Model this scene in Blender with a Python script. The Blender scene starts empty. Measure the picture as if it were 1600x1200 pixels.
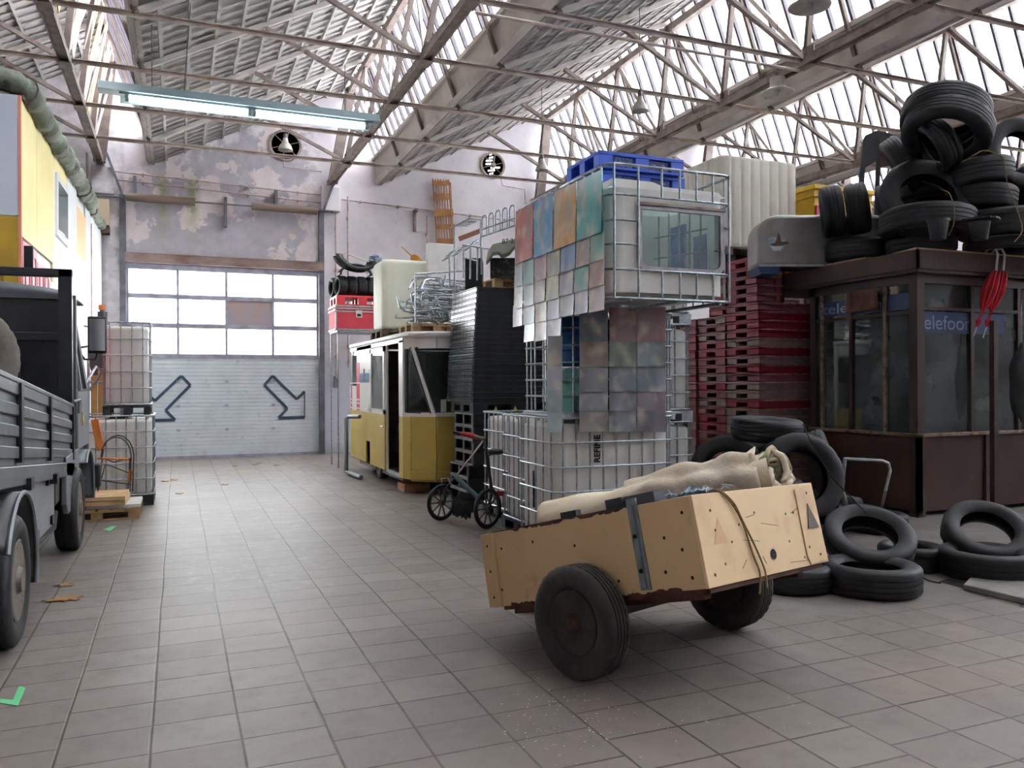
import bpy, bmesh, math, random
from math import sin, cos, pi, radians
from mathutils import Vector, Matrix
random.seed(7)
S = bpy.context.scene
COL = S.collection
V = Vector

# ---------------- camera ----------------
F_PX, YAW, ROLL, CAM_H = 1271.0, radians(22.36), radians(-0.25), 1.6
Fv = V((sin(YAW), cos(YAW), 0)); R0 = V((cos(YAW), -sin(YAW), 0)); U0 = V((0, 0, 1))
Rv = R0*cos(ROLL) + U0*sin(ROLL); Uv = -R0*sin(ROLL) + U0*cos(ROLL)
cd = bpy.data.cameras.new('camera'); cam = bpy.data.objects.new('camera', cd); COL.objects.link(cam)
cd.lens = F_PX/1600*36; cd.sensor_width = 36; cd.clip_end = 200
cam.matrix_world = Matrix(((Rv.x, Uv.x, -Fv.x, 0), (Rv.y, Uv.y, -Fv.y, 0), (Rv.z, Uv.z, -Fv.z, CAM_H), (0, 0, 0, 1)))
S.camera = cam

def P(px, py, z):
    """a measured point: pixel of the photograph and its distance along the view axis -> world"""
    d = Rv*((px-800)/F_PX) + Uv*((600-py)/F_PX) + Fv
    return V((0, 0, CAM_H)) + d*z

def PA(ax, val, px, py):
    d = Rv*((px-800)/F_PX) + Uv*((600-py)/F_PX) + Fv
    o = V((0, 0, CAM_H)); t = (val-o[ax])/d[ax]
    return o + d*t

# ---------------- world, exposure ----------------
w = bpy.data.worlds.new('world'); S.world = w; w.use_nodes = True
bg = w.node_tree.nodes['Background']; bg.inputs[0].default_value = (0.93, 0.965, 1.0, 1); bg.inputs[1].default_value = 10.5
S.view_settings.view_transform = 'Standard'; S.view_settings.look = 'None'
S.view_settings.gamma = 1; S.view_settings.use_curve_mapping = False
S.view_settings.exposure = 1.12
S.cycles.max_bounces = 9; S.cycles.diffuse_bounces = 5; S.cycles.glossy_bounces = 4
S.cycles.transmission_bounces = 6; S.cycles.transparent_max_bounces = 16
S.cycles.caustics_reflective = False; S.cycles.caustics_refractive = False
S.cycles.sample_clamp_indirect = 6

# ---------------- materials ----------------
def lin(c):
    if isinstance(c, str):
        c = [int(c[i:i+2], 16)/255 for i in (0, 2, 4)]
    return tuple(((v/12.92) if v <= 0.04045 else ((v+0.055)/1.055)**2.4) for v in c[:3]) + (1,)

class NT:
    def __init__(s, m):
        s.t = m.node_tree; s.n = s.t.nodes; s.l = s.t.links
    def add(s, typ, **kw):
        nd = s.n.new(typ)
        for k, v in kw.items():
            if k.startswith('i_'):
                nd.inputs[k[2:]].default_value = v
            else:
                setattr(nd, k, v)
        return nd
    def link(s, a, b): s.l.new(a, b)
    def math(s, op, a, b=None, c=None):
        nd = s.n.new('ShaderNodeMath'); nd.operation = op
        for i, v in enumerate((a, b, c)):
            if v is None: continue
            if isinstance(v, (int, float)): nd.inputs[i].default_value = v
            else: s.l.new(v, nd.inputs[i])
        return nd.outputs[0]
    def mix(s, f, a, b):
        nd = s.n.new('ShaderNodeMix'); nd.data_type = 'RGBA'
        for i, v in ((0, f), (6, a), (7, b)):
            if isinstance(v, (int, float)): nd.inputs[i].default_value = v
            elif isinstance(v, tuple): nd.inputs[i].default_value = v
            else: s.l.new(v, nd.inputs[i])
        return nd.outputs[2]
    def noise(s, scale, vec=None, detail=4, rough=0.55, w=None):
        nd = s.n.new('ShaderNodeTexNoise'); nd.inputs['Scale'].default_value = scale
        nd.inputs['Detail'].default_value = detail; nd.inputs['Roughness'].default_value = rough
        if vec is not None: s.l.new(vec, nd.inputs['Vector'])
        return nd.outputs['Fac']
    def ramp(s, f, lo, hi):
        nd = s.n.new('ShaderNodeMapRange'); nd.inputs['From Min'].default_value = lo; nd.inputs['From Max'].default_value = hi
        s.l.new(f, nd.inputs['Value']); return nd.outputs[0]
    def bump(s, h, strength=0.3, dist=0.01):
        nd = s.n.new('ShaderNodeBump'); nd.inputs['Strength'].default_value = strength; nd.inputs['Distance'].default_value = dist
        s.l.new(h, nd.inputs['Height']); return nd.outputs[0]

def newmat(name):
    m = bpy.data.materials.new(name); m.use_nodes = True
    return m, NT(m), m.node_tree.nodes['Principled BSDF']

def mat(name, c, rough=0.6, metal=0.0, c2=None, scale=3.0, lo=0.4, hi=0.65, bump=0.0, bscale=60, bdist=0.004, spec=None, trans=0.0, stretch=None, c3=None, scale3=12, lo3=0.6, hi3=0.68, coat=0, sss=0):
    m, t, b = newmat(name)
    b.inputs['Roughness'].default_value = rough; b.inputs['Metallic'].default_value = metal
    if spec is not None: b.inputs['Specular IOR Level'].default_value = spec
    if coat: b.inputs['Coat Weight'].default_value = coat
    co = t.add('ShaderNodeTexCoord').outputs['Object']
    if stretch:
        mp = t.add('ShaderNodeMapping'); mp.inputs['Scale'].default_value = stretch; t.link(co, mp.inputs[0]); co = mp.outputs[0]
    col = lin(c)
    if c2 is not None:
        col = t.mix(t.ramp(t.noise(scale, co, 5), lo, hi), lin(c), lin(c2))
    if c3 is not None:
        col = t.mix(t.ramp(t.noise(scale3, co, 6, 0.65), lo3, hi3), col, lin(c3))
    if isinstance(col, tuple): b.inputs['Base Color'].default_value = col
    else: t.link(col, b.inputs['Base Color'])
    if bump: t.link(t.bump(t.noise(bscale, co, 3), bump, bdist), b.inputs['Normal'])
    if trans:
        out = t.n['Material Output']; tr = t.add('ShaderNodeBsdfTranslucent'); mx = t.add('ShaderNodeMixShader')
        mx.inputs[0].default_value = trans
        if isinstance(col, tuple): tr.inputs[0].default_value = col
        else: t.link(col, tr.inputs[0])
        t.link(b.outputs[0], mx.inputs[1]); t.link(tr.outputs[0], mx.inputs[2]); t.link(mx.outputs[0], out.inputs[0])
    return m

def glassmat(name, tint='ffffff', refl=0.12, rough=0.02, dirt=0.0, dirtc='9a9a94', fres=True):
    m, t, b = newmat(name); t.n.remove(b); out = t.n['Material Output']
    tr = t.add('ShaderNodeBsdfTransparent'); tr.inputs[0].default_value = lin(tint)
    gl = t.add('ShaderNodeBsdfGlossy'); gl.inputs['Roughness'].default_value = rough
    mx = t.add('ShaderNodeMixShader')
    fr = t.add('ShaderNodeFresnel'); fr.inputs[0].default_value = 1.5
    f = t.math('ADD', fr.outputs[0], refl-0.04) if fres else refl
    if fres: t.link(f, mx.inputs[0])
    else: mx.inputs[0].default_value = refl
    t.link(tr.outputs[0], mx.inputs[1]); t.link(gl.outputs[0], mx.inputs[2])
    last = mx.outputs[0]
    if dirt:
        df = t.add('ShaderNodeBsdfDiffuse'); df.inputs[0].default_value = lin(dirtc)
        m2 = t.add('ShaderNodeMixShader'); co = t.add('ShaderNodeTexCoord').outputs['Object']
        t.link(t.math('MULTIPLY', t.ramp(t.noise(1.5, co, 6), 0.3, 0.75), dirt), m2.inputs[0])
        t.link(last, m2.inputs[1]); t.link(df.outputs[0], m2.inputs[2]); last = m2.outputs[0]
    t.link(last, out.inputs[0]); return m

def frosted(name, c, tl=0.6, rough=0.4):
    m, t, b = newmat(name); t.n.remove(b); out = t.n['Material Output']
    tr = t.add('ShaderNodeBsdfTransparent'); tr.inputs[0].default_value = lin('ffffff')
    tl_ = t.add('ShaderNodeBsdfTranslucent'); tl_.inputs[0].default_value = lin(c)
    m1 = t.add('ShaderNodeMixShader'); m1.inputs[0].default_value = tl
    t.link(tr.outputs[0], m1.inputs[1]); t.link(tl_.outputs[0], m1.inputs[2])
    gl = t.add('ShaderNodeBsdfGlossy'); gl.inputs['Roughness'].default_value = rough
    m2 = t.add('ShaderNodeMixShader'); m2.inputs[0].default_value = 0.04
    t.link(m1.outputs[0], m2.inputs[1]); t.link(gl.outputs[0], m2.inputs[2]); t.link(m2.outputs[0], out.inputs[0])
    return m

def emit(name, c, s):
    m, t, b = newmat(name); b.inputs['Base Color'].default_value = lin(c)
    b.inputs['Emission Color'].default_value = lin(c); b.inputs['Emission Strength'].default_value = s; return m

# ---------------- mesh builder ----------------
def perp(d):
    d = d.normalized(); a = V((0, 0, 1)) if abs(d.z) < 0.9 else V((1, 0, 0))
    u = d.cross(a).normalized(); return u, d.cross(u).normalized()

class MB:
    def __init__(s): s.v = []; s.f = []; s.m = []; s.mi = 0
    def face(s, idx): s.f.append(tuple(idx)); s.m.append(s.mi)
    def obox(s, o, a, b, c):
        o, a, b, c = V(o), V(a), V(b), V(c)
        if a.cross(b).dot(c) < 0: o = o + a; a = -a
        n = len(s.v); s.v += [o, o+a, o+a+b, o+b, o+c, o+a+c, o+a+b+c, o+b+c]
        for q in ((0, 3, 2, 1), (4, 5, 6, 7), (0, 1, 5, 4), (1, 2, 6, 5), (2, 3, 7, 6), (3, 0, 4, 7)): s.face([n+i for i in q])
        return s
    def bx(s, x0, x1, y0, y1, z0, z1):
        return s.obox((x0, y0, z0), (x1-x0, 0, 0), (0, y1-y0, 0), (0, 0, z1-z0))
    def beam(s, p, q, w, h=None, up=None):
        """rectangular bar from p to q"""
        p, q = V(p), V(q); h = h or w; d = (q-p).normalized()
        if up is None: up = V((0, 0, 1)) if abs(d.z) < 0.95 else V((0, 1, 0))
        u = d.cross(V(up)).normalized(); k = u.cross(d).normalized()
        return s.obox(p - u*w/2 - k*h/2, u*w, k*h, q-p)
    def tube(s, pts, r, n=8, closed=False, caps=True):
        pts = [V(p) for p in pts]; N = len(pts); base = len(s.v); u = None
        rs = r if isinstance(r, (list, tuple)) else [r]*N
        for i, p in enumerate(pts):
            if closed: d = pts[(i+1) % N] - pts[i-1]
            else: d = pts[min(i+1, N-1)] - pts[max(i-1, 0)]
            d.normalize()
            if u is None: u, k = perp(d)
            else:
                u = (u - d*u.dot(d))
                u = u.normalized() if u.length > 1e-6 else perp(d)[0]
                k = d.cross(u)
            for j in range(n):
                a = 2*pi*j/n; s.v.append(p + (u*cos(a)+k*sin(a))*rs[i])
        for i in range(N if closed else N-1):
            for j in range(n):
                a = base+i*n+j; b2 = base+i*n+(j+1) % n; c = base+((i+1) % N)*n+(j+1) % n; d2 = base+((i+1) % N)*n+j
                s.face((a, b2, c, d2))
        if caps and not closed:
            s.face([base+j for j in range(n)][::-1]); s.face([base+(N-1)*n+j for j in range(n)])
        return s
    def lathe(s, prof, n=24, o=(0, 0, 0), ax=(0, 0, 1), closed=False, caps=True, wob=None):
        o = V(o); ax = V(ax).normalized(); u, k = perp(ax); base = len(s.v); M = len(prof)
        for i in range(n):
            a = 2*pi*i/n; e = u*cos(a)+k*sin(a)
            for j, (r, z) in enumerate(prof):
                rr = r + (wob(i, j) if wob else 0)
                s.v.append(o + e*rr + ax*z)
        for i in range(n):
            for j in range(M if closed else M-1):
                a = base+i*M+j; b2 = base+i*M+(j+1) % M; c = base+((i+1) % n)*M+(j+1) % M; d2 = base+((i+1) % n)*M+j
                s.face((a, b2, c, d2))
        if caps and not closed:
            for j in (0, M-1):
                if prof[j][0] > 1e-5: s.face([base+i*M+j for i in range(n)])
        return s
    def prism(s, poly, ext):
        poly = [V(p) for p in poly]; ext = V(ext); n = len(poly); b = len(s.v)
        s.v += poly + [p+ext for p in poly]
        s.face([b+i for i in range(n)][::-1]); s.face([b+n+i for i in range(n)])
        for i in range(n): s.face((b+i, b+(i+1) % n, b+n+(i+1) % n, b+n+i))
        return s
    def grid(s, fn, nu, nv, closeu=False):
        b = len(s.v)
        for i in range(nu+(0 if closeu else 1)):
            for j in range(nv+1): s.v.append(V(fn(i/nu, j/nv)))
        W = nv+1; NU = nu if closeu else nu+1
        for i in range(nu):
            for j in range(nv):
                a = b+i*W+j; c = b+((i+1) % NU)*W+j; s.face((a, c, c+1, a+1))
        return s
    def poly(s, pts):
        b = len(s.v); s.v += [V(p) for p in pts]; s.face([b+i for i in range(len(pts))]); return s
    def build(s, name, mats, parent=None, loc=None, bev=0, smooth=True, solid=0, sub=0, angle=38, merge=False):
        me = bpy.data.meshes.new(name)
        o = bpy.data.objects.new(name, me); COL.objects.link(o)
        off = V((0, 0, 0))
        if parent is not None:
            o.parent = parent; off = ORG.get(parent.name, V((0, 0, 0)))
        elif loc is not None:
            off = V(loc); o.location = off
        ORG[o.name] = off
        me.from_pydata([tuple(p-off) for p in s.v], [], s.f)
        if not isinstance(mats, (list, tuple)): mats = [mats]
        for m in mats: me.materials.append(m)
        me.polygons.foreach_set('material_index', s.m)
        bm = bmesh.new(); bm.from_mesh(me)
        if merge: bmesh.ops.remove_doubles(bm, verts=bm.verts, dist=1e-4)
        bmesh.ops.recalc_face_normals(bm, faces=bm.faces); bm.to_mesh(me); bm.free()
        if smooth:
            me.polygons.foreach_set('use_smooth', [True]*len(me.polygons)); me.set_sharp_from_angle(angle=radians(angle))
        me.update()
        if solid: md = o.modifiers.new('solid', 'SOLIDIFY'); md.thickness = solid; md.offset = 0
        if bev:
            md = o.modifiers.new('bevel', 'BEVEL'); md.width = bev; md.segments = 2; md.limit_method = 'ANGLE'; md.angle_limit = radians(40)
        if sub:
            md = o.modifiers.new('sub', 'SUBSURF'); md.levels = sub; md.render_levels = sub
        return o
ORG = {}

def tag(o, label=None, cat=None, group=None, kind=None):
    if label: o['label'] = label
    if cat: o['category'] = cat
    if group: o['group'] = group
    if kind: o['kind'] = kind
    return o
def thing(name, label, cat, loc=(0, 0, 0), group=None):
    """an Empty at the thing's base; its parts are given in world coordinates"""
    o = bpy.data.objects.new(name, None); COL.objects.link(o); o.location = V(loc)
    o.empty_display_size = 0.2
    ORG[o.name] = V(loc); return tag(o, label, cat, group)
def kids(o): return list(o.children)
def dup(root, mw, label=None, group=None, cat=None):
    """copy of a thing with its parts and sub-parts, placed by a matrix"""
    def cp(o, par):
        c = o.copy(); COL.objects.link(c)
        if par is not None: c.parent = par
        for k in kids(o): cp(k, c)
        return c
    r = cp(root, None); r.matrix_world = mw
    if label: r['label'] = label
    if group: r['group'] = group
    return r
def struct(o): o['kind'] = 'structure'; return o
def text_mesh(s, size, depth=0.004, bold=0.0):
    cu = bpy.data.curves.new('t', 'FONT'); cu.body = s; cu.size = size; cu.extrude = depth/2; cu.offset = size*bold; cu.align_x = 'LEFT'
    ob = bpy.data.objects.new('t', cu); COL.objects.link(ob)
    me = bpy.data.meshes.new_from_object(ob.evaluated_get(bpy.context.evaluated_depsgraph_get()))
    bpy.data.objects.remove(ob); bpy.data.curves.remove(cu); return me
def text(name, s, size, mt, o, ex, ey, parent, sx=1.0, depth=0.004, bold=0.0):
    """lettering: origin o, reading direction ex, up direction ey"""
    bpy.context.view_layer.update()
    me = text_mesh(s, size, depth, bold); ex = V(ex).normalized(); ey = V(ey).normalized(); ez = ex.cross(ey)
    off = ORG.get(parent.name, V((0, 0, 0))) if parent is not None else V((0, 0, 0))
    for v in me.vertices:
        c = v.co.copy(); v.co = V(o) + ex*c.x*sx + ey*c.y + ez*c.z - off
    me.materials.clear(); me.materials.append(mt); me.name = name
    ob = bpy.data.objects.new(name, me); COL.objects.link(ob); ob.parent = parent; ORG[ob.name] = off; return ob
def ordn(i):
    return ['first', 'second', 'third', 'fourth', 'fifth', 'sixth', 'seventh', 'eighth', 'ninth', 'tenth', 'eleventh', 'twelfth', 'thirteenth', 'fourteenth', 'fifteenth', 'sixteenth', 'seventeenth', 'eighteenth', 'nineteenth', 'twentieth', 'twenty-first', 'twenty-second', 'twenty-third', 'twenty-fourth', 'twenty-fifth', 'twenty-sixth', 'twenty-seventh', 'twenty-eighth', 'twenty-ninth', 'thirtieth'][i]

# common materials
M = {}
M['steel'] = mat('galvanised steel', 'b2b8bc', 0.38, 0.75, '8e969b', 14)
M['tubesteel'] = mat('cage tube', 'a2abb0', 0.35, 0.7, '7d868c', 20)
M['rust'] = mat('old brown painted steel', '93857d', 0.7, 0.0, '766861', 5, c3='6e4f43', scale3=9, lo3=0.6, hi3=0.72)
M['rustd'] = mat('dark brown steel posts', '6c5f59', 0.75, 0, '574b46', 5)
M['rustl'] = mat('pale brown painted steel', 'c2b5aa', 0.7, 0.0, 'a2948b', 5)
M['black'] = mat('black plastic', '1c1e20', 0.5, 0, '26282a', 10)
M['rubber'] = mat('tyre rubber', '191a1c', 0.62, 0, '242527', 6, bump=0.3, bscale=90, bdist=0.002, c3='38352f', scale3=5, lo3=0.58, hi3=0.75)
M['hdpe'] = mat('white tank plastic', 'eeeeea', 0.42, 0, 'dfe0da', 2, trans=0.12)
M['hdpe_old'] = mat('yellowed tank plastic', 'e2e3d4', 0.5, 0, 'd6d6c0', 2, c3='b9a888', scale3=1.3, lo3=0.62, hi3=0.8, trans=0.12)
M['wood'] = mat('pallet wood', 'a98a64', 0.8, 0, '8d6e4c', 5, stretch=(1, 1, 4))
M['woodp'] = mat('pale wood', 'd2b48a', 0.75, 0, 'bd9b70', 4)
M['woodd'] = mat('weathered wood', '5c4a40', 0.8, 0, '46382f', 6)
M['white'] = mat('white paint', 'e6e6e2', 0.45, 0, 'd8d8d2', 3)
M['chrome'] = mat('chrome', 'd8dcde', 0.15, 1.0)
M['cable'] = mat('cable', '5a5048', 0.7)
# ================= HALL =================
YB = 19.13; YF = -7.0
VAL = [-10.45, -5.47, -0.5, 4.45, 9.45, 14.4, 19.4, 24.4]
ZV, ZU, ZR = 6.35, 6.93, 8.55
def ridge(v): return v-0.75

# floor
def floor_mat():
    m, t, b = newmat('floor tiles')
    co = t.add('ShaderNodeTexCoord').outputs['Object']
    sp = t.add('ShaderNodeSeparateXYZ'); t.link(co, sp.inputs[0])
    wn = t.noise(0.6, co, 2)
    X = t.math('ADD', sp.outputs[0], t.math('MULTIPLY', t.math('SUBTRACT', wn, 0.5), 0.03)); Y = sp.outputs[1]
    cx = t.math('DIVIDE', t.math('ADD', X, 0.117), 0.378); ci = t.math('FLOOR', cx)
    sh = t.math('FLOOR', t.math('DIVIDE', t.math('ADD', ci, 400), 3))
    wn1 = t.add('ShaderNodeTexWhiteNoise', noise_dimensions='1D'); t.link(sh, wn1.inputs['W'])
    cy = t.math('ADD', t.math('DIVIDE', Y, 0.315), wn1.outputs['Value']); cyi = t.math('FLOOR', cy)
    fx = t.math('FRACT', cx); fy = t.math('FRACT', cy)
    dx = t.math('MULTIPLY', t.math('MINIMUM', fx, t.math('SUBTRACT', 1, fx)), 0.378)
    dy = t.math('MULTIPLY', t.math('MINIMUM', fy, t.math('SUBTRACT', 1, fy)), 0.315)
    d = t.math('MINIMUM', dx, dy)
    nz = t.noise(9, co, 4)
    dd = t.math('ADD', d, t.math('MULTIPLY', t.math('SUBTRACT', nz, 0.5), 0.006))
    joint = t.ramp(dd, 0.0022, 0.0085)
    cv = t.add('ShaderNodeCombineXYZ'); t.link(ci, cv.inputs[0]); t.link(cyi, cv.inputs[1])
    wn2 = t.add('ShaderNodeTexWhiteNoise', noise_dimensions='2D'); t.link(cv.outputs[0], wn2.inputs['Vector'])
    tile = t.mix(wn2.outputs['Value'], lin('756c66'), lin('837a73'))
    n1 = t.noise(0.9, co, 6, 0.6); n2 = t.noise(6, co, 6, 0.7)
    tile = t.mix(t.math('MULTIPLY', t.ramp(n1, 0.42, 0.7), 0.55), tile, lin('685f5a'))
    tile = t.mix(t.math('MULTIPLY', t.ramp(n2, 0.5, 0.8), 0.4), tile, lin('5b534f'))
    # pale patchy lane down the middle of the aisle
    lane = t.math('MULTIPLY', t.math('MULTIPLY', t.ramp(sp.outputs[0], -0.35, 0.1), t.ramp(sp.outputs[0], 1.9, 1.2)), t.math('MULTIPLY', t.ramp(Y, 5.0, 7.0), t.ramp(Y, 13.5, 11.0)))
    tile = t.mix(t.math('MULTIPLY', lane, t.math('MULTIPLY', t.ramp(n2, 0.5, 0.66), 0.45)), tile, lin('b0aba6'))
    # brown drips and tan dust further back
    tile = t.mix(t.math('MULTIPLY', t.ramp(t.noise(0.5, co, 3), 0.55, 0.7), 0.3), tile, lin('9d8671'))
    jc = t.mix(t.ramp(t.noise(1.2, co, 3), 0.4, 0.6), lin('362f2a'), lin('564c45'))
    col = t.mix(joint, jc, tile)
    # cast concrete at the right
    e = t.math('ADD', t.math('MULTIPLY', sp.outputs[0], 0.06), t.math('SUBTRACT', Y, 4.62))
    conc = t.math('MULTIPLY', t.math('GREATER_THAN', e, 0.0), t.math('GREATER_THAN', sp.outputs[0], 3.95))
    cc = t.mix(t.ramp(t.noise(2.5, co, 6), 0.35, 0.7), lin('7f7a75'), lin('68635e'))
    col = t.mix(conc, col, cc)
    t.link(col, b.inputs['Base Color'])
    rn = t.math('ADD', t.math('MULTIPLY', n2, 0.3), 0.33); t.link(rn, b.inputs['Roughness'])
    b.inputs['Specular IOR Level'].default_value = 0.4
    h = t.math('ADD', t.math('MULTIPLY', t.math('MAXIMUM', joint, conc), 0.6), t.math('MULTIPLY', t.noise(40, co, 3), 0.15))
    h = t.math('ADD', h, t.math('MULTIPLY', wn2.outputs['Value'], 0.25))
    t.link(t.bump(h, 0.6, 0.004), b.inputs['Normal'])
    return m
struct(MB().bx(-10.5, 24.5, YF, YB, -0.2, 0).build('floor', floor_mat()))

def wall_mat(name, mode):
    m, t, b = newmat(name); co = t.add('ShaderNodeTexCoord').outputs['Object']
    sp = t.add('ShaderNodeSeparateXYZ'); t.link(co, sp.inputs[0]); X, Y, Z = sp.outputs
    dn = t.noise(1.1, co, 7, 0.62); dn2 = t.noise(3.3, co, 6, 0.65); dn3 = t.noise(12, co, 4)
    off = t.add('ShaderNodeMapping'); off.inputs['Location'].default_value = (7.3, 2.1, 3.7); t.link(co, off.inputs[0])
    en = t.noise(0.9, off.outputs[0], 8, 0.6)
    base = t.mix(t.ramp(dn, 0.35, 0.7), lin('e0dbdf'), lin('cbc5cb'))
    if mode == 'back':
        # zone above the door where old grey render shows, with paler patches
        j = t.math('MULTIPLY', t.math('SUBTRACT', dn2, 0.5), 1.3)
        xz = t.math('ADD', X, j); zz = t.math('ADD', Z, j)
        z1 = t.math('MULTIPLY', t.ramp(xz, -1.2, -1.0), t.ramp(xz, 3.0, 2.75))
        z1 = t.math('MULTIPLY', z1, t.math('MULTIPLY', t.ramp(zz, 3.9, 4.1), t.ramp(t.math('SUBTRACT', zz, t.math('MULTIPLY', X, 0.42)), 6.75, 6.5)))
        grey = t.mix(t.ramp(dn2, 0.35, 0.65), lin('9f9aa2'), lin('b2acb4'))
        base = t.mix(z1, base, grey)
        pink = t.mix(t.ramp(dn2, 0.4, 0.6), lin('d6cdce'), lin('cdbfbd'))
        base = t.mix(t.math('MULTIPLY', z1, t.ramp(en, 0.51, 0.525)), base, pink)
        # rusty lintel stain
        # green algae runs
        for gx, gw in ((-0.28, 0.16), (0.33, 0.17)):
            a = t.math('ABSOLUTE', t.math('ADD', t.math('SUBTRACT', X, gx), t.math('MULTIPLY', t.math('SUBTRACT', dn3, 0.5), 0.2)))
            g = t.math('MULTIPLY', t.ramp(a, gw, 0.02), t.math('MULTIPLY', t.ramp(Z, 4.4, 5.6), t.ramp(Z, 6.35, 6.0)))
            base = t.mix(t.math('MULTIPLY', g, 0.6), base, lin('84904a'))
        # grey-blue dado and dirt at right of the door
        a = t.math('MULTIPLY', t.math('GREATER_THAN', X, 3.0), t.ramp(t.math('ADD', Z, t.math('MULTIPLY', j, 0.6)), 2.25, 2.1))
        base = t.mix(t.math('MULTIPLY', a, 0.8), base, lin('a9adb8'))
        a = t.math('MULTIPLY', t.math('GREATER_THAN', X, 3.0), t.math('MULTIPLY', t.ramp(zz, 2.0, 2.2), t.ramp(zz, 3.4, 3.0)))
        base = t.mix(t.math('MULTIPLY', a, t.math('MULTIPLY', t.ramp(X, 4.4, 3.6), 0.5)), base, lin('979499'))
        a = t.math('MULTIPLY', t.ramp(X, -1.0, -1.05), t.ramp(dn2, 0.35, 0.6))
        base = t.mix(t.math('MULTIPLY', a, 0.55), base, lin('8e8784'))
    a = t.ramp(t.math('ADD', Z, t.math('MULTIPLY', dn2, 0.3)), 0.45, 0.2)
    base = t.mix(t.math('MULTIPLY', a, 0.5), base, lin('8a8680'))
    base = t.mix(t.math('MULTIPLY', t.ramp(dn3, 0.62, 0.75), 0.35), base, lin('9a9296'))
    t.link(base, b.inputs['Base Color']); b.inputs['Roughness'].default_value = 0.85
    t.link(t.bump(t.math('ADD', dn2, t.math('MULTIPLY', dn3, 0.3)), 0.35, 0.02), b.inputs['Normal'])
    return m
M['wallb'] = wall_mat('peeling plaster', 'back'); M['wallp'] = wall_mat('plain plaster', 'plain')

# back wall: gable outline with the door opening left free
DX0, DX1, DZ = -1.0, 3.03, 4.23
def gable_z(x):
    for v, n in zip(VAL[:-1], VAL[1:]):
        if v <= x <= n:
            r = ridge(n)
            return ZV + (x-v)/(r-v)*(ZR-ZV) if x < r else ZR-(x-r)/(n-0.1-r+1e-6)*(ZR-ZU) if x < n-0.1 else ZU-(x-n+0.1)/0.1*(ZU-ZV)
    return ZV
b = MB()
xs = sorted(set([-10.45, 24.4, DX0, DX1] + [v for v in VAL] + [ridge(v) for v in VAL[1:]] + [v-0.1 for v in VAL[1:]]))
for x0, x1 in zip(xs[:-1], xs[1:]):
    z0 = DZ if (x0 >= DX0-1e-6 and x1 <= DX1+1e-6) else 0
    b.prism([(x0, YB, z0), (x1, YB, z0), (x1, YB, gable_z(x1)), (x0, YB, gable_z(x0))], (0, 0.35, 0))
struct(b.build('wall_back', M['wallb']))
struct(MB().bx(-10.75, -10.45, YF, YB+0.35, 0, ZV).build('wall_left', M['wallp']))
struct(MB().bx(24.4, 24.7, YF, YB+0.35, 0, ZV).build('wall_right', M['wallp']))
b = MB()
for x0, x1 in zip(xs[:-1], xs[1:]):
    b.prism([(x0, YF-0.3, 0), (x1, YF-0.3, 0), (x1, YF-0.3, gable_z(x1)), (x0, YF-0.3, gable_z(x0))], (0, 0.3, 0))
struct(b.build('wall_front', M['wallp']))
# pilasters that carry the girders on the back wall
for px in (-1.43, 3.3, 8.45, 13.3):
    struct(MB().bx(px-0.22, px+0.22, YB-0.16, YB, 5.62, 6.2).build('trim_1', M['wallb'], bev=0.02))

# roof slabs: precast ribbed deck on sloping beams
M['deck'] = mat('concrete roof deck', 'b0aba7', 0.85, 0, '989390', 1.2, c3='8a827e', scale3=2.2, lo3=0.55, hi3=0.8)
M['deckb'] = mat('concrete roof beams', 'c2bbb5', 0.8, 0, 'aaa29c', 2)
M['gutter'] = mat('concrete gutter upstand', 'aba39c', 0.8, 0, '978e87', 1.5)
NODES = [17.1-1.95*i for i in range(12)]
for k, (v, n) in enumerate(zip(VAL[:-1], VAL[1:])):
    r = ridge(n); d = V((r-v, 0, ZR-ZV)); L = d.length; d.normalize(); nn = V((-d.z, 0, d.x))
    b = MB(); b.obox((v-0.05, YF-0.3, ZV), d*(L+0.25), (0, YB-YF+0.6, 0), nn*0.12)
    y = YF+0.1
    while y < YB:                                # close-set ribs up the slope
        b.obox(V((v, y, ZV))-nn*0.012, d*L, (0, 0.06, 0), nn*0.012); y += 0.28
    s_ = 0.3
    while s_ < L-0.1:                            # joints along the hall
        b.obox(V((v, YF, ZV))+d*s_-nn*0.038, d*0.05, (0, YB-YF, 0), nn*0.038); s_ += 0.43
    struct(b.build('ceiling', M['deck']))
    b = MB()
    for y in NODES + [17.1-1.95*12]:
        b.obox(V((v+0.05, y-0.04, ZV))-nn*0.075, d*(L-0.05), (0, 0.08, 0), nn*0.075)
    struct(b.build('ceiling', M['deckb']))
    b = MB(); b.prism([(n-0.1, YF-0.3, ZU), (n-0.1+0.07, YF-0.3, ZU), (n+0.07, YF-0.3, ZV), (n, YF-0.3, ZV)], (0, YB-YF+0.6, 0))
    b.bx(n-0.16, n-0.02, YF-0.3, YB+0.3, ZU-0.03, ZU+0.05)
    struct(b.build('ceiling', M['gutter']))

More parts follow.
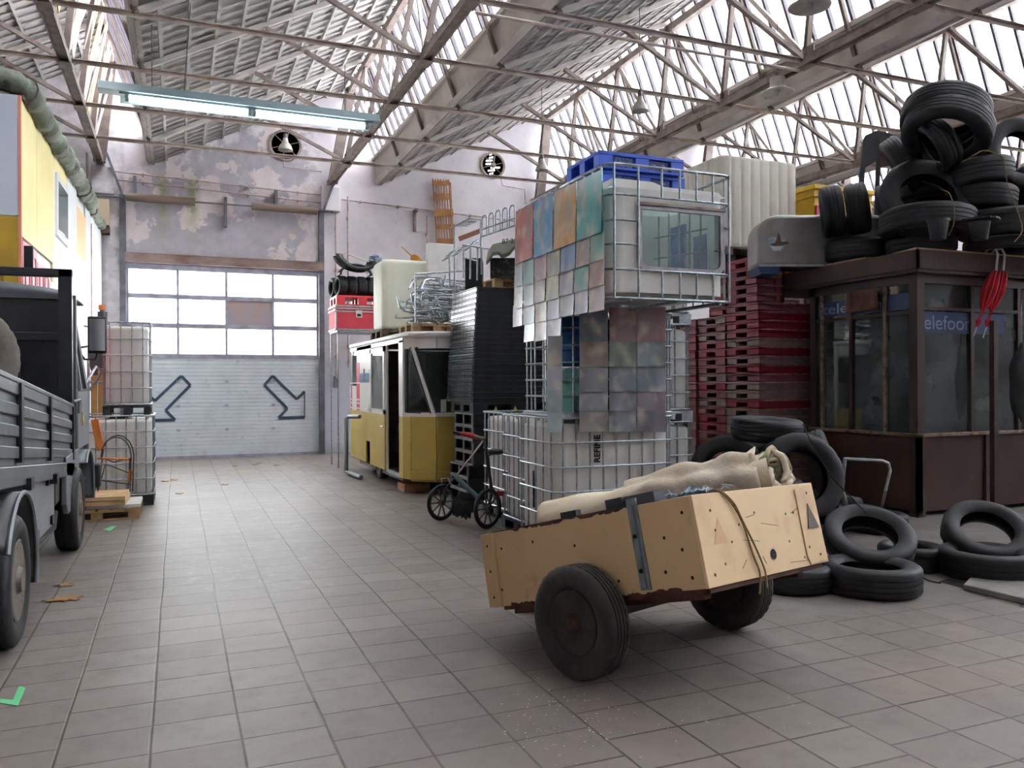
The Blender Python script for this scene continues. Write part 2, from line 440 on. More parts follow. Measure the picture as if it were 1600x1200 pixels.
# steep glazing strips; over the unseen front part, boards are added to darken the foreground
YG = -4.0
M['skyglass'] = frosted('wired skylight glass', 'fbfcff', 0.75)
M['bar'] = mat('glazing bars', '4c464e', 0.7, 0.0, '3e393f', 6)
for k, n in enumerate(VAL[1:]):
    r = ridge(n); p0 = V((r, 0, ZR+0.06)); p1 = V((n-0.1, 0, ZU+0.04)); dd = p1-p0; nn = V((dd.z, 0, -dd.x)).normalized()
    root = struct(thing('window_%d' % (k+1), None, None, (r, 0, ZR)))
    b = MB(); b.obox(p0+V((0, YF, 0)), dd, (0, YG-YF, 0), nn*0.05); struct(b.build('ceiling', M['deckb']))  # added boards out of view, cutting daylight at the front
    b = MB(); y = YG
    while y < YB:
        b.beam(p0+V((0, y, 0)), p1+V((0, y, 0)), 0.05, 0.07, up=(1, 0, 0.4)); y += 0.39
    b.build('glazing_bars', M['bar'], root)
    b = MB(); b.obox(p0+V((0, YG, 0))+nn*-.03, dd, (0, YB-YG, 0), nn*-0.006)
    b.build('panes', M['skyglass'], root)
for c in list(S.objects):
    if c.name.startswith('window_'): c['kind'] = 'structure'

# lattice girders under each ridge
GX = {1: -6.5, 2: -1.47, 3: 3.3, 4: 8.47, 5: 13.35, 6: 18.3}
def gird(k):
    gx = GX[k]; n = VAL[k]; rx = ridge(n)+0.02; zc = 6.27
    where = {2: 'left of the roller door, with planks nailed along it', 3: 'meeting the back wall right of the roller door', 4: 'over the stacked tanks and blue pallets', 5: 'behind the tyre heap, far right', 1: 'above the yellow panelled shed', 6: 'furthest right'}[k]
    t = thing('roof_girder', 'brown steel lattice roof girder ' + where, 'roof girder', (gx, YB, zc), 'lattice girders under the roof ridges')
    b = MB()
    b.bx(gx-0.075, gx+0.075, YF, YB-0.02, zc+0.045, zc+0.06); b.bx(gx-0.075, gx-0.06, YF, YB-0.02, zc-0.07, zc+0.06); b.bx(gx+0.06, gx+0.075, YF, YB-0.02, zc-0.07, zc+0.06)
    b.bx(gx-0.055, gx+0.055, YF, YB-0.02, zc-0.02, zc+0.045)
    b.build('bottom_chord', M['rust'], t)
    MB().bx(rx-0.07, rx+0.05, YF, YB-0.02, 8.28, 8.42).build('top_chord', M['rust'], t)
    for i, y in enumerate(NODES):
        if y < -3: continue
        MB().beam((gx, y, zc+0.05), (rx, y, 8.4), 0.085, 0.07, up=(0, 1, 0)).build('post', M['rustd'], t)
        if i < len(NODES)-1:
            MB().beam((gx, NODES[i+1], zc+0.06), (rx, y, 8.36), 0.07, 0.05, up=(1, 0, 0)).build('diagonal', M['rustl'], t)
        b = MB(); b.bx(gx-0.09, gx+0.09, y-0.14, y+0.14, zc-0.08, zc-0.068); b.bx(gx-0.012, gx+0.012, y-0.16, y+0.16, zc+0.05, zc+0.2)
        b.build('gusset', M['rust'], t)
        MB().beam((rx+0.02, y, 8.38), (n+0.02, y, ZV-0.06), 0.055, 0.06, up=(0, 1, 0)).build('rafter', M['rustd'], t)
        # strut back to the deck on the left
        sx = gx-2.0; v0 = VAL[k-1]; sz = ZV+(sx-v0)*(ZR-ZV)/(ridge(n)-v0)-0.12
        MB().beam((gx-0.05, y, zc+0.02), (sx, y, sz), 0.06, 0.07, up=(0, 1, 0)).build('strut', M['rust'], t)
    # wall end post
    MB().beam((gx, YB-0.4, zc-0.05), (rx, YB-0.4, 8.4), 0.22, 0.14, up=(0, 1, 0)).build('end_post', M['rustd'], t)
    return t
gt = {k: gird(k) for k in GX}
for i in range(17):
    y = 13.1+i*0.34+random.uniform(-.05, .05); w_ = random.uniform(.07, .24)
    MB().obox((-1.56, y, random.choice([6.45, 6.5, 7.0])), (0.02, 0, 0), (0, w_, random.uniform(-.1, .1)), (0.35, random.uniform(-.2, .1), random.uniform(1.5, 2.0))).build(
        'board', random.choice([M['woodp'], M['rustl'], M['rust'], M['rustl']]), gt[2])

# tie rods across the bays, one per frame and bay
for i, y in enumerate(NODES[:9]):
    for k in (1, 2, 3, 4, 5):
        x0, x1 = GX[k]+0.08, GX[k+1]-0.08
        zt = 6.3
        b = MB(); b.bx(x0, x1, y-0.03, y+0.03, zt-0.008, zt); b.bx(x0, x1, y+0.022, y+0.03, zt-0.06, zt)
        if k == 3 and i == 4: b.tube([(x0, y+.05, zt-0.16), (x1, y+.05, zt-0.16)], 0.022, 6)
        bay = {1: 'over the yellow shed', 2: 'in front of the roller door bay', 3: 'in the bay over the tram kiosk', 4: 'in the bay of hanging bell lamps', 5: 'in the bay behind the tyre heap'}[k]
        tag(b.build('tie_rod', M['rustl']), 'thin brown steel tie %s, %s from the back wall' % (bay, ordn(i)), 'tie rod', 'tie rods across the roof')
# wind braces in the bay above the lamps
for i, (a, c) in enumerate((((8.45, 9.2, 6.34), (7.1, 11.25, 7.5)), ((7.4, 9.3, 6.5), (8.4, 11.2, 7.4)))):
    pass

# roller door (door_1)
root = struct(thing('door_1', None, None, (1.0, YB, 0)))
M['dpanel'] = mat('door panel', 'c9cfd3', 0.5, 0.0, 'bdc4c9', 2, c3='aeb6ba', scale3=6)
M['dframe'] = mat('door frame aluminium', 'a6a6b4', 0.4, 0.5, '8d8d9c', 5)
M['mark'] = mat('dark blue marking', '2c3f55', 0.5)
yd = YB+0.02
ZG = 2.24
b = MB()
nr = 26
for i in range(nr):
    z0 = 0.05+(ZG-0.05)*i/nr; z1 = 0.05+(ZG-0.05)*(i+1)/nr
    b.prism([(DX0, yd, z0), (DX0, yd-0.0, z1-0.02), (DX0, yd+0.012, z1-0.012), (DX0, yd+0.012, z1), (DX0, yd+0.05, z1), (DX0, yd+0.05, z0)], (DX1-DX0, 0, 0))
b.build('lower_panel', M['dpanel'], root)
b = MB(); rows = [ZG, 2.9, 3.53, DZ-0.08]
cols = [DX0+0.02+(DX1-DX0-0.04)*i/4 for i in range(5)]
for z in rows: b.bx(DX0, DX1, yd-0.02, yd+0.05, z-0.05, z+0.05)
for x in cols: b.bx(x-0.028, x+0.028, yd-0.008, yd+0.04, ZG, DZ-0.05)
b.bx(DX0, DX1, yd-0.02, yd+0.06, 0.0, 0.06); b.bx(DX0, DX1, yd-0.01, yd+0.05, DZ-0.1, DZ)
b.build('glazing_frame', M['dframe'], root)
M['dglass'] = frosted('door glazing', 'ffffff', 0.5)
for r_ in range(3):
    for c_ in range(4):
        blind = (r_ == 1 and c_ == 2)
        MB().bx(cols[c_]+0.02, cols[c_+1]-0.02, yd+0.01, yd+0.02, rows[r_]+0.03, rows[r_+1]-0.03).build('blank_panel' if blind else 'pane', mat('stained board', '9c939c', 0.7, 0, 'a98f88', 2.5) if blind else M['dglass'], root)
for z in (0.62, 1.15, 1.68):
    b = MB()
    for x in cols[1:4]: b.bx(x-0.035, x+0.035, yd-0.03, yd, z-0.025, z+0.025)
    b.build('hinge', M['dframe'], root)
def arrow(pts, cx, cz, nm):
    b = MB(); q = [V((cx+x, yd-0.012, cz+z)) for x, z in pts]; n = len(q)
    for i in range(n): b.beam(q[i], q[(i+1) % n], 0.012, 0.06, up=(0, 0, 1) if abs((q[(i+1) % n]-q[i]).z) < 0.05 else None)
    b.build(nm, M['mark'], root)
arrow([(-.53, .25), (-.35, .46), (.18, -.08), (.36, .1), (.36, -.5), (-.22, -.5), (-.03, -.29)], 2.35, 1.35, 'arrow')
arrow([(.53, .25), (.35, .46), (-.18, -.08), (-.36, .1), (-.36, -.5), (.22, -.5), (.03, -.29)], -0.27, 1.35, 'arrow')
# guide rails, lintel
M['rail'] = mat('dark guide rail', '6a6a72', 0.6, 0.2, '4e4c52', 4)
for nm, x in (('rail_left', DX0-0.06), ('rail_right', DX1+0.06)):
    MB().bx(x-0.06, x+0.06, YB-0.1, YB+0.0, 0, 5.65).build('guide_rail', M['rail'], root)
MB().bx(DX0-0.02, DX1+0.1, YB-0.12, YB, DZ, DZ+0.2).build('lintel', mat('rusty lintel', '8d7b76', 0.8, 0, '6e5248', 1.6, stretch=(1, 1, 3)), root)
# balance springs with their shaft
b = MB().tube([(-1.6, YB-0.2, 5.56), (3.35, YB-0.2, 5.6)], 0.018, 8); b.build('shaft', M['rail'], root)
for x0, x1 in ((-0.98, 0.37), (1.55, 2.98)):
    b = MB(); N = 60
    b.tube([(x0+(x1-x0)*i/N, YB-0.2, 5.58) for i in range(N+1)], [0.084+0.006*(i % 2) for i in range(N+1)], 12)
    b.build('torsion_spring', mat('spring', '7d6b60', 0.7, 0.2), root)
for x, z0, z1 in ((-0.82, 5.6, 6.05), (2.08, 5.6, 6.0), (1.0, 5.1, 5.75)):
    MB().bx(x-0.03, x+0.03, YB-0.16, YB-0.0, z0, z1).build('bracket', M['rail'], root)
for x in (-1.05, 3.12):
    MB().beam((x-0.35*(1 if x > 0 else -1)*-1, YB-0.22, 6.6), (x, YB-0.22, 5.6), 0.05).build('stay', M['rail'], root)
# bright ground outside the door
struct(MB().bx(-14, 26, YB+0.35, YB+30, -0.15, -0.05).build('ground', mat('yard concrete', 'c8c8c4', 0.8)))

# round vents in the back wall
def vent(x, z, r, lab, louv):
    t = thing('wall_vent', lab, 'vent', (x, YB, z), 'round vents in the back wall')
    b = MB(); b.lathe([(r, -0.05), (r+0.05, -0.05), (r+0.05, 0.0), (r, 0.0)], 28, (x, YB-0.0, z), (0, 1, 0), closed=True); b.build('ring', M['rust'], t)
    b = MB().lathe([(0.001, 0), (r, 0)], 28, (x, YB-0.012, z), (0, 1, 0)); b.build('opening', mat('vent dark', '1a1517', 0.8), t)
    if louv:
        for i in range(7):
            a = -1+2*(i+.5)/7; hw = r*math.sqrt(1-a*a)*0.8
            o = MB().obox((x-hw*random.uniform(.2, 1), YB-0.03, z+a*r), (hw*random.uniform(.5, 1.2), 0, 0.03), (0, 0.01, 0), (0, 0, 0.035)).build('glow_strip', emit('daylight between louvres', 'ffffff', 2.5), t)  # glowing strips stand in for daylight through the louvres
    b = MB()
    for i in range(6):
        a = i*pi/3+.3; b.beam((x, YB-0.05, z), (x+cos(a)*r*.95, YB-0.05, z+sin(a)*r*.95), 0.012, 0.05, up=(0, 1, 0.3))
    b.lathe([(0.001, -0.04), (0.06, -0.03), (0.07, 0.02), (0.001, 0.03)], 12, (x, YB-0.06, z), (0, 1, 0))
    b.build('fan_blades', M['rust'], t)
    return t
v1 = vent(2.3, 7.06, 0.31, 'round fan vent with a bell lamp before it, above the roller door', False)
vent(7.36, 7.1, 0.28, 'round fan vent with daylight between its blades, right of the fluorescent lamp', True)
vent(-3.2, 6.7, 0.3, 'round dark vent half hidden by the tarpaulin roll on the shed', False)

# pipes on the back wall
def pipe(pts, r, lab, mt=None):
    b = MB().tube(pts, r, 8)
    for i in range(len(pts)-1):
        p, q = V(pts[i]), V(pts[i+1]); L = (q-p).length; nb = int(L/0.9)
        for j in range(nb):
            c = p+(q-p)*((j+.5)/nb); b.bx(c.x-0.015, c.x+0.015, YB-0.1, YB, c.z-0.03, c.z+0.03)
    return tag(b.build('pipe', mt or M['rustl']), lab, 'pipe', 'thin pipes on the back wall')
yp = YB-0.09
M['pipec'] = mat('pinkish pipe paint', 'b09c98', 0.6, 0, '8c7268', 8)
pipe([(-1.2, yp, 6.12), (3.1, yp, 5.98)], 0.016, 'upper of two thin pipes running above the door springs', M['pipec'])
pipe([(-1.2, yp, 5.95), (3.1, yp, 5.8)], 0.016, 'lower of two thin pipes running above the door springs', M['pipec'])
pipe([(3.55, yp, 5.92), (8.1, yp, 5.72)], 0.016, 'long thin pipe across the white wall right of the door', M['pipec'])
pipe([(2.25, yp, 6.72), (2.25, yp, 6.55), (3.1, yp, 6.52)], 0.014, 'short bent pipe under the vent above the door', M['pipec'])
pipe([(7.55, yp, 6.78), (7.6, yp, 6.6), (8.2, yp, 6.55), (8.25, yp, 5.8)], 0.014, 'bent pipe dropping from the louvred vent', M['pipec'])
for x, z0, z1, lab in ((3.42, 1.75, 5.75, 'vertical pipe nearest the right door rail, ending in a switch box'), (3.7, 2.0, 6.0, 'vertical pipe second from the right door rail'), (5.62, 2.0, 5.7, 'thin vertical pipe behind the guitar')):
    o = pipe([(x, yp, z0), (x, yp, z1)], 0.018, lab, M['pipec'])
    if x == 3.42: MB().bx(x-0.05, x+0.05, YB-0.09, YB, 1.55, 1.8).build('switch_box', M['rail'], o)
b = MB().bx(5.3, 5.36, YB-0.25, YB, 5.75, 5.82).bx(5.3, 5.36, YB-0.06, YB, 5.3, 5.8)
tag(b.build('wall_bracket', M['rust']), 'dark steel bracket on the white wall above the long pipe', 'bracket')
b = MB().bx(-1.58, -1.3, YB-0.3, YB, 4.95, 5.48); ob = tag(b.build('meter_box', mat('beige enamel', 'c0ae93', 0.5)), 'beige metal box on the back wall left of the door', 'box')
MB().bx(-1.58, -1.3, YB-0.31, YB, 4.78, 4.94).build('box_base', M['woodd'], ob)
pipe([(-1.66, YB-0.3, 4.0), (-1.7, YB-0.3, 6.4)], 0.025, 'brown drain pipe at the left end of the back wall', M['rust'])

# fluorescent lamp
t = thing('fluorescent_lamp', 'long fluorescent lamp with two lit tubes under a grey reflector', 'lamp', (1.0, 12.0, 5.5))
M['lampm'] = mat('grey green enamel', '7f9296', 0.4)
b = MB(); b.prism([(-0.95, 11.88, 5.5), (-0.95, 12.12, 5.5), (-0.95, 12.06, 5.62), (-0.95, 11.94, 5.62)], (3.75, 0, 0)); b.build('housing', M['lampm'], t)
b = MB(); b.prism([(-0.7, 11.93, 5.47), (-0.7, 11.93, 5.51), (-0.7, 12.2, 5.51), (-0.7, 12.24, 5.44), (-0.7, 12.22, 5.44), (-0.7, 12.18, 5.5)], (3.4, 0, 0)); b.build('reflector', M['lampm'], t)
tm = emit('lit tube', 'f2fbff', 14)
for x0, x1 in ((-0.6, 0.95), (1.02, 2.6)):
    o = MB().tube([(x0, 11.97, 5.43), (x1, 11.97, 5.43)], 0.045, 12).build('tube', tm, t)
    MB().tube([(x0-0.03, 11.97, 5.43), (x0+0.02, 11.97, 5.43)], 0.047, 12).tube([(x1-0.02, 11.97, 5.43), (x1+0.03, 11.97, 5.43)], 0.047, 12).build('tube_cap', M['lampm'], o)
MB().tube([(-0.3, 12, 5.62), (-0.3, 12, 6.5)], 0.008, 6).build('hanger', M['rail'], t)
MB().tube([(2.3, 12, 5.62), (2.3, 12, 6.3)], 0.008, 6).build('hanger', M['rail'], t)
MB().tube([(0.1, 12, 5.62), (0.18, 11.6, 6.6), (0.16, 11.5, 7.3)], 0.009, 6).bx(0.12, 0.22, 11.5, 11.6, 6.7, 6.82).build('cable', M['rail'], t)

# hanging bell lamps
def bell(p, s, lab, flat=False):
    p = V(p); t = thing('bell_lamp', lab, 'lamp', p, 'hanging bell lamps')
    M.setdefault('enamel', mat('white lamp enamel', 'b9b6ae', 0.4, 0, 'a39f96', 8))
    if flat: pr = [(0.001, 0.16), (0.085, 0.15), (0.09, 0.05), (0.1, 0.03), (0.19, -0.02), (0.185, -0.03), (0.1, 0.0), (0.001, 0.0)]
    else: pr = [(0.001, 0.1), (0.035, 0.1), (0.045, 0.04), (0.09, -0.02), (0.115, -0.09), (0.108, -0.09), (0.06, -0.02), (0.001, 0.0)]
    MB().lathe([(r*s, z*s) for r, z in pr], 24, p).build('shade', M['enamel'], t)
    MB().lathe([(0.001, .18*s), (0.028*s, 0.17*s), (0.032*s, 0.1*s), (0.001, 0.1*s)], 12, p+V((0, 0, 0 if not flat else 0.05))).build('socket', M['rail'], t)
    MB().lathe([(0.001, -.06*s), (0.03*s, -0.04*s), (0.03*s, 0.0), (0.001, 0.02)], 12, p).build('bulb', M['enamel'], t)
    MB().tube([p+V((0, 0, 0.15*s)), V((p.x, p.y, gable_z(p.x)+.05))], 0.006, 5).build('cord', M['cable'], t)
bell(P(847, 258, 16.2), 1.2, 'small bell lamp by the girder end near the louvred vent')
bell(P(1000, 163, 12.7), 1.2, 'small bell lamp against the skylight above the white tank')
bell(P(1215, 142, 12.3), 1.0*1.3, 'wide hat shaped lamp below the girder at upper right', True)
bell(P(1265, 6, 9.3), 1.05*1.2, 'lamp cut by the top edge of the picture', True)
bell(P(446, 226, 17.9), 1.4, 'bell lamp hanging right before the round vent above the door')
# ================= TYRES, WHEELS =================
def tyre_mb(R, r, w, n=72, o=(0, 0, 0), ax=(0, 0, 1), mb=None, grooves=3):
    mb = mb or MB(); h = w/2; s = R-r
    pr = [(r, -h*.62), (r+s*.12, -h*.8), (r+s*.45, -h*1.0), (r+s*.75, -h*.98), (R-s*.08, -h*.84)]
    gw = h*1.3/(grooves+1)
    t = -h*.7; pr.append((R, t))
    for g in range(grooves):
        c = -h*.7+h*1.4*(g+1)/(grooves+1)
        pr += [(R+.001, c-.006), (R-.009, c-.004), (R-.009, c+.004), (R+.001, c+.006)]
    pr.append((R, h*.7))
    pr += [(R-s*.08, h*.84), (r+s*.75, h*.98), (r+s*.45, h*1.0), (r+s*.12, h*.8), (r, h*.62),
           (r+.012, h*.5), (R-s*.22, h*.72), (R-.028, h*.5), (R-.028, -h*.5), (R-s*.22, -h*.72), (r+.012, -h*.5)]
    sh = {4, 5, 6, len(pr)-13, len(pr)-12, len(pr)-11, len(pr)-10}
    idx = {j for j, (a, z) in enumerate(pr) if a > R-s*.1 and j < 6+grooves*4+3}
    mb.lathe(pr, n*2, o, ax, closed=True, wob=lambda i, j: (-.006 if (i % 4 < 1) and j in idx and (pr[j][0] > R-.008) and abs(pr[j][1]) > h*.4 else 0))
    return mb

def mtx(c, ax, roll=0.0):
    ax = V(ax).normalized(); q = V((0, 0, 1)).rotation_difference(ax)
    return Matrix.Translation(V(c)) @ q.to_matrix().to_4x4() @ Matrix.Rotation(roll, 4, 'Z')

# ================= HAND CART =================
NBc = V((2.372, 3.295, 0.600)); Ld = V((-0.3155, 0.9156, -0.2492)); Wd = V((0.9475, 0.3183, -0.0300)); Ud = V((-0.0518, 0.2456, 0.9680))
LL, LW, LH = 1.68, 1.15, 0.457
M['cartp'] = mat('cream painted plywood', 'd2b284', 0.6, 0, 'c7a678', 1.5, c3='ab8b62', scale3=7, lo3=0.6, hi3=0.8, bump=0.15, bscale=20)
M['cartw'] = mat('cream painted end board', 'e2c49a', 0.55, 0, 'd9ba8e', 2, c3='cda886', scale3=4, lo3=0.55, hi3=0.75)
M['cartbr'] = mat('raw brown plywood edge', '5b3a2c', 0.8, 0, '3c2620', 9)
M['hole'] = mat('dark hole', '16110e', 0.9)
M['zinc'] = mat('zinc strap', '8c9396', 0.42, 0.7, '70787c', 12)
cart = thing('hand_cart', 'two-wheeled hand cart with a cream plywood box, tipped on the tiled floor', 'cart', (2.5, 4.0, 0))
def C(l, w_, u): return NBc + Ld*l + Wd*w_ + Ud*u
def cbox(mb, l0, l1, w0, w1, u0, u1): return mb.obox(C(l0, w0, u0), Ld*(l1-l0), Wd*(w1-w0), Ud*(u1-u0))
def ragged_edge(mb, l0, l1, wv, u, amp, down, n=90, thick=0.003, seed=3):
    """strip of bare wood where the paint has flaked, with a ragged border"""
    rnd = random.Random(seed); pts = []
    prev = 0.5
    for i in range(n+1):
        prev = max(0.1, min(1, prev+rnd.uniform(-.45, .45)))
        l = l0+(l1-l0)*i/n; pts.append((l, amp*prev))
    for (a, pa), (b_, pb) in zip(pts[:-1], pts[1:]):
        q0, q1 = C(a, wv, u), C(b_, wv, u); s_ = -1 if down else 1
        mb.prism([q0, q1, C(b_, wv, u+s_*pb), C(a, wv, u+s_*pa)], Wd*-thick)
b = MB(); cbox(b, 0, LL, 0, 0.02, 0, LH); sp_ = b.build('side_panel', M['cartp'], cart, bev=0.003)
b = MB(); cbox(b, 0.45, LL-.1, -0.001, 0.02, LH-.001, LH+.006); ragged_edge(b, 0.33, LL-.25, -0.0005, LH+.005, .022, True); b.build('flaked_top_edge', M['cartbr'], sp_)
b = MB(); ragged_edge(b, 0.15, LL-.2, -0.0005, -0.001, .02, False, seed=5); b.build('flaked_bottom_edge', M['cartbr'], sp_)
b = MB(); cbox(b, 0, LL, LW-.02, LW, 0, LH); b.build('side_panel', M['cartp'], cart, bev=0.003)
b = MB(); cbox(b, -0.02, 0, -.004, LW, 0, LH); ep = b.build('end_panel', M['cartw'], cart, bev=0.003)
b = MB(); b.prism([C(-.021, LW-.02, .012), C(-.021, LW-.02, LH-.01), C(-.021, LW-.13, LH-.005), C(-.021, LW-.21, LH-.03), C(-.021, LW-.225, .05), C(-.021, LW-.2, .0)], Ld*-.007)
cp_ = b.build('corner_board', M['cartw'], cart, bev=0.004)
b = MB(); cbox(b, LL-.12, LL, -.015, 0, 0, LH); b.build('corner_board', M['cartp'], cart, bev=0.003)
b = MB(); cbox(b, LL, LL+.02, 0, LW, 0, LH); b.build('end_panel', M['cartp'], cart)
b = MB(); cbox(b, 0.0, LL, .02, LW-.02, 0.0, .02); b.build('floor_board', M['cartbr'], cart)
for w_ in (.1, LW-.16):
    b = MB(); cbox(b, .1, LL-.1, w_, w_+.06, -.06, 0); b.build('chassis_rail', M['cartbr'], cart)
b = MB(); cbox(b, -.005, LL-.1, 0.02, LW-.05, -.025, 0); b.build('base_board', M['cartbr'], cart)
# metal strap on the near side and its twin
for w_, s_ in ((-.008, 1), (LW, 1)):
    b = MB(); cbox(b, .34, .41, w_, w_+.008, -.0+.02, LH+.04); cbox(b, .36, .385, w_-.012, w_, .03, LH); st = b.build('metal_strap', M['zinc'], cart)
    b = MB()
    for u in (.12, .3): b.lathe([(.001, -.012), (.011, -.01), (.012, 0)], 8, C(.373, w_-.012, u), Wd)
    b.build('bolts', M['hole'], st)
# holes and screws
b = MB()
for l, u in ((.06, .38), (.1, .2), (.07, .06), (.2, .27), (.56, .08), (.23, .1), (1.5, .35), (1.55, .1), (1.62, .38), (1.62, .22), (1.62, .06), (.95, .12), (.85, .3), (1.2, .36)):
    MB().lathe([(.001, -.0015), (.009, -.0015)], 10, C(l, -.016 if l > 1.56 else -.0005, u), Wd, caps=False).build('screw_hole', M['hole'], sp_)
b = MB()
for w_, u in ((.12, .37), (.13, .27), (.25, .2), (.16, .1), (.34, .28), (.5, .33), (.8, .3), (.78, .15), (.06, .06), (.9, .05), (.88, .3)):
    MB().lathe([(.001, -.0015), (.007, -.0015)], 10, C(-.0215, w_, u), Ld, caps=False).build('screw_hole', M['hole'], ep)
for w_, u in ((LW-.1, .4), (LW-.09, .05), (LW-.19, .1)):
    MB().lathe([(.001, -.0015), (.008, -.0015)], 10, C(-.0295, w_, u), Ld, caps=False).build('screw_hole', M['hole'], cp_)
b = MB(); b.lathe([(.001, -.002), (.028, -.002)], 20, C(-.0215, .6, .1), Ld, caps=False)
b.build('round_hole', M['hole'], ep)
b = MB(); b.prism([C(-.030, LW-.16, .2), C(-.030, LW-.045, .2), C(-.030, LW-.115, .34)], Ld*-.004); b.build('reflector', mat('dull reflector', '6c6460', 0.35), cp_)
b = MB(); b.prism([C(-.022, .1, .2), C(-.022, .22, .2), C(-.022, .17, .33)], Ld*-.0008); b.build('reflector_print', mat('faint triangle stain', 'd2ab80', 0.6), ep)
# cracks & scratches
b = MB()
for (w0, u0, w1, u1) in ((.42, .31, .5, .32), (.55, .27, .7, .245), (.35, .2, .5, .18), (.86, .3, .96, .33), (.5, .1, .52, .06), (.75, .04, .95, .03), (.3, .06, .35, .1)):
    b.beam(C(-.021, w0, u0), C(-.021, w1, u1), .002, .002)
b.build('scratches', M['cartbr'], ep)
# rope
def rope(pts, r, nm, par, mt):
    # catmull-rom
    pts = [V(p) for p in pts]; out = []
    for i in range(len(pts)-1):
        p0, p1, p2, p3 = pts[max(i-1, 0)], pts[i], pts[i+1], pts[min(i+2, len(pts)-1)]
        for k in range(8):
            t = k/8; out.append(0.5*((2*p1)+(-p0+p2)*t+(2*p0-5*p1+4*p2-p3)*t*t+(-p0+3*p1-3*p2+p3)*t**3))
    out.append(pts[-1]); b = MB().tube(out, r, 6)
    return b.build(nm, mt, par)
M['rope'] = mat('jute rope', '8a6f48', 0.9, 0, '6d5536', 30)
rp = thing('rope', 'thin brown rope hanging over the end board of the hand cart', 'rope', C(-.03, .35, LH))
rope([C(.06, .18, LH-.02), C(-.005, .2, LH+.015), C(-.03, .27, LH-.03), C(-.03, .36, .3), C(-.03, .4, .12), C(-.035, .42, .02), C(-.035, .38, -.08)], .005, 'strand', rp, M['rope'])
rope([C(.05, .22, LH-.02), C(-.005, .24, LH+.015), C(-.035, .31, LH-.06), C(-.035, .36, .3), C(-.035, .43, .15), C(-.035, .47, .03), C(-.035, .46, -.06)], .005, 'strand', rp, M['rope'])
# wheels
M['rimd'] = mat('dark dusty wheel rim', '3c3632', 0.75, 0.1, '2a2522', 8)
M['hubr'] = mat('rusty hub', '4e3428', 0.85, 0, '35261f', 20)
M['rubberd'] = mat('dusty cart tyre', '2d2a28', 0.75, 0, '383431', 4, bump=0.3, bscale=90, bdist=0.002, c3='47423c', scale3=9, lo3=0.5, hi3=0.75)
def cart_wheel(c, out):
    c = V(c); R = .305
    w = tyre_mb(R, .175, .17, 60, c, out, grooves=4).build('wheel', M['rubberd'], cart)
    out = V(out)
    MB().lathe([(.176, .06), (.165, .062), (.155, .03), (.14, .005), (.12, .0), (.11, .012), (.07, .03), (.05, .035), (.001, .035)], 36, c, out).lathe([(.176, -.07), (.15, -.06), (.14, .0)], 36, c, out).build('rim', M['rimd'], w)
    b = MB().lathe([(.052, .03), (.05, .06), (.035, .075), (.001, .078)], 20, c, out)
    u, k = perp(out)
    for i in range(4):
        a = i*pi/2+.4; b.lathe([(.012, .03), (.012, .048), (.001, .05)], 8, c+(u*cos(a)+k*sin(a))*.085, out)
    b.build('hub', M['hubr'], w)
    return w
ax = V((Wd.x, Wd.y, 0)).normalized()
wb = NBc + Ld*.77; wb.z = 0
w1c = wb - ax*.105 + V((0, 0, .305)); w2c = wb + ax*1.265 + V((0, 0, .305))
cart_wheel(w1c, -ax); cart_wheel(w2c, ax)
MB().beam(w1c, w2c, .05).build('axle', M['rimd'], cart)
for f in (.18, .82):
    b = MB(); q = w1c.lerp(w2c, f); b.beam(q+Ld*.25+V((0, 0, .1)), q+V((0, 0, -.0)), .05, .02); b.beam(q-Ld*.25+V((0, 0, .1)), q, .05, .02); b.build('leaf_spring', M['rimd'], cart)
MB().beam(C(LL+.02, LW/2, -.02), C(LL+.5, LW/2, -.06), .06).build('drawbar', M['rimd'], cart)

# ---- load of the cart: canvas roll and black sheeting
M['canvas'] = mat('pale canvas', 'e2d4ba', 0.9, 0, 'd4c3a2', 2.5, c3='bfa06a', scale3=1.6, lo3=0.62, hi3=0.75, bump=0.5, bscale=14, bdist=0.012)
M['linen'] = mat('crumpled linen', 'dcd0bd', 0.9, 0, 'c6b69d', 6, bump=0.6, bscale=22, bdist=0.012)
M['innerroll'] = mat('inner layers', 'b9a98c', 0.9, 0, '8e9a72', 5, c3='8a6c48', scale3=8)
roll = thing('canvas_roll', 'long roll wrapped in pale canvas lying across the cart box', 'canvas roll', C(.8, .6, .1))
a0, a1 = C(1.42, .26, .5), C(.09, .93, .53)
def rollpt(u, v):
    t = v; c = a0.lerp(a1, t); d = (a1-a0).normalized(); e1, e2 = perp(d); an = 2*pi*u
    r = .105+.035*t + .008*sin(an*3+t*9)+.006*sin(t*23+an*2)
    if t < .06: r *= math.sqrt(max(0, 1-((.06-t)/.06)**2))*.96+.04
    sag = -.015*sin(pi*t)
    return c + (e1*cos(an)+e2*sin(an))*r + V((0, 0, sag))
MB().grid(rollpt, 28, 48, closeu=True).build('canvas_cover', M['canvas'], roll, smooth=True, angle=80)
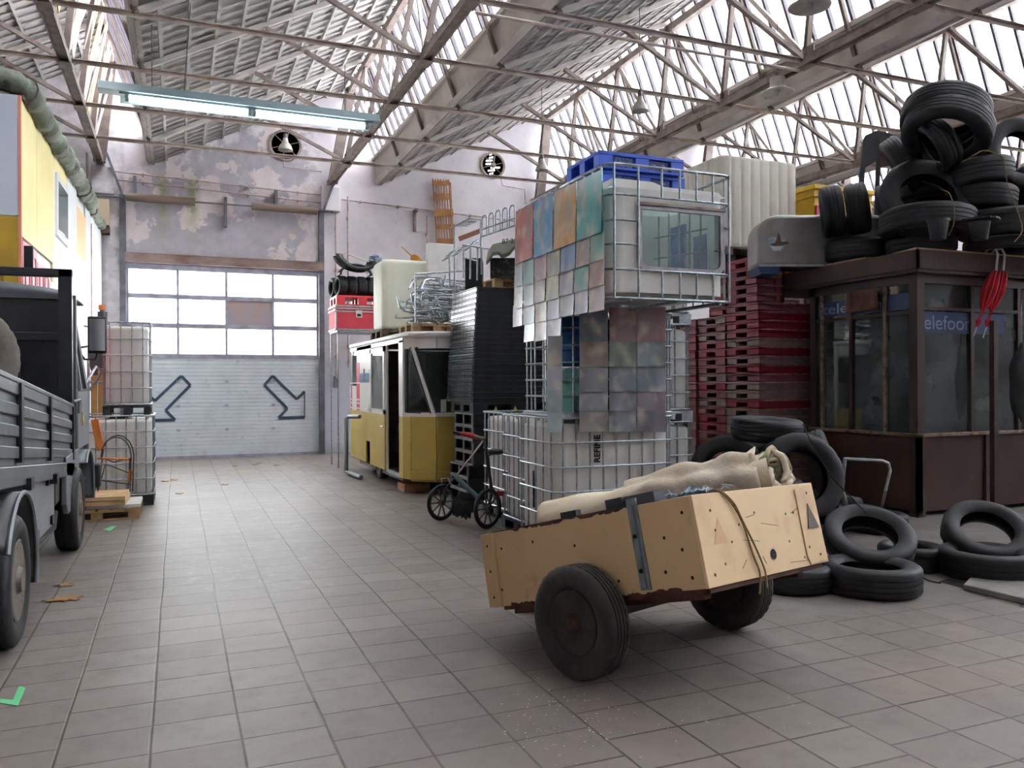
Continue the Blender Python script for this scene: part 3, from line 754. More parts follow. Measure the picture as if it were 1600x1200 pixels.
# drape: loose cloth over the near upper part, with a frayed end
def drape(u, v):
    t = .42+.54*v; c = a0.lerp(a1, t); d = (a1-a0).normalized(); e1, e2 = perp(d); an = -.5+2.5*u
    r = .108+.035*t+.022*min(1, v*3) + .012*min(1, v*4)*sin(u*17+v*3)+.014*sin(v*21+u*5)*v+.01*sin(u*9-v*13)
    up = V((0, 0, 1)); sd = d.cross(up).normalized(); up2 = sd.cross(d)
    return c + (sd*cos(an)*-1*-1+up2*sin(an))*r
dm = MB().grid(lambda u, v: drape(u, v), 26, 34).build('loose_cloth', M['linen'], roll, angle=180, solid=.006)
d = (a1-a0).normalized(); d = (d*1.0-(Fv*.93+Rv*.3)*.75).normalized(); a1 = a1+V((.0, 0, .005))
b = MB(); rr = random.Random(4)
for k, (r, m_) in enumerate(((.135, 0), (.112, 0), (.092, 0), (.062, 0), (.03, 0))):
    pts = []
    for i in range(28):
        an = 2*pi*i/28; e1, e2 = perp(d); q = r*(1+.09*sin(an*3+k)+.05*sin(an*7+k*2)); pts.append(a1+d*(.02-.012*k+rr.uniform(-.012, .02))+(e1*cos(an)+e2*sin(an))*q)
    b.tube(pts, .016, 6, closed=True)
b.lathe([(.001, -.01), (.14, -.015)], 24, a1, d)
b.build('crumpled_end', M['innerroll'], roll, angle=180)
b = MB()
for k in range(7):
    e1, e2 = perp(d); pts = []
    an0 = rr.uniform(0, 6.28)
    for i in range(9):
        q = .05+.09*i/8; an = an0+i*.35; pts.append(a1+d*(.03+rr.uniform(-.02, .02))+(e1*cos(an)+e2*sin(an))*q)
    b.tube(pts, [.012+.012*sin(pi*i/8) for i in range(9)], 6)
b.build('cloth_folds', M['linen'], roll, angle=180)
M['blackpl'] = mat('black plastic sheeting', '2a2d33', 0.35, 0, '1c1e22', 6, bump=0.5, bscale=18, bdist=0.01)
M['denim'] = mat('blue grey cloth', '55677a', 0.9, 0, '9fb0bc', 14, lo=.55, hi=.6)
bun = thing('plastic_bundle', 'crumpled black plastic sheeting and boards along the near side of the cart box', 'sheeting', C(.7, .2, .1))
rr = random.Random(11)
def lump(c, a, b_, h, nm, mt, seed, par, fr=5.0, am=.3):
    r2 = random.Random(seed); ph = [r2.uniform(0, 6) for _ in range(6)]
    def fn(u, v):
        an = 2*pi*u; el = -pi/2+pi*v; x, y, z = cos(an)*cos(el), sin(an)*cos(el), sin(el)
        k = 1+am*(sin(x*fr+ph[0])*sin(y*fr+ph[1])+.6*sin(z*fr*1.7+ph[2]+x*3)+.4*sin(y*fr*2.3+ph[3]))
        return V(c)+V(a)*x*k+V(b_)*y*k+V(h)*z*k
    return MB().grid(fn, 28, 18, closeu=True).build(nm, mt, par, angle=60)
lump(C(.9, .16, .385), Ld*.4, Wd*.1, Ud*.08, 'sheeting', M['blackpl'], 1, bun)
lump(C(.42, .2, .42), Ld*.22, Wd*.12, Ud*.08, 'sheeting', M['blackpl'], 2, bun)
b = MB(); cbox(b, .5, .62, .06, .1, .3, .52); b.build('black_board', M['black'], bun)
b = MB(); cbox(b, .85, .98, .05, .09, .3, .5); b.build('black_board', M['black'], bun)
b = MB(); cbox(b, .30, .5, .1, .28, .4, .52); b.build('dark_box', mat('dark grey box', '3a3f48', .5), bun)
lump(C(.17, .3, .43), Ld*.14, Wd*.14, Ud*.06, 'frayed_cloth', M['denim'], 3, bun, 7)
b = MB()
for i in range(26):
    q = C(rr.uniform(.05, .34), rr.uniform(.1, .45), LH+.02); e = V((rr.uniform(-1, 1), rr.uniform(-1, 1), rr.uniform(.2, 1))).normalized()
    b.tube([q, q+e*.04, q+e*.06+V((rr.uniform(-.03, .03), 0, -.02))], .0025, 4)
b.build('loose_threads', mat('pale threads', 'b9c0c4', .9), bun)['kind'] = 'stuff'

# ================= THREE WHEELED SCOOTER BIKE =================
bk = thing('folding_bike', 'small black folding cycle with spoked wheels and red grip beside the tanks', 'bicycle', (3.0, 8.8, 0))
M['bikeb'] = mat('black bike frame', '202326', 0.4, 0.2)
M['bikeg'] = mat('dark teal tube', '3b5258', 0.3, 0.5)
def bwheel(c, ax, R):
    c = V(c); ax = V(ax).normalized(); b = MB(); b.lathe([(R-.028, -.018), (R-.012, -.021), (R, 0), (R-.012, .021), (R-.028, .018)], 40, c, ax, closed=True)
    w = b.build('wheel', M['rubber'], bk)
    b = MB().lathe([(R-.05, -.012), (R-.027, -.014), (R-.027, .014), (R-.05, .012)], 40, c, ax, closed=True).lathe([(.001, -.04), (.035, -.035), (.04, 0), (.035, .035), (.001, .04)], 14, c, ax)
    u, k = perp(ax)
    for i in range(10):
        a = 2*pi*i/10; e = u*cos(a)+k*sin(a); b.beam(c+e*.03, c+e*(R-.04), .014, .01, up=ax)
    b.build('spokes', mat('grey spokes', '4a4c4e', .4, .3), w)
w1 = P(690, 781, 9.55); w1.z = .215; w2 = P(762, 797, 9.0); w2.z = .225
bwheel(w1, (0.36, -.93, 0), .215); bwheel(w2, (0.48, -.87, 0), .225)
hb = P(757, 686, 9.35); j1 = P(712, 745, 9.5); j2 = P(748, 778, 9.15)
MB().tube([w1+V((0.04, 0, 0)), P(696, 765, 9.55), j1], .016, 8).build('fork', M['bikeb'], bk)
MB().tube([j1, hb], .011, 8).build('steering_rod', M['chrome'], bk)
MB().tube([j1, j2], .03, 10).build('main_tube', M['bikeg'], bk)
MB().tube([j2, w2, P(769, 770, 9.1), P(763, 730, 9.2), hb], .02, 8).build('frame_tube', M['bikeb'], bk)
MB().tube([P(709, 675, 9.6), P(725, 679, 9.5)], .02, 8).build('handle_grip', M['bikeb'], bk)
MB().tube([P(720, 677, 9.5), P(735, 680, 9.45), P(746, 684, 9.4)], [.022, .032, .026], 10).build('handle_grip', mat('red foam grip', 'b02a30', .7, 0, '8e1f26', 20), bk)
MB().tube([P(742, 682, 9.4), hb], .02, 8).build('stem', mat('brass clamp', '7c6a48', .5, .3), bk)
MB().tube([P(765, 735, 9.2), P(762, 712, 9.25), P(774, 708, 9.25)], .014, 8).build('seat_post', M['bikeb'], bk)
b = MB(); sc_ = P(774, 706, 9.25); b.grid(lambda u, v: sc_+Rv*(.09*(1-(2*v-1)**4)**.0*(2*v-1))+V((0, 0, .035*sin(2*pi*u)*math.sqrt(max(.02, 1-(2*v-1)**4))))+Fv*(.06*cos(2*pi*u)*math.sqrt(max(.02, 1-(2*v-1)**4))), 14, 12, closeu=True).build('saddle', M['black'], bk, angle=180)
MB().obox(P(776, 775, 9.05), Rv*.085, Fv*.05, (0, 0, .05)).build('rear_light', mat('red lamp', '8e1c22', .4), bk)
lump(P(724, 790, 9.3), Rv*.12, Fv*.06, V((0, 0, .13)), 'gear_cluster', M['bikeb'], 9, bk, 9, .25)
MB().tube([P(691, 755, 9.5), P(690, 748, 9.5), P(700, 747, 9.5), P(704, 757, 9.5)], .012, 6).build('brake_lever', M['chrome'], bk)
# ================= CAGED TANKS =================
def rloop(x0, x1, y0, y1, r, n=6):
    pts = []
    for cx, cy, a0 in ((x1-r, y1-r, 0), (x0+r, y1-r, pi/2), (x0+r, y0+r, pi), (x1-r, y0+r, 1.5*pi)):
        for i in range(n+1):
            a = a0+pi/2*i/n; pts.append((cx+r*cos(a), cy+r*sin(a)))
    return pts
def rbox(mb, x0, x1, y0, y1, z0, z1, r=.1, rz=.08, rib=0.0, nr=0, open_top=False):
    """soft-cornered tank; optional vertical corrugations"""
    lv = []
    for i in range(5): a = pi/2*i/4; lv.append((rz*(1-sin(a)), z0+rz*(1-cos(a))))
    for i in range(5): a = pi/2*i/4; lv.append((rz*(1-cos(a)), z1-rz*(1-sin(a))))
    base = len(mb.v); n = None
    for ins, z in lv:
        lp = rloop(x0+ins, x1-ins, y0+ins, y1-ins, max(r-ins*.3, .02)); full = []
        for i in range(len(lp)):
            p, q = lp[i], lp[(i+1) % len(lp)]; L = math.hypot(q[0]-p[0], q[1]-p[1]); full.append(p)
            if nr and L > .3:
                for k in range(1, nr*8):
                    t = k/(nr*8); c = (p[0]+(q[0]-p[0])*t, p[1]+(q[1]-p[1])*t); ph = (t*nr) % 1
                    dep = rib if .38 < ph < .62 else (rib*.5 if .3 < ph < .7 else 0)
                    nx, ny = (q[1]-p[1])/L, -(q[0]-p[0])/L
                    if not (z0+.06 < z < z1-.06) and False: dep = 0
                    full.append((c[0]-nx*dep, c[1]-ny*dep))
        n = len(full); mb.v += [V((a, b_, z)) for a, b_ in full]
    for i in range(len(lv)-1):
        for j in range(n): mb.face((base+i*n+j, base+i*n+(j+1) % n, base+(i+1)*n+(j+1) % n, base+(i+1)*n+j))
    mb.face([base+j for j in range(n)][::-1])
    mb.face([base+(len(lv)-1)*n+j for j in range(n)])
    return mb
def cage_mb(x0, x1, y0, y1, z0, z1, nv=(7, 6), nh=6, r=.009, top=None):
    b = MB(); lv = [z0+(z1-z0)*i/(nh-1) for i in range(nh)]
    for i, z in enumerate(lv):
        b.tube([(a, c, z) for a, c in rloop(x0, x1, y0, y1, .09, 4)], r*(1.35 if i in (0, nh-1) else 1), 6, closed=True)
    for k in range(nv[0]):
        x = x0+.09+(x1-x0-.18)*k/(nv[0]-1)
        for y in (y0+.008, y1-.008): b.tube([(x, y, z0), (x, y, z1)], r, 6)
    for k in range(nv[1]):
        y = y0+.09+(y1-y0-.18)*k/(nv[1]-1)
        for x in (x0+.008, x1-.008): b.tube([(x, y, z0), (x, y, z1)], r, 6)
    return b
def palbase(mb, x0, x1, y0, y1, z0, z1):
    mb.bx(x0, x1, y0, y1, z1-.03, z1)
    for fx in (0, .43, .86):
        for fy in (0, .43, .86):
            mb.bx(x0+(x1-x0)*fx, x0+(x1-x0)*(fx+.14), y0+(y1-y0)*fy, y0+(y1-y0)*(fy+.14), z0+.02, z1-.03)
    for fx in (0, .43, .86): mb.bx(x0+(x1-x0)*fx, x0+(x1-x0)*(fx+.14), y0, y1, z0, z0+.02)
    return mb
def ibc(name_label, x0, x1, y0, y1, z0, z1, rot=0, group='caged white tanks', tmat=None, pal=None, nv=(7, 6), tank=True, tanktop=.05):
    c = V(((x0+x1)/2, (y0+y1)/2, z0)); t = thing('caged_tank', name_label, 'tank', c, group)
    pz = z0+.13
    palbase(MB(), x0, x1, y0, y1, z0, pz).build('pallet_base', pal or M['black'], t, smooth=False)
    if tank:
        tk = rbox(MB(), x0+.03, x1-.03, y0+.03, y1-.03, pz+.01, z1-tanktop, .12, .05, .012, 4).build('tank', tmat or M['hdpe'], t, angle=50)
        MB().lathe([(.12, 0), (.12, .03), (.001, .035)], 20, ((x0+x1)/2, (y0+y1)/2, z1-tanktop-.004)).build('filler_cap', M['black'], tk)
    cage_mb(x0, x1, y0, y1, pz+.02, z1, nv).build('cage', M['tubesteel'], t)
    if rot: t.rotation_euler[2] = rot
    return t
# left side, beyond the truck
tL = ibc('lower caged white tank on the floor beside the shed and roller door', -1.2, -.3, 11.9, 12.95, 0, 1.2)
ibc('upper caged white tank standing on another near the roller door', -.92, -.34, 12.05, 12.9, 1.2, 2.45, nv=(4, 5))
# middle
t1 = ibc('caged white tank beside the folding cycle', 3.5, 4.6, 8.58, 9.5, 0, 1.26)
t2 = ibc('caged white tank with black lettering, below the hanging picture sheets', 3.18, 4.48, 6.72, 7.6, 0, 1.28, nv=(9, 5))
t1b = ibc('narrow caged white tank with a black panel, between the lettered tank and the cycle', 3.36, 4.5, 7.66, 8.5, 0, 1.26)
tag(MB().obox(P(838, 735, 7.95)-V((.04, 0, 0)), (.0, .0, .0)+V((0.0, -.0, 0)) if False else V((.09, -.14, 0)), (.012, .008, 0), V((.0, 0, -.36))).build('dark_plate', mat('dark glossy panel', '23303c', .25), None, loc=(3.3, 7.6, .5)), 'small dark glossy panel leaning on the cage of a white tank', 'plate')
text('lettering', 'REFINE', .088, M['hole'], (3.66, 6.748-.01, .86), (0, 0, 1), (-1, 0, 0), t2, .95, .004, .03)

# cage with barrels, on the lettered tank
mc = thing('wire_cage', 'open steel cage filled with blue drums, standing on the lettered tank', 'cage', (3.9, 7.2, 1.28))
cage_mb(3.3, 4.5, 6.74, 7.72, 1.32, 2.28, (7, 5), 7).build('cage_frame', M['tubesteel'], mc)
MB().bx(3.3, 4.5, 6.74, 7.72, 1.285, 1.32).build('cage_floor', M['steel'], mc)
M['blue'] = mat('blue drum plastic', '1f5f9e', 0.4, 0, '184a80', 3)
M['teal'] = mat('teal plastic', '6fb5a8', 0.5, 0, '2e6e70', 4)
for i, (x, y, r, z0, h, m_, lab) in enumerate(((3.62, 7.05, .2, 1.33, .42, 'teal', 'teal drum low in the open steel cage, at its left'), (4.12, 7.1, .2, 1.33, .45, 'black', 'black drum low in the open steel cage, at its right'), (3.65, 7.2, .2, 1.77, .48, 'blue', 'blue drum on the teal drum in the open steel cage'), (4.15, 7.2, .2, 1.8, .44, 'blue', 'blue drum on the black drum in the open steel cage'))):
    b = MB().lathe([(.001, 0), (r*.93, 0), (r, .03), (r, h*.3), (r+.01, h*.32), (r, h*.34), (r, h*.66), (r+.01, h*.68), (r, h*.7), (r, h-.03), (r*.9, h), (.001, h)], 28, (x, y, z0))
    o = b.build('drum', M[m_], None, loc=(x, y, z0)); tag(o, lab, 'drum', 'drums in the open cage')
    MB().lathe([(.03, 0), (.03, .015), (.001, .018)], 10, (x-.1, y, z0+h)).build('bung', M['white'], o)

# overhanging tank with the camper window
XU0, XU1, YU0, YU1, ZU0, ZU1 = 3.29, 4.53, 5.89, 6.88, 2.31, 3.42
up = thing('caged_tank', 'overhanging caged white tank with a camper window set in its front', 'tank', (3.9, 6.4, 2.31), 'caged white tanks')
# tank shell with a real opening behind the window: four-sided shell
wx0, wx1, wz0, wz1 = 3.60, 4.44, 2.57, 3.09
b = MB(); lp = rloop(XU0+.04, XU1-.04, YU0+.04, YU1-.02, .12, 6)
zt, zb = ZU1-.13, ZU0+.05
shell = [(0.0, zb+.05), (0, zt-.06), (.02, zt-.02), (.06, zt)]
n_ = len(lp)
def seg(z0, z1, skip=None):
    for i in range(n_):
        p, q = lp[i], lp[(i+1) % n_]
        if skip and skip(p, q): continue
        b.poly([(p[0], p[1], z0), (q[0], q[1], z0), (q[0], q[1], z1), (p[0], p[1], z1)])
front = lambda p, q: abs(p[1]-(YU0+.04)) < 1e-3 and abs(q[1]-(YU0+.04)) < 1e-3
seg(zb, zt-.05, front)
yf = YU0+.04; fx0, fx1 = XU0+.16, XU1-.16
for x0, x1, z0, z1 in ((fx0, fx1, zb, wz0), (fx0, fx1, wz1, zt-.05), (fx0, wx0, wz0, wz1)) + (((wx1, fx1, wz0, wz1),) if wx1 < fx1 else ()):
    b.poly([(x0, yf, z0), (x1, yf, z0), (x1, yf, z1), (x0, yf, z1)])
# softly stepped top
def topz(x, y): return zt - (.045 if (3.72 < x < 4.0) else 0.03 if x >= 4.0 else 0)
N = 24
def topfn(u, v):
    x = XU0+.04+(XU1-XU0-.08)*u; y = YU0+.04+(YU1-YU0-.06)*v
    e = min(u, 1-u, v, 1-v); s_ = min(1, e/.06); s_ = math.sqrt(max(0, 1-(1-s_)**2))
    step = .035*(1/(1+math.exp(-(x-3.82)/.02)))
    return (x, y, zt-.05+(.05)*s_ + .035 - step*s_ - .035*(1-s_))
b.build('tank', M['hdpe'], up, angle=50, merge=True)
MB().grid(topfn, N, N).build('tank_top', mat('extra translucent tank plastic', 'f2f2ee', .4, 0, trans=.55), up, angle=50)  # same plastic as the walls, made more translucent to brighten the interior
b = MB(); b.prism([(a, c, zb) for a, c in lp], (0, 0, .006)); b.build('tank_bottom', M['hdpe'], up)
b = MB()
lv = [ZU0+.0+(ZU1-ZU0)*i/5*.985 for i in range(6)]
lvz = [ZU0, 2.55, 2.76, 2.96, 3.17, ZU1]
for i, z in enumerate(lvz):
    r = .013 if i in (0, 5) else .01
    pts = rloop(XU0, XU1, YU0, YU1, .11, 5)
    if i in (0, 1, 4, 5): b.tube([(a, c, z) for a, c in pts], r, 8, closed=True)
    else:
        # cut away in front of the window
        q = [(a, c) for a, c in pts]
        start = [k for k, (a, c) in enumerate(q) if abs(c-YU0) < 1e-4 and a > 4.2][0]
        seq = q[start:]+q[:start]; seq = [(4.47, YU0)]+[s for s in seq if not (abs(s[1]-YU0) < 1e-4 and s[0] > 4.2 and s[0] < 4.43)]
        seq = [s for s in seq]+[(3.57, YU0)]
        b.tube([(a, c, z) for a, c in seq], r, 8)
for x in (3.34, 3.57, 3.8, 3.98, 4.15, 4.32, 4.49):
    for z0, z1 in (((ZU0, ZU1),) if x in (3.34, 3.57, 4.49) else ((ZU0, 2.55), (3.17, ZU1))): b.tube([(x, YU0-.004, z0), (x, YU0-.004, z1)], .01, 8)
for k in range(6):
    y = YU0+.12+(YU1-YU0-.2)*k/5
    for x in (XU0, XU1): b.tube([(x, y, ZU0), (x, y, ZU1)], .01, 6)
for x in (3.5, 3.95, 4.4): b.tube([(x, YU0, ZU0-.012), (x+.0, YU1, ZU0-.012)], .014, 8)
b.build('cage', M['tubesteel'], up)
# camper window
def rrect(x0, x1, z0, z1, r, n=5, rt=None):
    pts = []
    for cx, cz, a0, rr_ in ((x1, z1, 0, rt if rt is not None else r), (x0, z1, pi/2, rt if rt is not None else r), (x0, z0, pi, r), (x1, z0, 1.5*pi, r)):
        ccx = cx-rr_ if a0 in (0, 1.5*pi) else cx+rr_; ccz = cz-rr_ if a0 in (0, pi/2) else cz+rr_
        for i in range(n+1): a = a0+pi/2*i/n; pts.append((ccx+rr_*cos(a), ccz+rr_*sin(a)))
    return pts
b = MB(); o1 = rrect(wx0-.02, wx1+.02, wz0-.02, wz1+.02, .09, rt=.015); o2 = rrect(wx0+.02, wx1-.02, wz0+.02, wz1-.02, .07, rt=.01)
n = len(o1)
for i in range(n):
    j = (i+1) % n
    b.prism([(o1[i][0], yf-.02, o1[i][1]), (o1[j][0], yf-.02, o1[j][1]), (o2[j][0], yf-.02, o2[j][1]), (o2[i][0], yf-.02, o2[i][1])], (0, .03, 0))
wf = b.build('window_frame', mat('aluminium window frame', 'a8a5a8', .4, .6, '8a8588', 8), up)
b = MB(); b.bx(wx0-.02, wx1+.03, yf-.035, yf-.015, wz1+.015, wz1+.035); b.build('frame_lip', mat('rusted top lip', '8f8a88', .6, .2, '7a5a4a', 9), wf)
M['winglass'] = glassmat('camper window glass', 'e6f2f0', .04, .02, .2, 'dfe8e6')
MB().poly([(x, yf-.005, z) for x, z in o2]).build('pane', M['winglass'], wf, solid=.003, smooth=False)
MB().tube([(4.36, yf-.02, 2.76), (4.42, yf-.02, 2.76)], .008, 6).build('latch', M['black'], wf)
# what shows through the window: blue crate side and small orange parcels
for x, lab in ((4.02, 'small white and orange parcel seen low through the camper window, left'), (4.2, 'white and orange parcel seen low through the camper window, right')):
    o = tag(rbox(MB(), x, x+.14, 6.4, 6.5, zb+.012, zb+.17, .03, .03).build('parcel', mat('parcel', 'e9c9a8', .6, 0, 'd9662e', 9, lo=.5, hi=.55), None, loc=(x, 6.45, zb)), lab, 'parcel', 'parcels behind the camper window')
o = thing('wire_grid', 'steel wire grid standing inside the overhanging tank behind its window', 'grid', (4.0, 6.7, zb+.01))
for k in range(5): MB().tube([(4.36-.02*k, 6.12+.14*k, zb+.012), (4.36-.02*k, 6.12+.14*k, 3.2)], .009, 6).build('rod', M['tubesteel'], o)
for z in (2.58, 2.78, 2.98): MB().tube([(4.38, 6.06, z), (4.26, 6.74, z+.02)], .008, 6).build('rod', M['tubesteel'], o)
for y0, y1, z1, c, lab in ((6.14, 6.32, 2.95, '4f78b8', 'blue board inside the overhanging tank, nearer the window'), (6.46, 6.7, 3.1, '3f6fc0', 'brighter blue board inside the overhanging tank, deeper in')):
    tag(MB().bx(4.42, 4.44, y0, y1, zb+.01, z1).build('inner_board', mat('blue inner board', c, .5, 0, '88a6cc', 6), None, loc=(4.43, y0, zb)), lab, 'board')
o = thing('white_canister', 'white rounded canister inside the overhanging tank, left behind its window', 'canister', (3.85, 6.5, zb+.01))
rbox(MB(), 3.72, 3.98, 6.45, 6.7, zb+.01, 3.02, .1, .11).build('canister_body', M['white'], o)

# second tank behind, carrying the picture sheets
ibc('caged tank hidden behind the large upper picture sheets', 3.3, 4.5, 6.93, 7.9, 2.33, 3.43, pal=M['steel'])
# blue plastic pallets
def ppal(mb, x0, x1, y0, y1, z0, z1, slots=True):
    """plastic pallet with openings on the long and short sides"""
    h = z1-z0; mb.bx(x0, x1, y0, y1, z1-h*.22, z1); mb.bx(x0, x1, y0, y1, z0, z0+h*.14)
    w = x1-x0; d = y1-y0
    for fx in (0, .42, .84):
        for fy in (0, .42, .84): mb.bx(x0+w*fx, x0+w*(fx+.16), y0+d*fy, y0+d*(fy+.16), z0+h*.14, z1-h*.22)
    return mb
M['bluep'] = mat('bright blue plastic', '2d5bd0', 0.45, 0, '2450ba', 3)
M['bluedk'] = mat('dark blue lattice', '1b2f66', 0.5, 0, '5d7bd0', 40, lo=.55, hi=.6)
bx0, by0 = 4.47, 8.22
zz = 3.62
# carrier tank below the blue pallets
ibc('third caged tank in the upper row, below the blue pallets', 4.5, 5.7, 8.2, 9.2, 2.3, 3.44, pal=M['steel'], group='caged white tanks')
ibc('caged tank at floor level behind the open steel cage', 4.62, 5.75, 8.2, 9.2, 0, 1.14, pal=M['steel'])
ibc('caged tank between floor tank and upper row, behind the open steel cage', 4.6, 5.72, 8.2, 9.2, 1.14, 2.3, pal=M['steel'])
for i, lab in enumerate(('lowest of the bright blue pallets above the tanks', 'second lowest bright blue pallet above the tanks', 'second highest bright blue pallet above the tanks', 'topmost bright blue pallet above the tanks')):
    z0 = 3.46+i*.205; x = bx0+(.05 if i < 3 else 0); y = by0+(.05 if i < 3 else 0)
    o = ppal(MB(), x, x+1.15, y, y+.85, z0, z0+.2).build('plastic_pallet', M['bluep'], None, loc=(x+.5, y+.4, z0), bev=.006); tag(o, lab, 'pallet', 'blue pallets')
    for s_ in (.18, .6):
        MB().bx(x+1.15*s_, x+1.15*(s_+.22), y+.03, y+.035, z0+.03, z0+.155).build('slot_lattice', M['bluedk'], o)

# picture sheets hung on the long side (x = 3.27) and on the front of the cage below
def sheet_mat():
    m, t, b = newmat('printed picture sheet'); co = t.add('ShaderNodeTexCoord').outputs['Object']
    oi = t.add('ShaderNodeObjectInfo')
    mp = t.add('ShaderNodeVectorMath', operation='ADD'); t.link(co, mp.inputs[0])
    sc = t.math('MULTIPLY', oi.outputs['Random'], 37.0); cv = t.add('ShaderNodeCombineXYZ'); t.link(sc, cv.inputs[0]); t.link(sc, cv.inputs[1]); t.link(sc, cv.inputs[2])
    t.link(cv.outputs[0], mp.inputs[1])
    st = t.add('ShaderNodeMapping'); st.inputs['Scale'].default_value = (1, 1, .45); t.link(mp.outputs[0], st.inputs[0])
    n1 = t.noise(5.5, st.outputs[0], 1.5, .4); n2 = t.noise(6.5, mp.outputs[0], 1.5, .4)
    base = oi.outputs['Color']
    c1 = t.mix(t.math('MULTIPLY', t.ramp(n1, .4, .7), .8), base, lin('868c91'))
    c2 = t.mix(t.math('MULTIPLY', t.ramp(n2, .5, .75), .55), c1, lin('d9d0b8'))
    c3 = t.mix(t.math('MULTIPLY', t.ramp(n1, .45, .25), .6), c2, lin('34404c'))
    t.link(c3, b.inputs['Base Color']); b.inputs['Roughness'].default_value = .28; b.inputs['Specular IOR Level'].default_value = .6
    return m
M['sheet'] = sheet_mat()
M['sheetb'] = mat('sheet mirror face', 'c9ccd0', .18, .55)
def sheet(pts, col, lab, grp, mt=None, curl=.0):
    """pts: top-left, top-right, bottom-right, bottom-left"""
    a, b_, c, d_ = [V(p) for p in pts]; nrm = (b_-a).cross(d_-a).normalized()
    def fn(u, v):
        p = a.lerp(b_, u).lerp(d_.lerp(c, u), v); return p + nrm*(curl*v*v + .003*sin(pi*u))
    o = MB().grid(fn, 5, 6).build('picture_sheet', mt or M['sheet'], None, loc=a, solid=.0016, smooth=False)
    o.color = lin(col); return tag(o, lab, 'picture sheet', grp)
XS = 3.262
def SX(px, py, dx=0): p = PA(0, XS-dx, px, py); return p
rnd = random.Random(21)
# row borders as (left x, right x, top-left y, top-right y, bottom-left y, bottom-right y)
def side_row(ri, edges, tl, tr, bl, br, cols, names, dx, word):
    n = len(edges)-1; x0, x1 = edges[0], edges[-1]
    for i in range(n):
        ea, eb = edges[i], edges[i+1]
        def yy(x, l, r): return l+(r-l)*(x-x0)/(x1-x0)
        j = rnd.uniform(-1.2, 1.2)
        if cols[i] is None: continue
        g_ = .75; pts = [SX(ea+g_, yy(ea, tl, tr), dx), SX(eb-g_, yy(eb, tl, tr), dx), SX(eb-1-g_+j*.4, yy(eb, bl, br)+j, dx+.012), SX(ea-1+g_+j*.4, yy(ea, bl, br)+j, dx+.012)]
        sheet(pts, cols[i], names[i], 'picture sheets hung on the side of the upper cages', M['sheetb'] if cols[i] == 'MIRR' else None) if cols[i] != 'MIRR' else sheet(pts, 'dfe3ea', names[i], 'picture sheets hung on the side of the upper cages', M['sheetb'])
def nm(row, n, word): return ['%s sheet in the %s row of the long cage side, %s' % (ordn(i), row, w) for i, w in enumerate(word)]
side_row(0, [805, 834, 865, 901, 941], 331, 264, 414, 362, ['d0655c', '4f9fd0', 'd09a45', '35a5a5'], nm('top', 4, ['red and orange', 'blue and white', 'amber', 'turquoise']), .03, '')
side_row(1, [804, 818, 835, 855, 876, 900, 923, 946], 408, 342, 450, 405, ['8a9aa8', '68a8a8', 'b06a86', '9a9a80', '6a8fc0', '9a8a88', '6fa8a0'], nm('second', 7, ['grey', 'pale teal', 'pink', 'olive grey', 'blue', 'brownish', 'sea green']), .022, '')
side_row(2, [803, 818, 835, 853, 874, 897, 921, 946], 445, 400, 484, 445, ['8a9a8a', '7a9a9a', '9a8a8a', '9aa060', '8a8098', '50a098', '985f5c'], nm('third', 7, ['grey green', 'dull teal', 'mauve grey', 'yellow green', 'violet grey', 'teal', 'dark red']), .015, '')
side_row(3, [801, 817, 836, 855, 875, 898, 920, 946], 478, 440, 510, 484, ['8d8490', '7a9698', 'a58a70', '9a92a8', '98a0a8', 'a0a4b8', 'b08f98'], nm('fourth', 7, ['plum grey', 'slate teal', 'tan', 'lilac', 'pale grey', 'pale lilac', 'rose grey']), .008, '')
side_row(4, [819, 836, 855, 878], 505, 493, 536, 525, ['MIRR', 'a0948c', '9a9c9c'], nm('fifth', 3, ['glaring white', 'taupe', 'light grey']), .006, '')
YSF = 6.695
def SY(px, py, dy=0): return PA(1, YSF-dy, px, py)
for i, (y0, y1, c, w_) in enumerate(((525, 573, 'b0aca8', 'topmost, white to sand'), (571, 610, 'b4b6bc', 'second, pale grey'), (608, 645, '8c9a9c', 'third, marbled'), (642, 676, '94a4a8', 'lowest, blue grey'))):
    sheet([SY(856, y0, .02-.004*i+.02), SY(879, y0, .02+.02-.004*i), SY(878, y1, .03+.02-.004*i), SY(855, y1, .03+.02-.004*i)], c, 'narrow sheet of the single hanging strip, %s' % w_, 'strip of narrow picture sheets')
rows = [(480, 534), (532, 573), (570, 612), (610, 642), (640, 675)]
fcols = [['5c6670', '8c5a58', '8c4e50'], ['8a7a68', '7f8e80', '6f8288'], ['6d6a70', '66727c', '6c7680'], ['70707a', '686a74', '78606c'], ['807a70', '3f4858', '6c6470']]
fn_ = ['slate', 'brick', 'rust red', 'tan', 'grey green', 'blue grey', 'umber', 'steel blue', 'slate blue', 'dusk grey', 'lead grey', 'mauve', 'sand and grey', 'navy with a white shape', 'plum']
for r_ in range(5):
    for c_ in range(3):
        e = [904.5, 951, 995, 1041]; y0, y1 = rows[r_]; jj = rnd.uniform(-.8, .8)
        dz = .03-.005*r_
        sheet([SY(e[c_]+.8, y0, dz), SY(e[c_+1]-.8, y0, dz), SY(e[c_+1]-.8+jj, y1, dz+.012), SY(e[c_]+.8+jj, y1, dz+.012)], fcols[r_][c_], '%s picture sheet, %s of the %s row on the front panel' % (fn_[r_*3+c_], ['left', 'middle', 'right'][c_], ['top', 'second', 'third', 'fourth', 'bottom'][r_]), 'picture sheets on the front panel')

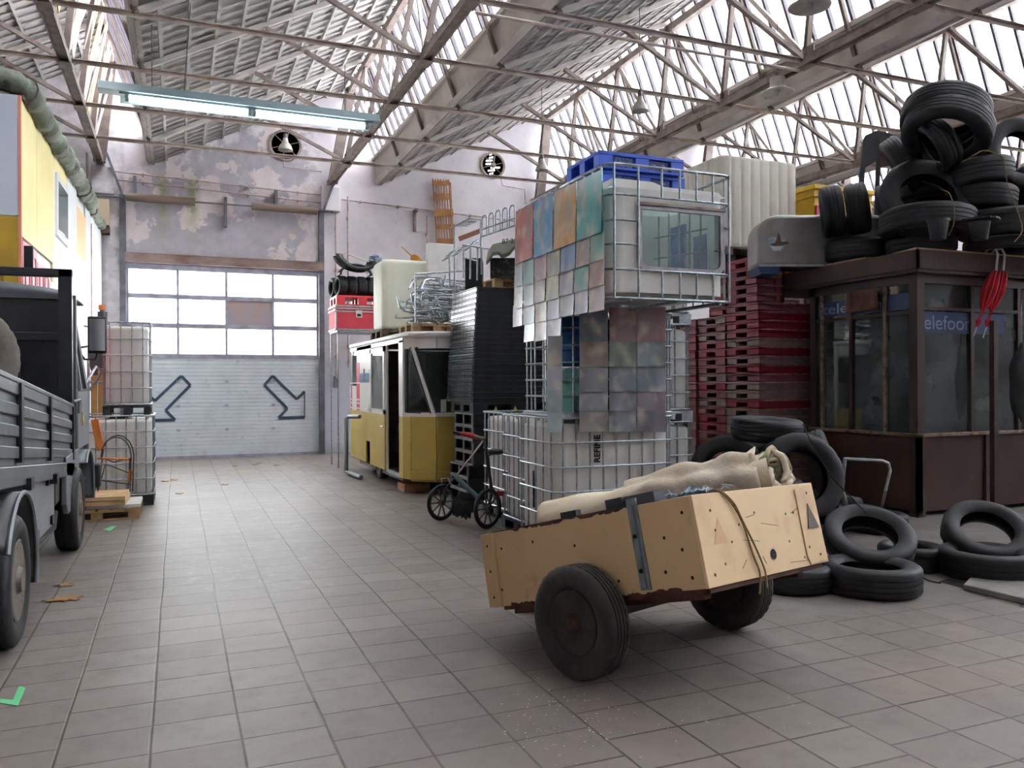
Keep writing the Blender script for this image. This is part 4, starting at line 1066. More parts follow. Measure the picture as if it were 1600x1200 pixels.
# big bare tank at right on the red pallets
M['hdpe_cr'] = mat('cream tank plastic', 'e4e2db', .45, 0, 'dbd7ce', 2, trans=.5)
def bare_tank(lab, x0, x1, y0, y1, z0, z1, nr, mt, rot=0, grp='bare white tanks', r=.12):
    t = thing('plastic_tank', lab, 'tank', ((x0+x1)/2, (y0+y1)/2, z0), grp)
    rbox(MB(), x0, x1, y0, y1, z0, z1, r, .07, .02, nr).build('tank_body', mt, t, angle=40)
    MB().lathe([(.13, 0), (.13, .03), (.001, .035)], 20, ((x0+x1)/2, (y0+y1)/2, z1-.004)).build('filler_cap', M['black'], t)
    if rot: t.rotation_euler[2] = rot
    return t
# ================= RED PALLET STACKS =================
M['red'] = mat('red plastic', 'a03040', .5, 0, '8c2838', 4)
M['redf'] = mat('faded red plastic', 'a38885', .6, 0, '937876', 4)
M['redm'] = mat('half faded red plastic', 'a0636a', .6, 0, '93575e', 4)
HP = .124
M['scuff'] = mat('scuffed pallet lip', 'b8a09e', .6, 0, '8c5a60', 12)
rr = random.Random(5)
def pal_mb(x0, x1, y0, y1, z0):
    b = MB(); h = HP-.004; w = x1-x0; d = y1-y0
    b.bx(x0, x1, y0, y1, z0+h*.72, z0+h); b.bx(x0, x1, y0, y1, z0, z0+h*.14)
    hy = .33; b.bx(x0, x0+.05, y0, y0+d*(.5-hy/2), z0, z0+h); b.bx(x0, x0+.05, y0+d*(.5+hy/2), y1, z0, z0+h)
    b.bx(x1-.05, x1, y0, y1, z0, z0+h)
    # long side: flared lip with a sunk face
    b.bx(x0+.05, x0+.14, y0, y0+.04, z0, z0+h); b.bx(x1-.14, x1, y0, y0+.04, z0, z0+h)
    b.bx(x0+.1, x1-.1, y0+.05, y0+.08, z0+h*.1, z0+h*.75)
    b.bx(x0-.004, x1+.004, y0-.005, y1, z0+h*.86, z0+h)
    b.mi = 1; b.bx(x0+.04, x1-.04, y0-.012, y0-.004, z0+h*.88, z0+h); b.mi = 0
    b.bx(x0, x1, y1-.04, y1, z0, z0+h)
    return b
def stack(lab, x0, x1, y0, y1, z0, n, grp):
    base = {}
    for i in range(n):
        m_ = rr.choice(['redf', 'redf', 'redm', 'red']) if rr.random() < .9 else 'red'
        if m_ not in base:
            o = pal_mb(x0, x1, y0, y1, 0).build('plastic_pallet', [M[m_], M['scuff']], None, loc=(x0, y0, 0)); base[m_] = o
        else:
            o = base[m_].copy(); COL.objects.link(o)
        dx, dy = rr.uniform(-.008, .008), rr.uniform(-.008, .008)
        o.location = (x0+dx, y0+dy, z0+i*HP)
        w_ = {'redf': 'faded pinkish', 'redm': 'half faded red', 'red': 'red'}[m_]
        tag(o, '%s pallet, %s from the bottom of %s' % (w_, ordn(i), lab), 'pallet', grp)
stack('the stack nearest the kiosk', 7.45, 8.6, 9.12, 9.86, 0, 22, 'red pallets next to the kiosk')
stack('the short top pile by the pod', 7.45, 7.93, 9.16, 9.84, 22*HP, 5, 'red pallets crowning the widest stack')
stack('the middle red stack', 7.5, 8.3, 9.93, 10.62, 0, 21, 'red pallets in the middle stack')
stack('the red stack farthest left', 7.5, 8.3, 10.68, 11.25, 0, 21, 'red pallets in the left stack')
stack('the red stack carrying the cream tank', 8.4, 9.5, 10.45, 11.55, 0, 29, 'red pallets under the white tank')
bare_tank('tall ribbed cream tank without cage, on the red pallets', 7.79, 9.31, 10.4, 11.6, 29*HP+.13, 5.16, 7, M['hdpe_cr'])
o = palbase(MB(), 7.79, 9.35, 10.4, 11.6, 29*HP+.002, 29*HP+.128).build('wooden_pallet', M['woodd'], None, loc=(8.5, 10.5, 29*HP)); tag(o, 'brown wooden pallet under the tall cream tank', 'pallet')
# ================= TRAM KIOSK =================
TX, TY0, TY1, TZ0, TZ1 = 3.08, 11.62, 15.5, .22, 2.38
def yx(px, X=TX): return PA(0, X, px, 600).y
M['tyel'] = mat('mustard yellow tram paint', 'c4aa55', .45, 0, 'b79d4c', 1.5, c3='8a7440', scale3=4, lo3=.62, hi3=.8)
M['twhite'] = mat('white tram paint', 'e9e9e6', .35, 0, 'dcdcd8', 2)
M['tred'] = mat('red tram stripe', 'c9303f', .4)
M['tblack'] = mat('rubber window seal', '26262a', .6)
M['tglass'] = glassmat('tram glass', 'c9d6d2', .08, .02, .12, 'b9c2c0')
M['tin'] = mat('dim tram lining', '8c8176', .7, 0, '6e655c', 3)
tram = thing('tram_kiosk', 'yellow and white tram-shaped sales wagon with an open side door', 'tram wagon', (3.9, 13.5, 0))
W1 = 4.95
foot = [(TX, TY1), (TX, TY0), (TX+.07, TY0-.13), (3.46, 11.27), (W1-.3, 11.27), (W1, 11.6), (W1, TY1)]
def wallseg(mb, p, q, z0, z1, t=.03, p2=None, q2=None):
    """upright wall piece between plan points; p2/q2 shift the top"""
    p = V((p[0], p[1], 0)); q = V((q[0], q[1], 0)); n = V((-(q-p).y, (q-p).x, 0)).normalized()*-t
    a, b_, c, d_ = p+V((0, 0, z0)), q+V((0, 0, z0)), q+V((0, 0, z1)), p+V((0, 0, z1)); mb.prism([a, b_, c, d_], n); return mb
ymid = 1.13
yd1, yd0 = yx(583), yx(606)     # door leaf
yo1, yo0 = yx(607), yx(626)     # opening
ywh1, ywh0 = yx(574), yx(590)   # wheel cut-out
yw1, yw0 = yx(549), yx(560)
yr0 = yx(564.5)
# lower yellow
b = MB()
wallseg(b, (TX, TY1), (TX, ywh1), TZ0+.02, ymid); wallseg(b, (TX, ywh1), (TX, yd1), .62, ymid)
b.build('lower_side_panel', M['tyel'], tram, bev=.008)
b = MB(); wallseg(b, (TX, yo0-.0), (TX, TY0), TZ0, ymid); wallseg(b, (TX, TY0), (TX+.07, TY0-.13), TZ0, ymid); wallseg(b, (TX+.07, TY0-.13), (3.46, 11.27), TZ0-.03, ymid); wallseg(b, (3.46, 11.27), (W1-.3, 11.27), TZ0-.03, ymid)
wallseg(b, (W1-.3, 11.27), (W1, 11.6), TZ0, ymid); wallseg(b, (W1, 11.6), (W1, TY1), TZ0, ymid)
b.build('lower_front_panel', M['tyel'], tram, bev=.006)
b = MB(); wallseg(b, (TX+.02, TY0-.17), (3.44, 11.235), TZ0, TZ0+.13, .02); wallseg(b, (3.44, 11.235), (W1-.3, 11.235), TZ0, TZ0+.13, .02); b.build('bumper', M['tyel'], tram, bev=.01)
# white upper
b = MB()
for y1, y0, z0, z1 in ((TY1, yw1, ymid, 2.28), (yw1, yw0, ymid, ymid+.25+.2), (yw0, yd1, ymid, 2.28), (TY1, TY0, 2.22, 2.3)):
    wallseg(b, (TX, y1), (TX, y0), z0, z1)
b.build('upper_side_panel', M['twhite'], tram)
b = MB(); wallseg(b, (TX-.031, yx(551)), (TX-.031, yx(552.5)), ymid, ymid+.5, .004); wallseg(b, (TX-.031, yw0), (TX-.031, yr0), ymid, 2.0, .004); b.build('red_stripes', M['tred'], tram)
b = MB()
for z in (ymid+.04, ymid+.13, ymid+.2, ymid+.5): wallseg(b, (TX-.031, TY1), (TX-.031, yd1), z-.012, z+.012, .006)
b.build('trim_strips', M['twhite'], tram)
text('lettering', 'melkunie', .34, mat('blue lettering', '4f6f9c', .5), (TX-.036, yx(564.5), 1.64), (0, -1, 0), (0, 0, 1), tram, .8, .004, .02)
# rear window
b = MB(); wallseg(b, (TX+.01, yw1), (TX+.01, yw0), ymid+.45, 2.22, .006); b.build('side_window', M['tglass'], tram)
for y in (yw1, yw0): MB().bx(TX-.004, TX+.02, y-.03, y+.03, ymid+.45, 2.22).build('window_seal', M['tblack'], tram)
# door leaf, slid open
dl = MB(); yL1, yL0 = yd1, yd0
wallseg(dl, (TX-.03, yL1), (TX-.03, yL0), TZ0+.03, ymid+.02, .03); dleaf = dl.build('door_leaf', M['tyel'], tram, bev=.005)
b = MB(); wallseg(b, (TX-.031, yL1), (TX-.031, yL1-.1), ymid, 2.2, .03); wallseg(b, (TX-.031, yL0+.1), (TX-.031, yL0), ymid, 2.2, .03); wallseg(b, (TX-.031, yL1), (TX-.031, yL0), 2.12, 2.2, .03); wallseg(b, (TX-.031, yL1), (TX-.031, yL0), ymid, ymid+.07, .03); b.build('door_frame', M['twhite'], dleaf)
b = MB(); wallseg(b, (TX-.034, yL1-.1), (TX-.034, yL0+.1), ymid+.07, 2.12, .008); b.build('door_glass', glassmat('door glass', 'dfe6e3', .06, .03, .5, 'c4cdca'), dleaf)
b = MB(); 
for z in (ymid+.07, 2.12): b.bx(TX-.04, TX-.025, yL0+.1, yL1-.1, z-.015, z+.015)
for y in (yL0+.1, yL1-.1): b.bx(TX-.04, TX-.025, y-.015, y+.015, ymid+.07, 2.12)
b.build('door_seal', M['tblack'], dleaf)
MB().tube([(TX-.07, yL0+.22, .93), (TX-.07, yL0+.04, .93), (TX-.03, yL0+.04, .93)], .012, 6).build('door_handle', M['chrome'], dleaf)
# corner posts, front facet windows
b = MB(); wallseg(b, (TX, yo0), (TX, TY0), ymid, 2.25); wallseg(b, (TX, yd0), (TX, yo1), TZ0, 2.25)
b.build('door_post', M['twhite'], tram)
b = MB(); 
for p, q, z0, z1 in (((TX, TY0), (3.46, 11.27), ymid, ymid+.06), ((3.46, 11.27), (W1-.3, 11.27), ymid, ymid+.06), ((TX, TY0), (3.46, 11.27), 2.12, 2.28), ((3.46, 11.27), (W1-.3, 11.27), 2.12, 2.28), ((W1-.3, 11.27), (W1, 11.6), 2.1, 2.28), ((W1, 11.6), (W1, TY1), ymid, 2.28)): wallseg(b, p, q, z0, z1)
b.build('window_band', M['twhite'], tram)
pa, pb = V((TX+.08, TY0-.15, 2.14)), V((3.42, 11.28, ymid+.05))
MB().beam(pa, pb, .06, .05).build('slanted_pillar', M['twhite'], tram, bev=.006)
b = MB(); b.beam(pa+V((.05, -.04, 0)), pb+V((.05, -.0, 0)), .025, .02); b.beam(pa+V((-.03, .0, 0)), pb+V((-.04, .02, 0)), .025, .02); b.beam(pb, (W1-.3, 11.25, ymid+.06), .03, .03); b.beam((TX+.02, TY0-.05, ymid+.07), (3.38, 11.33, ymid+.06), .03); b.beam((TX+.02, TY0-.05, ymid+.07), (TX+.02, TY0-.05, 2.12), .03); b.beam((TX+.08, TY0-.15, 2.11), (W1-.3, 11.25, 2.11), .03); b.build('window_seals', M['tblack'], tram)
b = MB(); b.poly([(TX, TY0, ymid), (3.45, 11.28, ymid), pa]); b.poly([(TX, TY0, ymid), pa, (TX, TY0, 2.14)]); b.build('side_windscreen', M['tglass'], tram, solid=.004, smooth=False)
b = MB(); b.poly([(3.46, 11.275, ymid+.05), (W1-.3, 11.275, ymid+.05), (W1-.2, 11.4, 2.13), pa]); b.build('windscreen', M['tglass'], tram, solid=.004, smooth=False)
MB().prism([(3.52, 11.262, 1.2), (3.6, 11.262, 1.2), (3.6, 11.262, 1.38), (3.52, 11.262, 1.38)], (0, -.004, 0)).build('sticker', M['white'], tram)
# roof
rf = [(TX-.05, TY1+.03), (TX-.05, TY0-.05), (TX, TY0-.2), (3.45, 11.18), (W1-.3, 11.18), (W1+.05, 11.6), (W1+.05, TY1+.03)]
b = MB().prism([(x, y, 2.28) for x, y in rf], (0, 0, .085)); b.build('roof', M['twhite'], tram, bev=.03)
# floor, lining, things inside the wagon
MB().prism([(x, y, TZ0) for x, y in foot], (0, 0, .05)).build('floor_plate', M['woodd'], tram)
MB().bx(W1-.06, W1-.03, 11.7, TY1, TZ0, 2.25).bx(TX+.03, W1-.03, TY1-.05, TY1, TZ0, 2.25).build('inner_lining', M['tin'], tram)
MB().bx(TX-.02, TX+.05, yo0, yo1, TZ0-.01, TZ0+.05).build('door_sill', M['steel'], tram)
def wheel2(c, ax, R, w_, nm, par, rimc='rimd'):
    wv = tyre_mb(R, R*.58, w_, 40, c, ax).build('wheel', M['rubber'], par); ax = V(ax)
    MB().lathe([(R*.585, w_*.35), (R*.5, w_*.3), (R*.45, 0), (R*.25, w_*.1), (R*.2, w_*.25), (.001, w_*.27)], 30, c, ax).build('rim', M[rimc], wv)
wheel2((TX+.16, yx(583), .27), (-1, 0, 0), .27, .16, 'w', tram)
MB().bx(TX+.1, W1-.1, 12.1, TY1-.2, .12, TZ0).build('chassis', M['rust'], tram)
tag(MB().bx(TX+.02, TX+.42, 11.75, 12.15, 0, .115).build('timber_block', M['wood'], None, loc=(TX+.2, 11.9, 0), bev=.005), 'timber block propping the front of the tram wagon', 'timber')
tag(MB().bx(TX+.5, TX+.9, 11.7, 12.05, 0, .115).build('timber_block', M['woodd'], None, loc=(TX+.7, 11.9, 0), bev=.005), 'darker timber block under the tram wagon beside the first one', 'timber')
for i, (c, a, h, m_, lab) in enumerate((((3.6, 13.2, .28), .3, .75, 'black', 'dark upright sack just inside the tram door'), ((4.1, 12.6, .28), .35, .8, 'tin', 'brown bundle deep inside the tram wagon'))):
    o = thing('stuffed_sack', lab, 'sack', c); lump((c[0], c[1], c[2]+h/2*1.02+.03), V((a*.8, 0, 0)), V((0, a*.8, 0)), V((0, 0, h/2)), 'sack_body', M[m_], 30+i, o, 4, .15)
o = tag(MB().bx(3.4, 3.7, 12.25, 12.55, .28, .42).build('crate', M['tred'], None, loc=(3.5, 12.4, .28), bev=.01), 'red crate on the floor of the tram doorway', 'crate')
o = tag(MB().bx(3.9, 4.5, 12.0, 12.5, 1.1, 1.6).bx(3.95, 4.45, 12.05, 12.45, .27, 1.1).build('coffee_machine', mat('machine steel', '4a4c4e', .4, .3, '2e3032', 12), None, loc=(4.2, 12.2, .27)), 'dark appliance behind the tram windscreen', 'machine')
o = tag(MB().lathe([(.001, 0), (.05, 0), (.05, .2), (.02, .24), (.02, .28), (.001, .28)], 12, (3.75, 11.62, 1.18)).build('bottle', mat('yellow plastic', 'd9b52c', .4), None, loc=(3.75, 11.62, 1.18)), 'yellow bottle on the shelf behind the tram windscreen', 'bottle')
MB().bx(3.5, 4.6, 11.4, 11.8, 1.13, 1.18).build('dash_shelf', M['black'], tram)

# pipe barrier beside the tram
t = thing('pipe_barrier', 'grey steel pipe barrier on the floor at the rear of the tram wagon', 'barrier', (2.8, 14.6, 0))
MB().tube([P(562, 651, 14.3), P(545, 651, 14.5), P(541, 655, 14.5), V((P(541, 730, 14.5).x, P(541, 730, 14.5).y, .06)), V((P(549, 740, 14.2).x, P(549, 740, 14.2).y, .05)), V((P(564, 745, 13.6).x, P(564, 745, 13.6).y, .05))], .038, 10).build('pipe_frame', mat('grey paint', '8d979b', .5, .3), t)

# ================= ON THE TRAM ROOF AND BEHIND =================
RZ = 2.368
def wpal(x0, x1, y0, y1, z0, lab, rot=0, mt=None):
    t = thing('wooden_pallet', lab, 'pallet', ((x0+x1)/2, (y0+y1)/2, z0)); m_ = mt or M['wood']
    n = 6
    for i in range(n):
        w_ = (x1-x0)/(n*1.25); x = x0+(x1-x0-w_)*i/(n-1)
        MB().bx(x, x+w_, y0, y1, z0+.115, z0+.137).build('deck_board', m_, t)
    for y in (y0, (y0+y1)/2-.05, y1-.1):
        MB().bx(x0, x1, y, y+.1, z0+.095, z0+.115).build('cross_board', m_, t)
        for x in (x0, (x0+x1)/2-.06, x1-.12): MB().bx(x, x+.12, y, y+.1, z0+.02, z0+.095).build('block', m_, t)
        MB().bx(x0, x1, y, y+.1, z0, z0+.02).build('runner', m_, t)
    if rot: t.rotation_euler[2] = rot
    return t
wpal(3.1, 4.15, 13.15, 14.0, RZ, 'dark wooden pallet under the yellowed tank on the tram roof', 0, M['woodd'])
tb = bare_tank('yellowed bare tank standing on the tram roof', 3.13, 4.1, 13.2, 13.95, RZ+.14, 3.68, 0, M['hdpe_old'], 0, 'bare white tanks', .11)
wpal(3.2, 3.95, 11.6, 12.4, RZ, 'wooden pallet at the front edge of the tram roof, under the heap of bent tubes')
hz = RZ+.14
rr = random.Random(8)
tc = V((3.75, 12.0, hz))
for i in range(58):
    b = MB(); L = rr.uniform(.35, .95); a = rr.uniform(-.5, .5) + (pi/2 if rr.random() < .25 else 0); h = rr.uniform(.12, .35)
    lv_ = i/58*.62+.04
    cxx = rr.uniform(3.42, 4.05)+(.12 if i > 25 else 0); cyy = rr.uniform(11.75, 12.3)
    d_ = V((cos(a), sin(a), rr.uniform(-.12, .12))); up_ = V((rr.uniform(-.3, .3), rr.uniform(-.3, .3), rr.choice([1, -1, .3, 1]))).normalized()*h
    if i < 20: up_.z *= .3
    c0 = V((cxx, cyy, hz+lv_)); p0 = c0-d_*L/2; p3 = c0+d_*L/2
    pts = [p0-up_*.5, p0+up_*.3, p0+up_*.5+d_*.08, p3+up_*.5-d_*.08, p3+up_*.3, p3-up_*.5]
    for p in pts: p.z = max(p.z, hz+.015)
    b.tube(pts, .017, 6)
    if rr.random() < .4: b.tube([pts[0].lerp(pts[1], .4), pts[5].lerp(pts[4], .4)], .009, 5)
    tag(b.build('bent_tube', M['steel'], None, loc=c0), 'galvanised bent tube in the tangled heap on the tram roof', 'tube', 'bent tubes heaped on the tram roof')
b = MB(); b.tube([(3.25, 11.62, hz), (3.25, 11.62, hz+.72), (4.2, 11.62, hz+.82)], .014, 6)
for z in (.1, .3, .5, .68): b.tube([(3.23, 11.6, hz+z), (3.6, 11.62, hz+z)], .01, 5)
tag(b.build('cage_panel', M['tubesteel'], None, loc=(3.25, 11.62, hz)), 'upright wire cage panel holding back the tube heap on the tram roof', 'cage panel')

# guitar
g = thing('guitar', 'small orange guitar lying on the yellowed tank, neck pointing up left', 'guitar', P(645, 405, 13.5))
go = mat('orange guitar wood', 'c98a3c', .4, 0, 'b5762f', 4)
gc = P(652, 408, 13.85); gn = (P(628, 386, 13.85)-gc).normalized(); gs = gn.cross(Fv).normalized()
b = MB(); out = []
for i in range(30):
    a = 2*pi*i/30; r = .09*(1+.22*cos(2*a)+.08*cos(a)); out.append(gc+gn*(cos(a)*r*1.2)+gs*sin(a)*r)
b.prism(out, Fv*.05).build('body', go, g)
MB().beam(gc+gn*.08+Fv*.0, gc+gn*.3, .03, .02).build('neck', go, g)
MB().beam(gc+gn*.3, gc+gn*.36, .045, .02).build('headstock', M['woodp'], g)
# rack with red case, red pallet, tyre row
rk = thing('steel_rack', 'thin-legged steel rack behind the tram wagon carrying a red case', 'rack', (3.2, 16.0, 0))
qx0, qx1, qy0, qy1 = 2.86, 3.75, 15.75, 16.5
for x in (qx0, qx1):
    for y in (qy0, qy1): MB().tube([(x, y, 0), (x, y, 2.62)], .014, 6).build('leg', M['tubesteel'], rk)
MB().bx(qx0-.02, qx1+.02, qy0-.02, qy1+.02, 2.62, 2.65).build('shelf', M['steel'], rk)
M['casered'] = mat('red case laminate', 'bf3a49', .75, 0, 'b23242', 3)
cs = thing('flight_case', 'red flight case with silver edges on the rack behind the tram', 'case', (3.2, 16, 2.65))
MB().bx(qx0-.04, qx1, qy0-.03, qy1, 2.655, 3.12).build('case_body', M['casered'], cs)
b = MB()
for z in (2.655, 3.0, 3.06, 3.105): b.bx(qx0-.05, qx1+.01, qy0-.045, qy0-.025, z, z+.025)
for x in (qx0-.05, qx1-.015): b.bx(x, x+.025, qy0-.045, qy0-.025, 2.655, 3.13)
for z in (2.655, 3.03, 3.105): b.bx(qx0-.055, qx0-.035, qy0-.03, qy1, z, z+.025)
b.build('edge_profiles', M['steel'], cs)
b = MB().bx(3.2, 3.32, qy0-.055, qy0-.03, 2.9, 3.04); b.build('latch', M['chrome'], cs)
MB().bx(3.225, 3.295, qy0-.06, qy0-.054, 2.92, 2.97).build('latch_plate', M['tblack'], cs)
o = ppal(MB(), qx0-.02, qx1+.1, qy0, qy1, 3.135, 3.33).build('plastic_pallet', mat('bright red plastic', 'c8323f', .45), None, loc=(3.3, 16, 3.14)); tag(o, 'bright red pallet on top of the red flight case', 'pallet')
protoT = {}
def tyre(c, n, R, w_, lab, grp, roll=0.0, r=None, mt='rubber'):
    key = (round(R, 3), round(w_, 3), mt)
    if key not in protoT:
        o = tyre_mb(R, r or R*.6, w_, 36).build('tyre', M[mt], None, loc=(0, 0, 0)); protoT[key] = o
    else:
        o = protoT[key].copy(); COL.objects.link(o)
    o.matrix_world = mtx(c, n, roll); return tag(o, lab, 'tyre', grp)
for i in range(5):
    tyre((2.98+.19*i, 16.02, 3.335+.2), (1, .12, 0), .2, .18, '%s small tyre from the left in the row on the red pallet' % ordn(i), 'small tyres on the red pallet')
    tyre((2.92+.2*i, 16.38, 3.335+.2), (1, .12, 0), .2, .18, '%s small tyre in the rear row on the red pallet' % ordn(i), 'small tyres on the red pallet')
# plastic fender
fd = thing('plastic_fender', 'black plastic fender arch lying on the row of small tyres', 'fender', (3.2, 15.9, 3.72))
def fn(u, v):
    a = pi*1.02*u; r = .36-.12*sin(pi*v); c = V((3.22, 15.85, 4.06)); return c+V((-cos(a)*r*1.05, -.15+.35*v, -sin(a)*r*.6+.06*cos(a)))
MB().grid(fn, 20, 8).build('arch', M['black'], fd, solid=.05, angle=80)
MB().grid(lambda u, v: V((3.22-.3*cos(pi*u), 15.75+.3*v, 3.735+.2*sin(pi*u))), 16, 4).build('lower_arch', M['black'], fd, solid=.04)
lump((3.62, 15.85, 4.06), V((.12, 0, 0)), V((0, .1, 0)), V((0, 0, .08)), 'plastic_wrap', mat('clear wrap', 'aeb8c6', .25, 0, '5a6a86', 9), 41, fd, 8)
MB().tube([(2.95, 15.8, 4.12), (3.0, 15.8, 4.16), (3.3, 15.8, 4.05), (3.5, 15.8, 4.0)], .012, 5).build('rod', M['rustl'], fd)

# wooden trellis on the wall
tr_ = thing('folding_trellis', 'folded orange wooden trellis hanging against the white back wall', 'trellis', PA(1, YB-.1, 690, 340))
M['trel'] = mat('orange brown slats', 'a4713f', .7, 0, '8b5a30', 6)
def tp(px, py, dy=0): return PA(1, YB-.13-dy, px, py)
for k in range(7):
    x0, x1 = 676+4.2*k, 684+4.2*k
    MB().beam(tp(x0, 279+k*.3), tp(x1, 396), .022, .02).build('slat', M['trel'], tr_)
rr = random.Random(3)
for (x, y0, y1, n_) in ((676, 282, 290, 6), (677, 302, 312, 6), (679, 326, 338, 7), (681, 350, 358, 7), (682, 372, 384, 6), (683, 392, 399, 5)):
    for k in range(n_):
        MB().obox(tp(x+4.1*k, y1+rr.uniform(-1, 1), .02), tp(x+4.1*k+4.6, y1, .02)-tp(x+4.1*k, y1, .02), (0, .015, 0), (0, 0, (y1-y0)*.0152)).build('lath', M['trel'], tr_)
MB().beam(tp(703, 285), tp(708, 395, 0.05), .05, .03).build('edge_board', M['trel'], tr_)
MB().lathe([(.012, 0), (.012, .12), (.001, .12)], 8, tp(688, 282)-V((0, 0, 0)), (0, 1, 0)).build('hook', M['hole'], tr_)

# ================= BLACK CRATE STACKS =================
M['blk'] = mat('matt black tray plastic', '232427', .6, 0, '2b2c2f', 8)
M['blkgl'] = mat('shiny black tray end', '35373b', .22, 0.0, '4a4c52', 30, spec=.9)
M['gryrim'] = mat('grey crate plastic', '85888a', .5, 0, '6d7072', 8)
CX, CY0, CY1 = 3.6, 10.1, 11.13
def crate_mb(x0, x1, y0, y1, z0, z1, ncell):
    b = MB(); h = z1-z0; t = .02; b.mi = 1
    nn = ncell; b.bx(x0, x0+.02, y0, y1, z0, z0+.022); b.bx(x0, x0+.02, y0, y1, z1-.022, z1)
    for i in range(nn+1):
        y = y0+(y1-y0-.03)*i/nn; b.bx(x0, x0+.02, y, y+.03, z0, z1)
    b.mi = 0
    b.bx(x0+.02, x1, y0, y0+.02, z0, z1); b.bx(x1-.02, x1, y0, y1, z0, z1); b.bx(x0+.02, x1, y1-.02, y1, z0, z1); b.bx(x0+.03, x1, y0, y1, z0, z0+.015); b.bx(x0+.2, x0+.22, y0, y1, z0, z1)
    b.bx(x0+.02, x1+.004, y0-.008, y1, z1-.02, z1)
    return b
cr = None
for i in range(7):
    if cr is None: cr = crate_mb(CX, CX+.9, CY0+.02, CY0+.76, 0, .172, 2).build('bottle_crate', [M['blk'], M['gryrim']], None, loc=(CX, CY0, 0)); o = cr
    else: o = cr.copy(); COL.objects.link(o)
    dx = -.05 if i < 3 else 0.0; dy = .07 if i < 3 else .02
    o.location = (CX+dx, CY0+dy, i*.173); tag(o, 'black bottle crate with grey open end, %s from the floor beside the tram' % ordn(i), 'crate', 'bottle crates under the tray stack')
o = ppal(MB(), CX, CX+1.3, CY0, CY1-.1, 1.213, 1.345).build('plastic_pallet', M['blk'], None, loc=(CX, CY0, 1.21)); tag(o, 'black pallet with yellow markers, between bottle crates and trays', 'pallet')
for k, x in enumerate((CX+.32, CX+.6, CX+1.05)):
    MB().prism([(x-.03, CY0-.004, 1.235), (x+.03, CY0-.004, 1.235), (x, CY0-.004, 1.31)], (0, .01, 0)).build('yellow_marker', mat('yellow marker', 'd8d24a', .5), o)
# a second column of dark crates keeps the pallet level
cr2 = None
for i in range(7):
    if cr2 is None: cr2 = MB().bx(4.55, 5.1, CY0+.05, CY0+.8, 0, .165).build('dark_crate', M['blk'], None, loc=(4.55, CY0, 0), bev=.01); o = cr2
    else: o = cr2.copy(); COL.objects.link(o)
    o.location = (4.55, CY0, i*.173); tag(o, 'plain dark crate, %s from the floor behind the caged tank beside the cycle' % ordn(i), 'crate', 'plain dark crates')
tr0 = None; NTR = 21; TH = .0735
def tray_mb():
    b = MB(); x0, x1, y0, y1 = CX, CX+1.02, CY0, CY1; b.mi = 0
    b.bx(x0+.02, x1, y0, y1, 0, TH-.012); b.bx(x0+.012, x1+.008, y0-.012, y1+.01, TH-.016, TH-.003)
    b.mi = 1; n = 7
    for i in range(n):
        ya = y0+(y1-y0)*i/n+.008; yb2 = y0+(y1-y0)*(i+1)/n-.008
        b.prism([(x0+.02, ya, .004), (x0+.0, ya+.01, .012), (x0-.004, ya+.01, TH-.02), (x0+.02, ya, TH-.014)], (0, yb2-ya, 0))
    b.bx(x0-.012, x0+.02, y0, y1, TH-.012, TH-.004)
    return b
for i in range(NTR):
    if tr0 is None: tr0 = tray_mb().build('stacking_tray', [M['blk'], M['blkgl']], None, loc=(0, 0, 0)); o = tr0
    else: o = tr0.copy(); COL.objects.link(o)
    o.location = (-.02+.09*(i/NTR)**1.3, .03*sin(i*1.3)*.3, 1.347+i*TH); tag(o, 'shiny-ended black tray, %s from the bottom of the tall tray stack' % ordn(i), 'tray', 'trays in the tall black stack')
TOPZ = 1.347+NTR*TH
# things on the tray stack
wpal(3.95, 4.75, 10.2, 11.0, TOPZ+.0, 'pale wooden pallet on top of the black tray stack', 0, M['woodp'])
pz = TOPZ+.14
cf = thing('car_front', 'pale green vehicle front panel on the pallet above the black trays', 'car body panel', (4.3, 10.4, pz))
M['carp'] = mat('pale green grey body paint', 'b9bdac', .4, 0, 'a9ad9c', 3)
def cp(px, py, z=10.75): return P(px, py, z)
top = [(764, 392), (775, 378), (800, 373), (822, 370)]; bot = [(760, 408), (766, 396), (776, 391), (783, 397), (793, 396), (801, 385), (818, 383)]
b = MB(); b.prism([cp(*p) for p in [(759, 411), (762, 392), (770, 381), (800, 374), (830, 371), (830, 384), (803, 386), (797, 394), (789, 398), (783, 399), (779, 394), (770, 395), (765, 404)]], Fv*.25)
b.build('front_panel', M['carp'], cf, bev=.01)
text('lettering', '87·25', .09, M['hole'], cp(784, 381, 10.74), Rv*1+V((0, 0, .07)), (0, 0, 1), cf, 1)
b = MB(); q0 = cp(766, 425, 10.9); b.obox(V((q0.x, q0.y, pz)), Rv*.75, Fv*.5, V((0, 0, .26))).build('engine_bay', mat('dark engine bay', '222220', .8, 0, '4a4a46', 22, lo=.55, hi=.6), cf)
o = tag(MB().obox((3.72, 10.75, TOPZ+.0), (.22, -.1, 0), (.16, .38, 0), (0, 0, .47)).build('dark_crate', M['blk'], None, loc=(3.85, 10.95, TOPZ), bev=.01), 'dark crate block standing at the rear left of the tray stack top', 'crate')
o = tag(MB().bx(3.85, 4.35, 13.0, 13.12, RZ, 3.95).build('white_board', M['white'], None, loc=(4.1, 13.05, RZ), bev=.01), 'white upright board behind the tube heap on the tram roof', 'board')
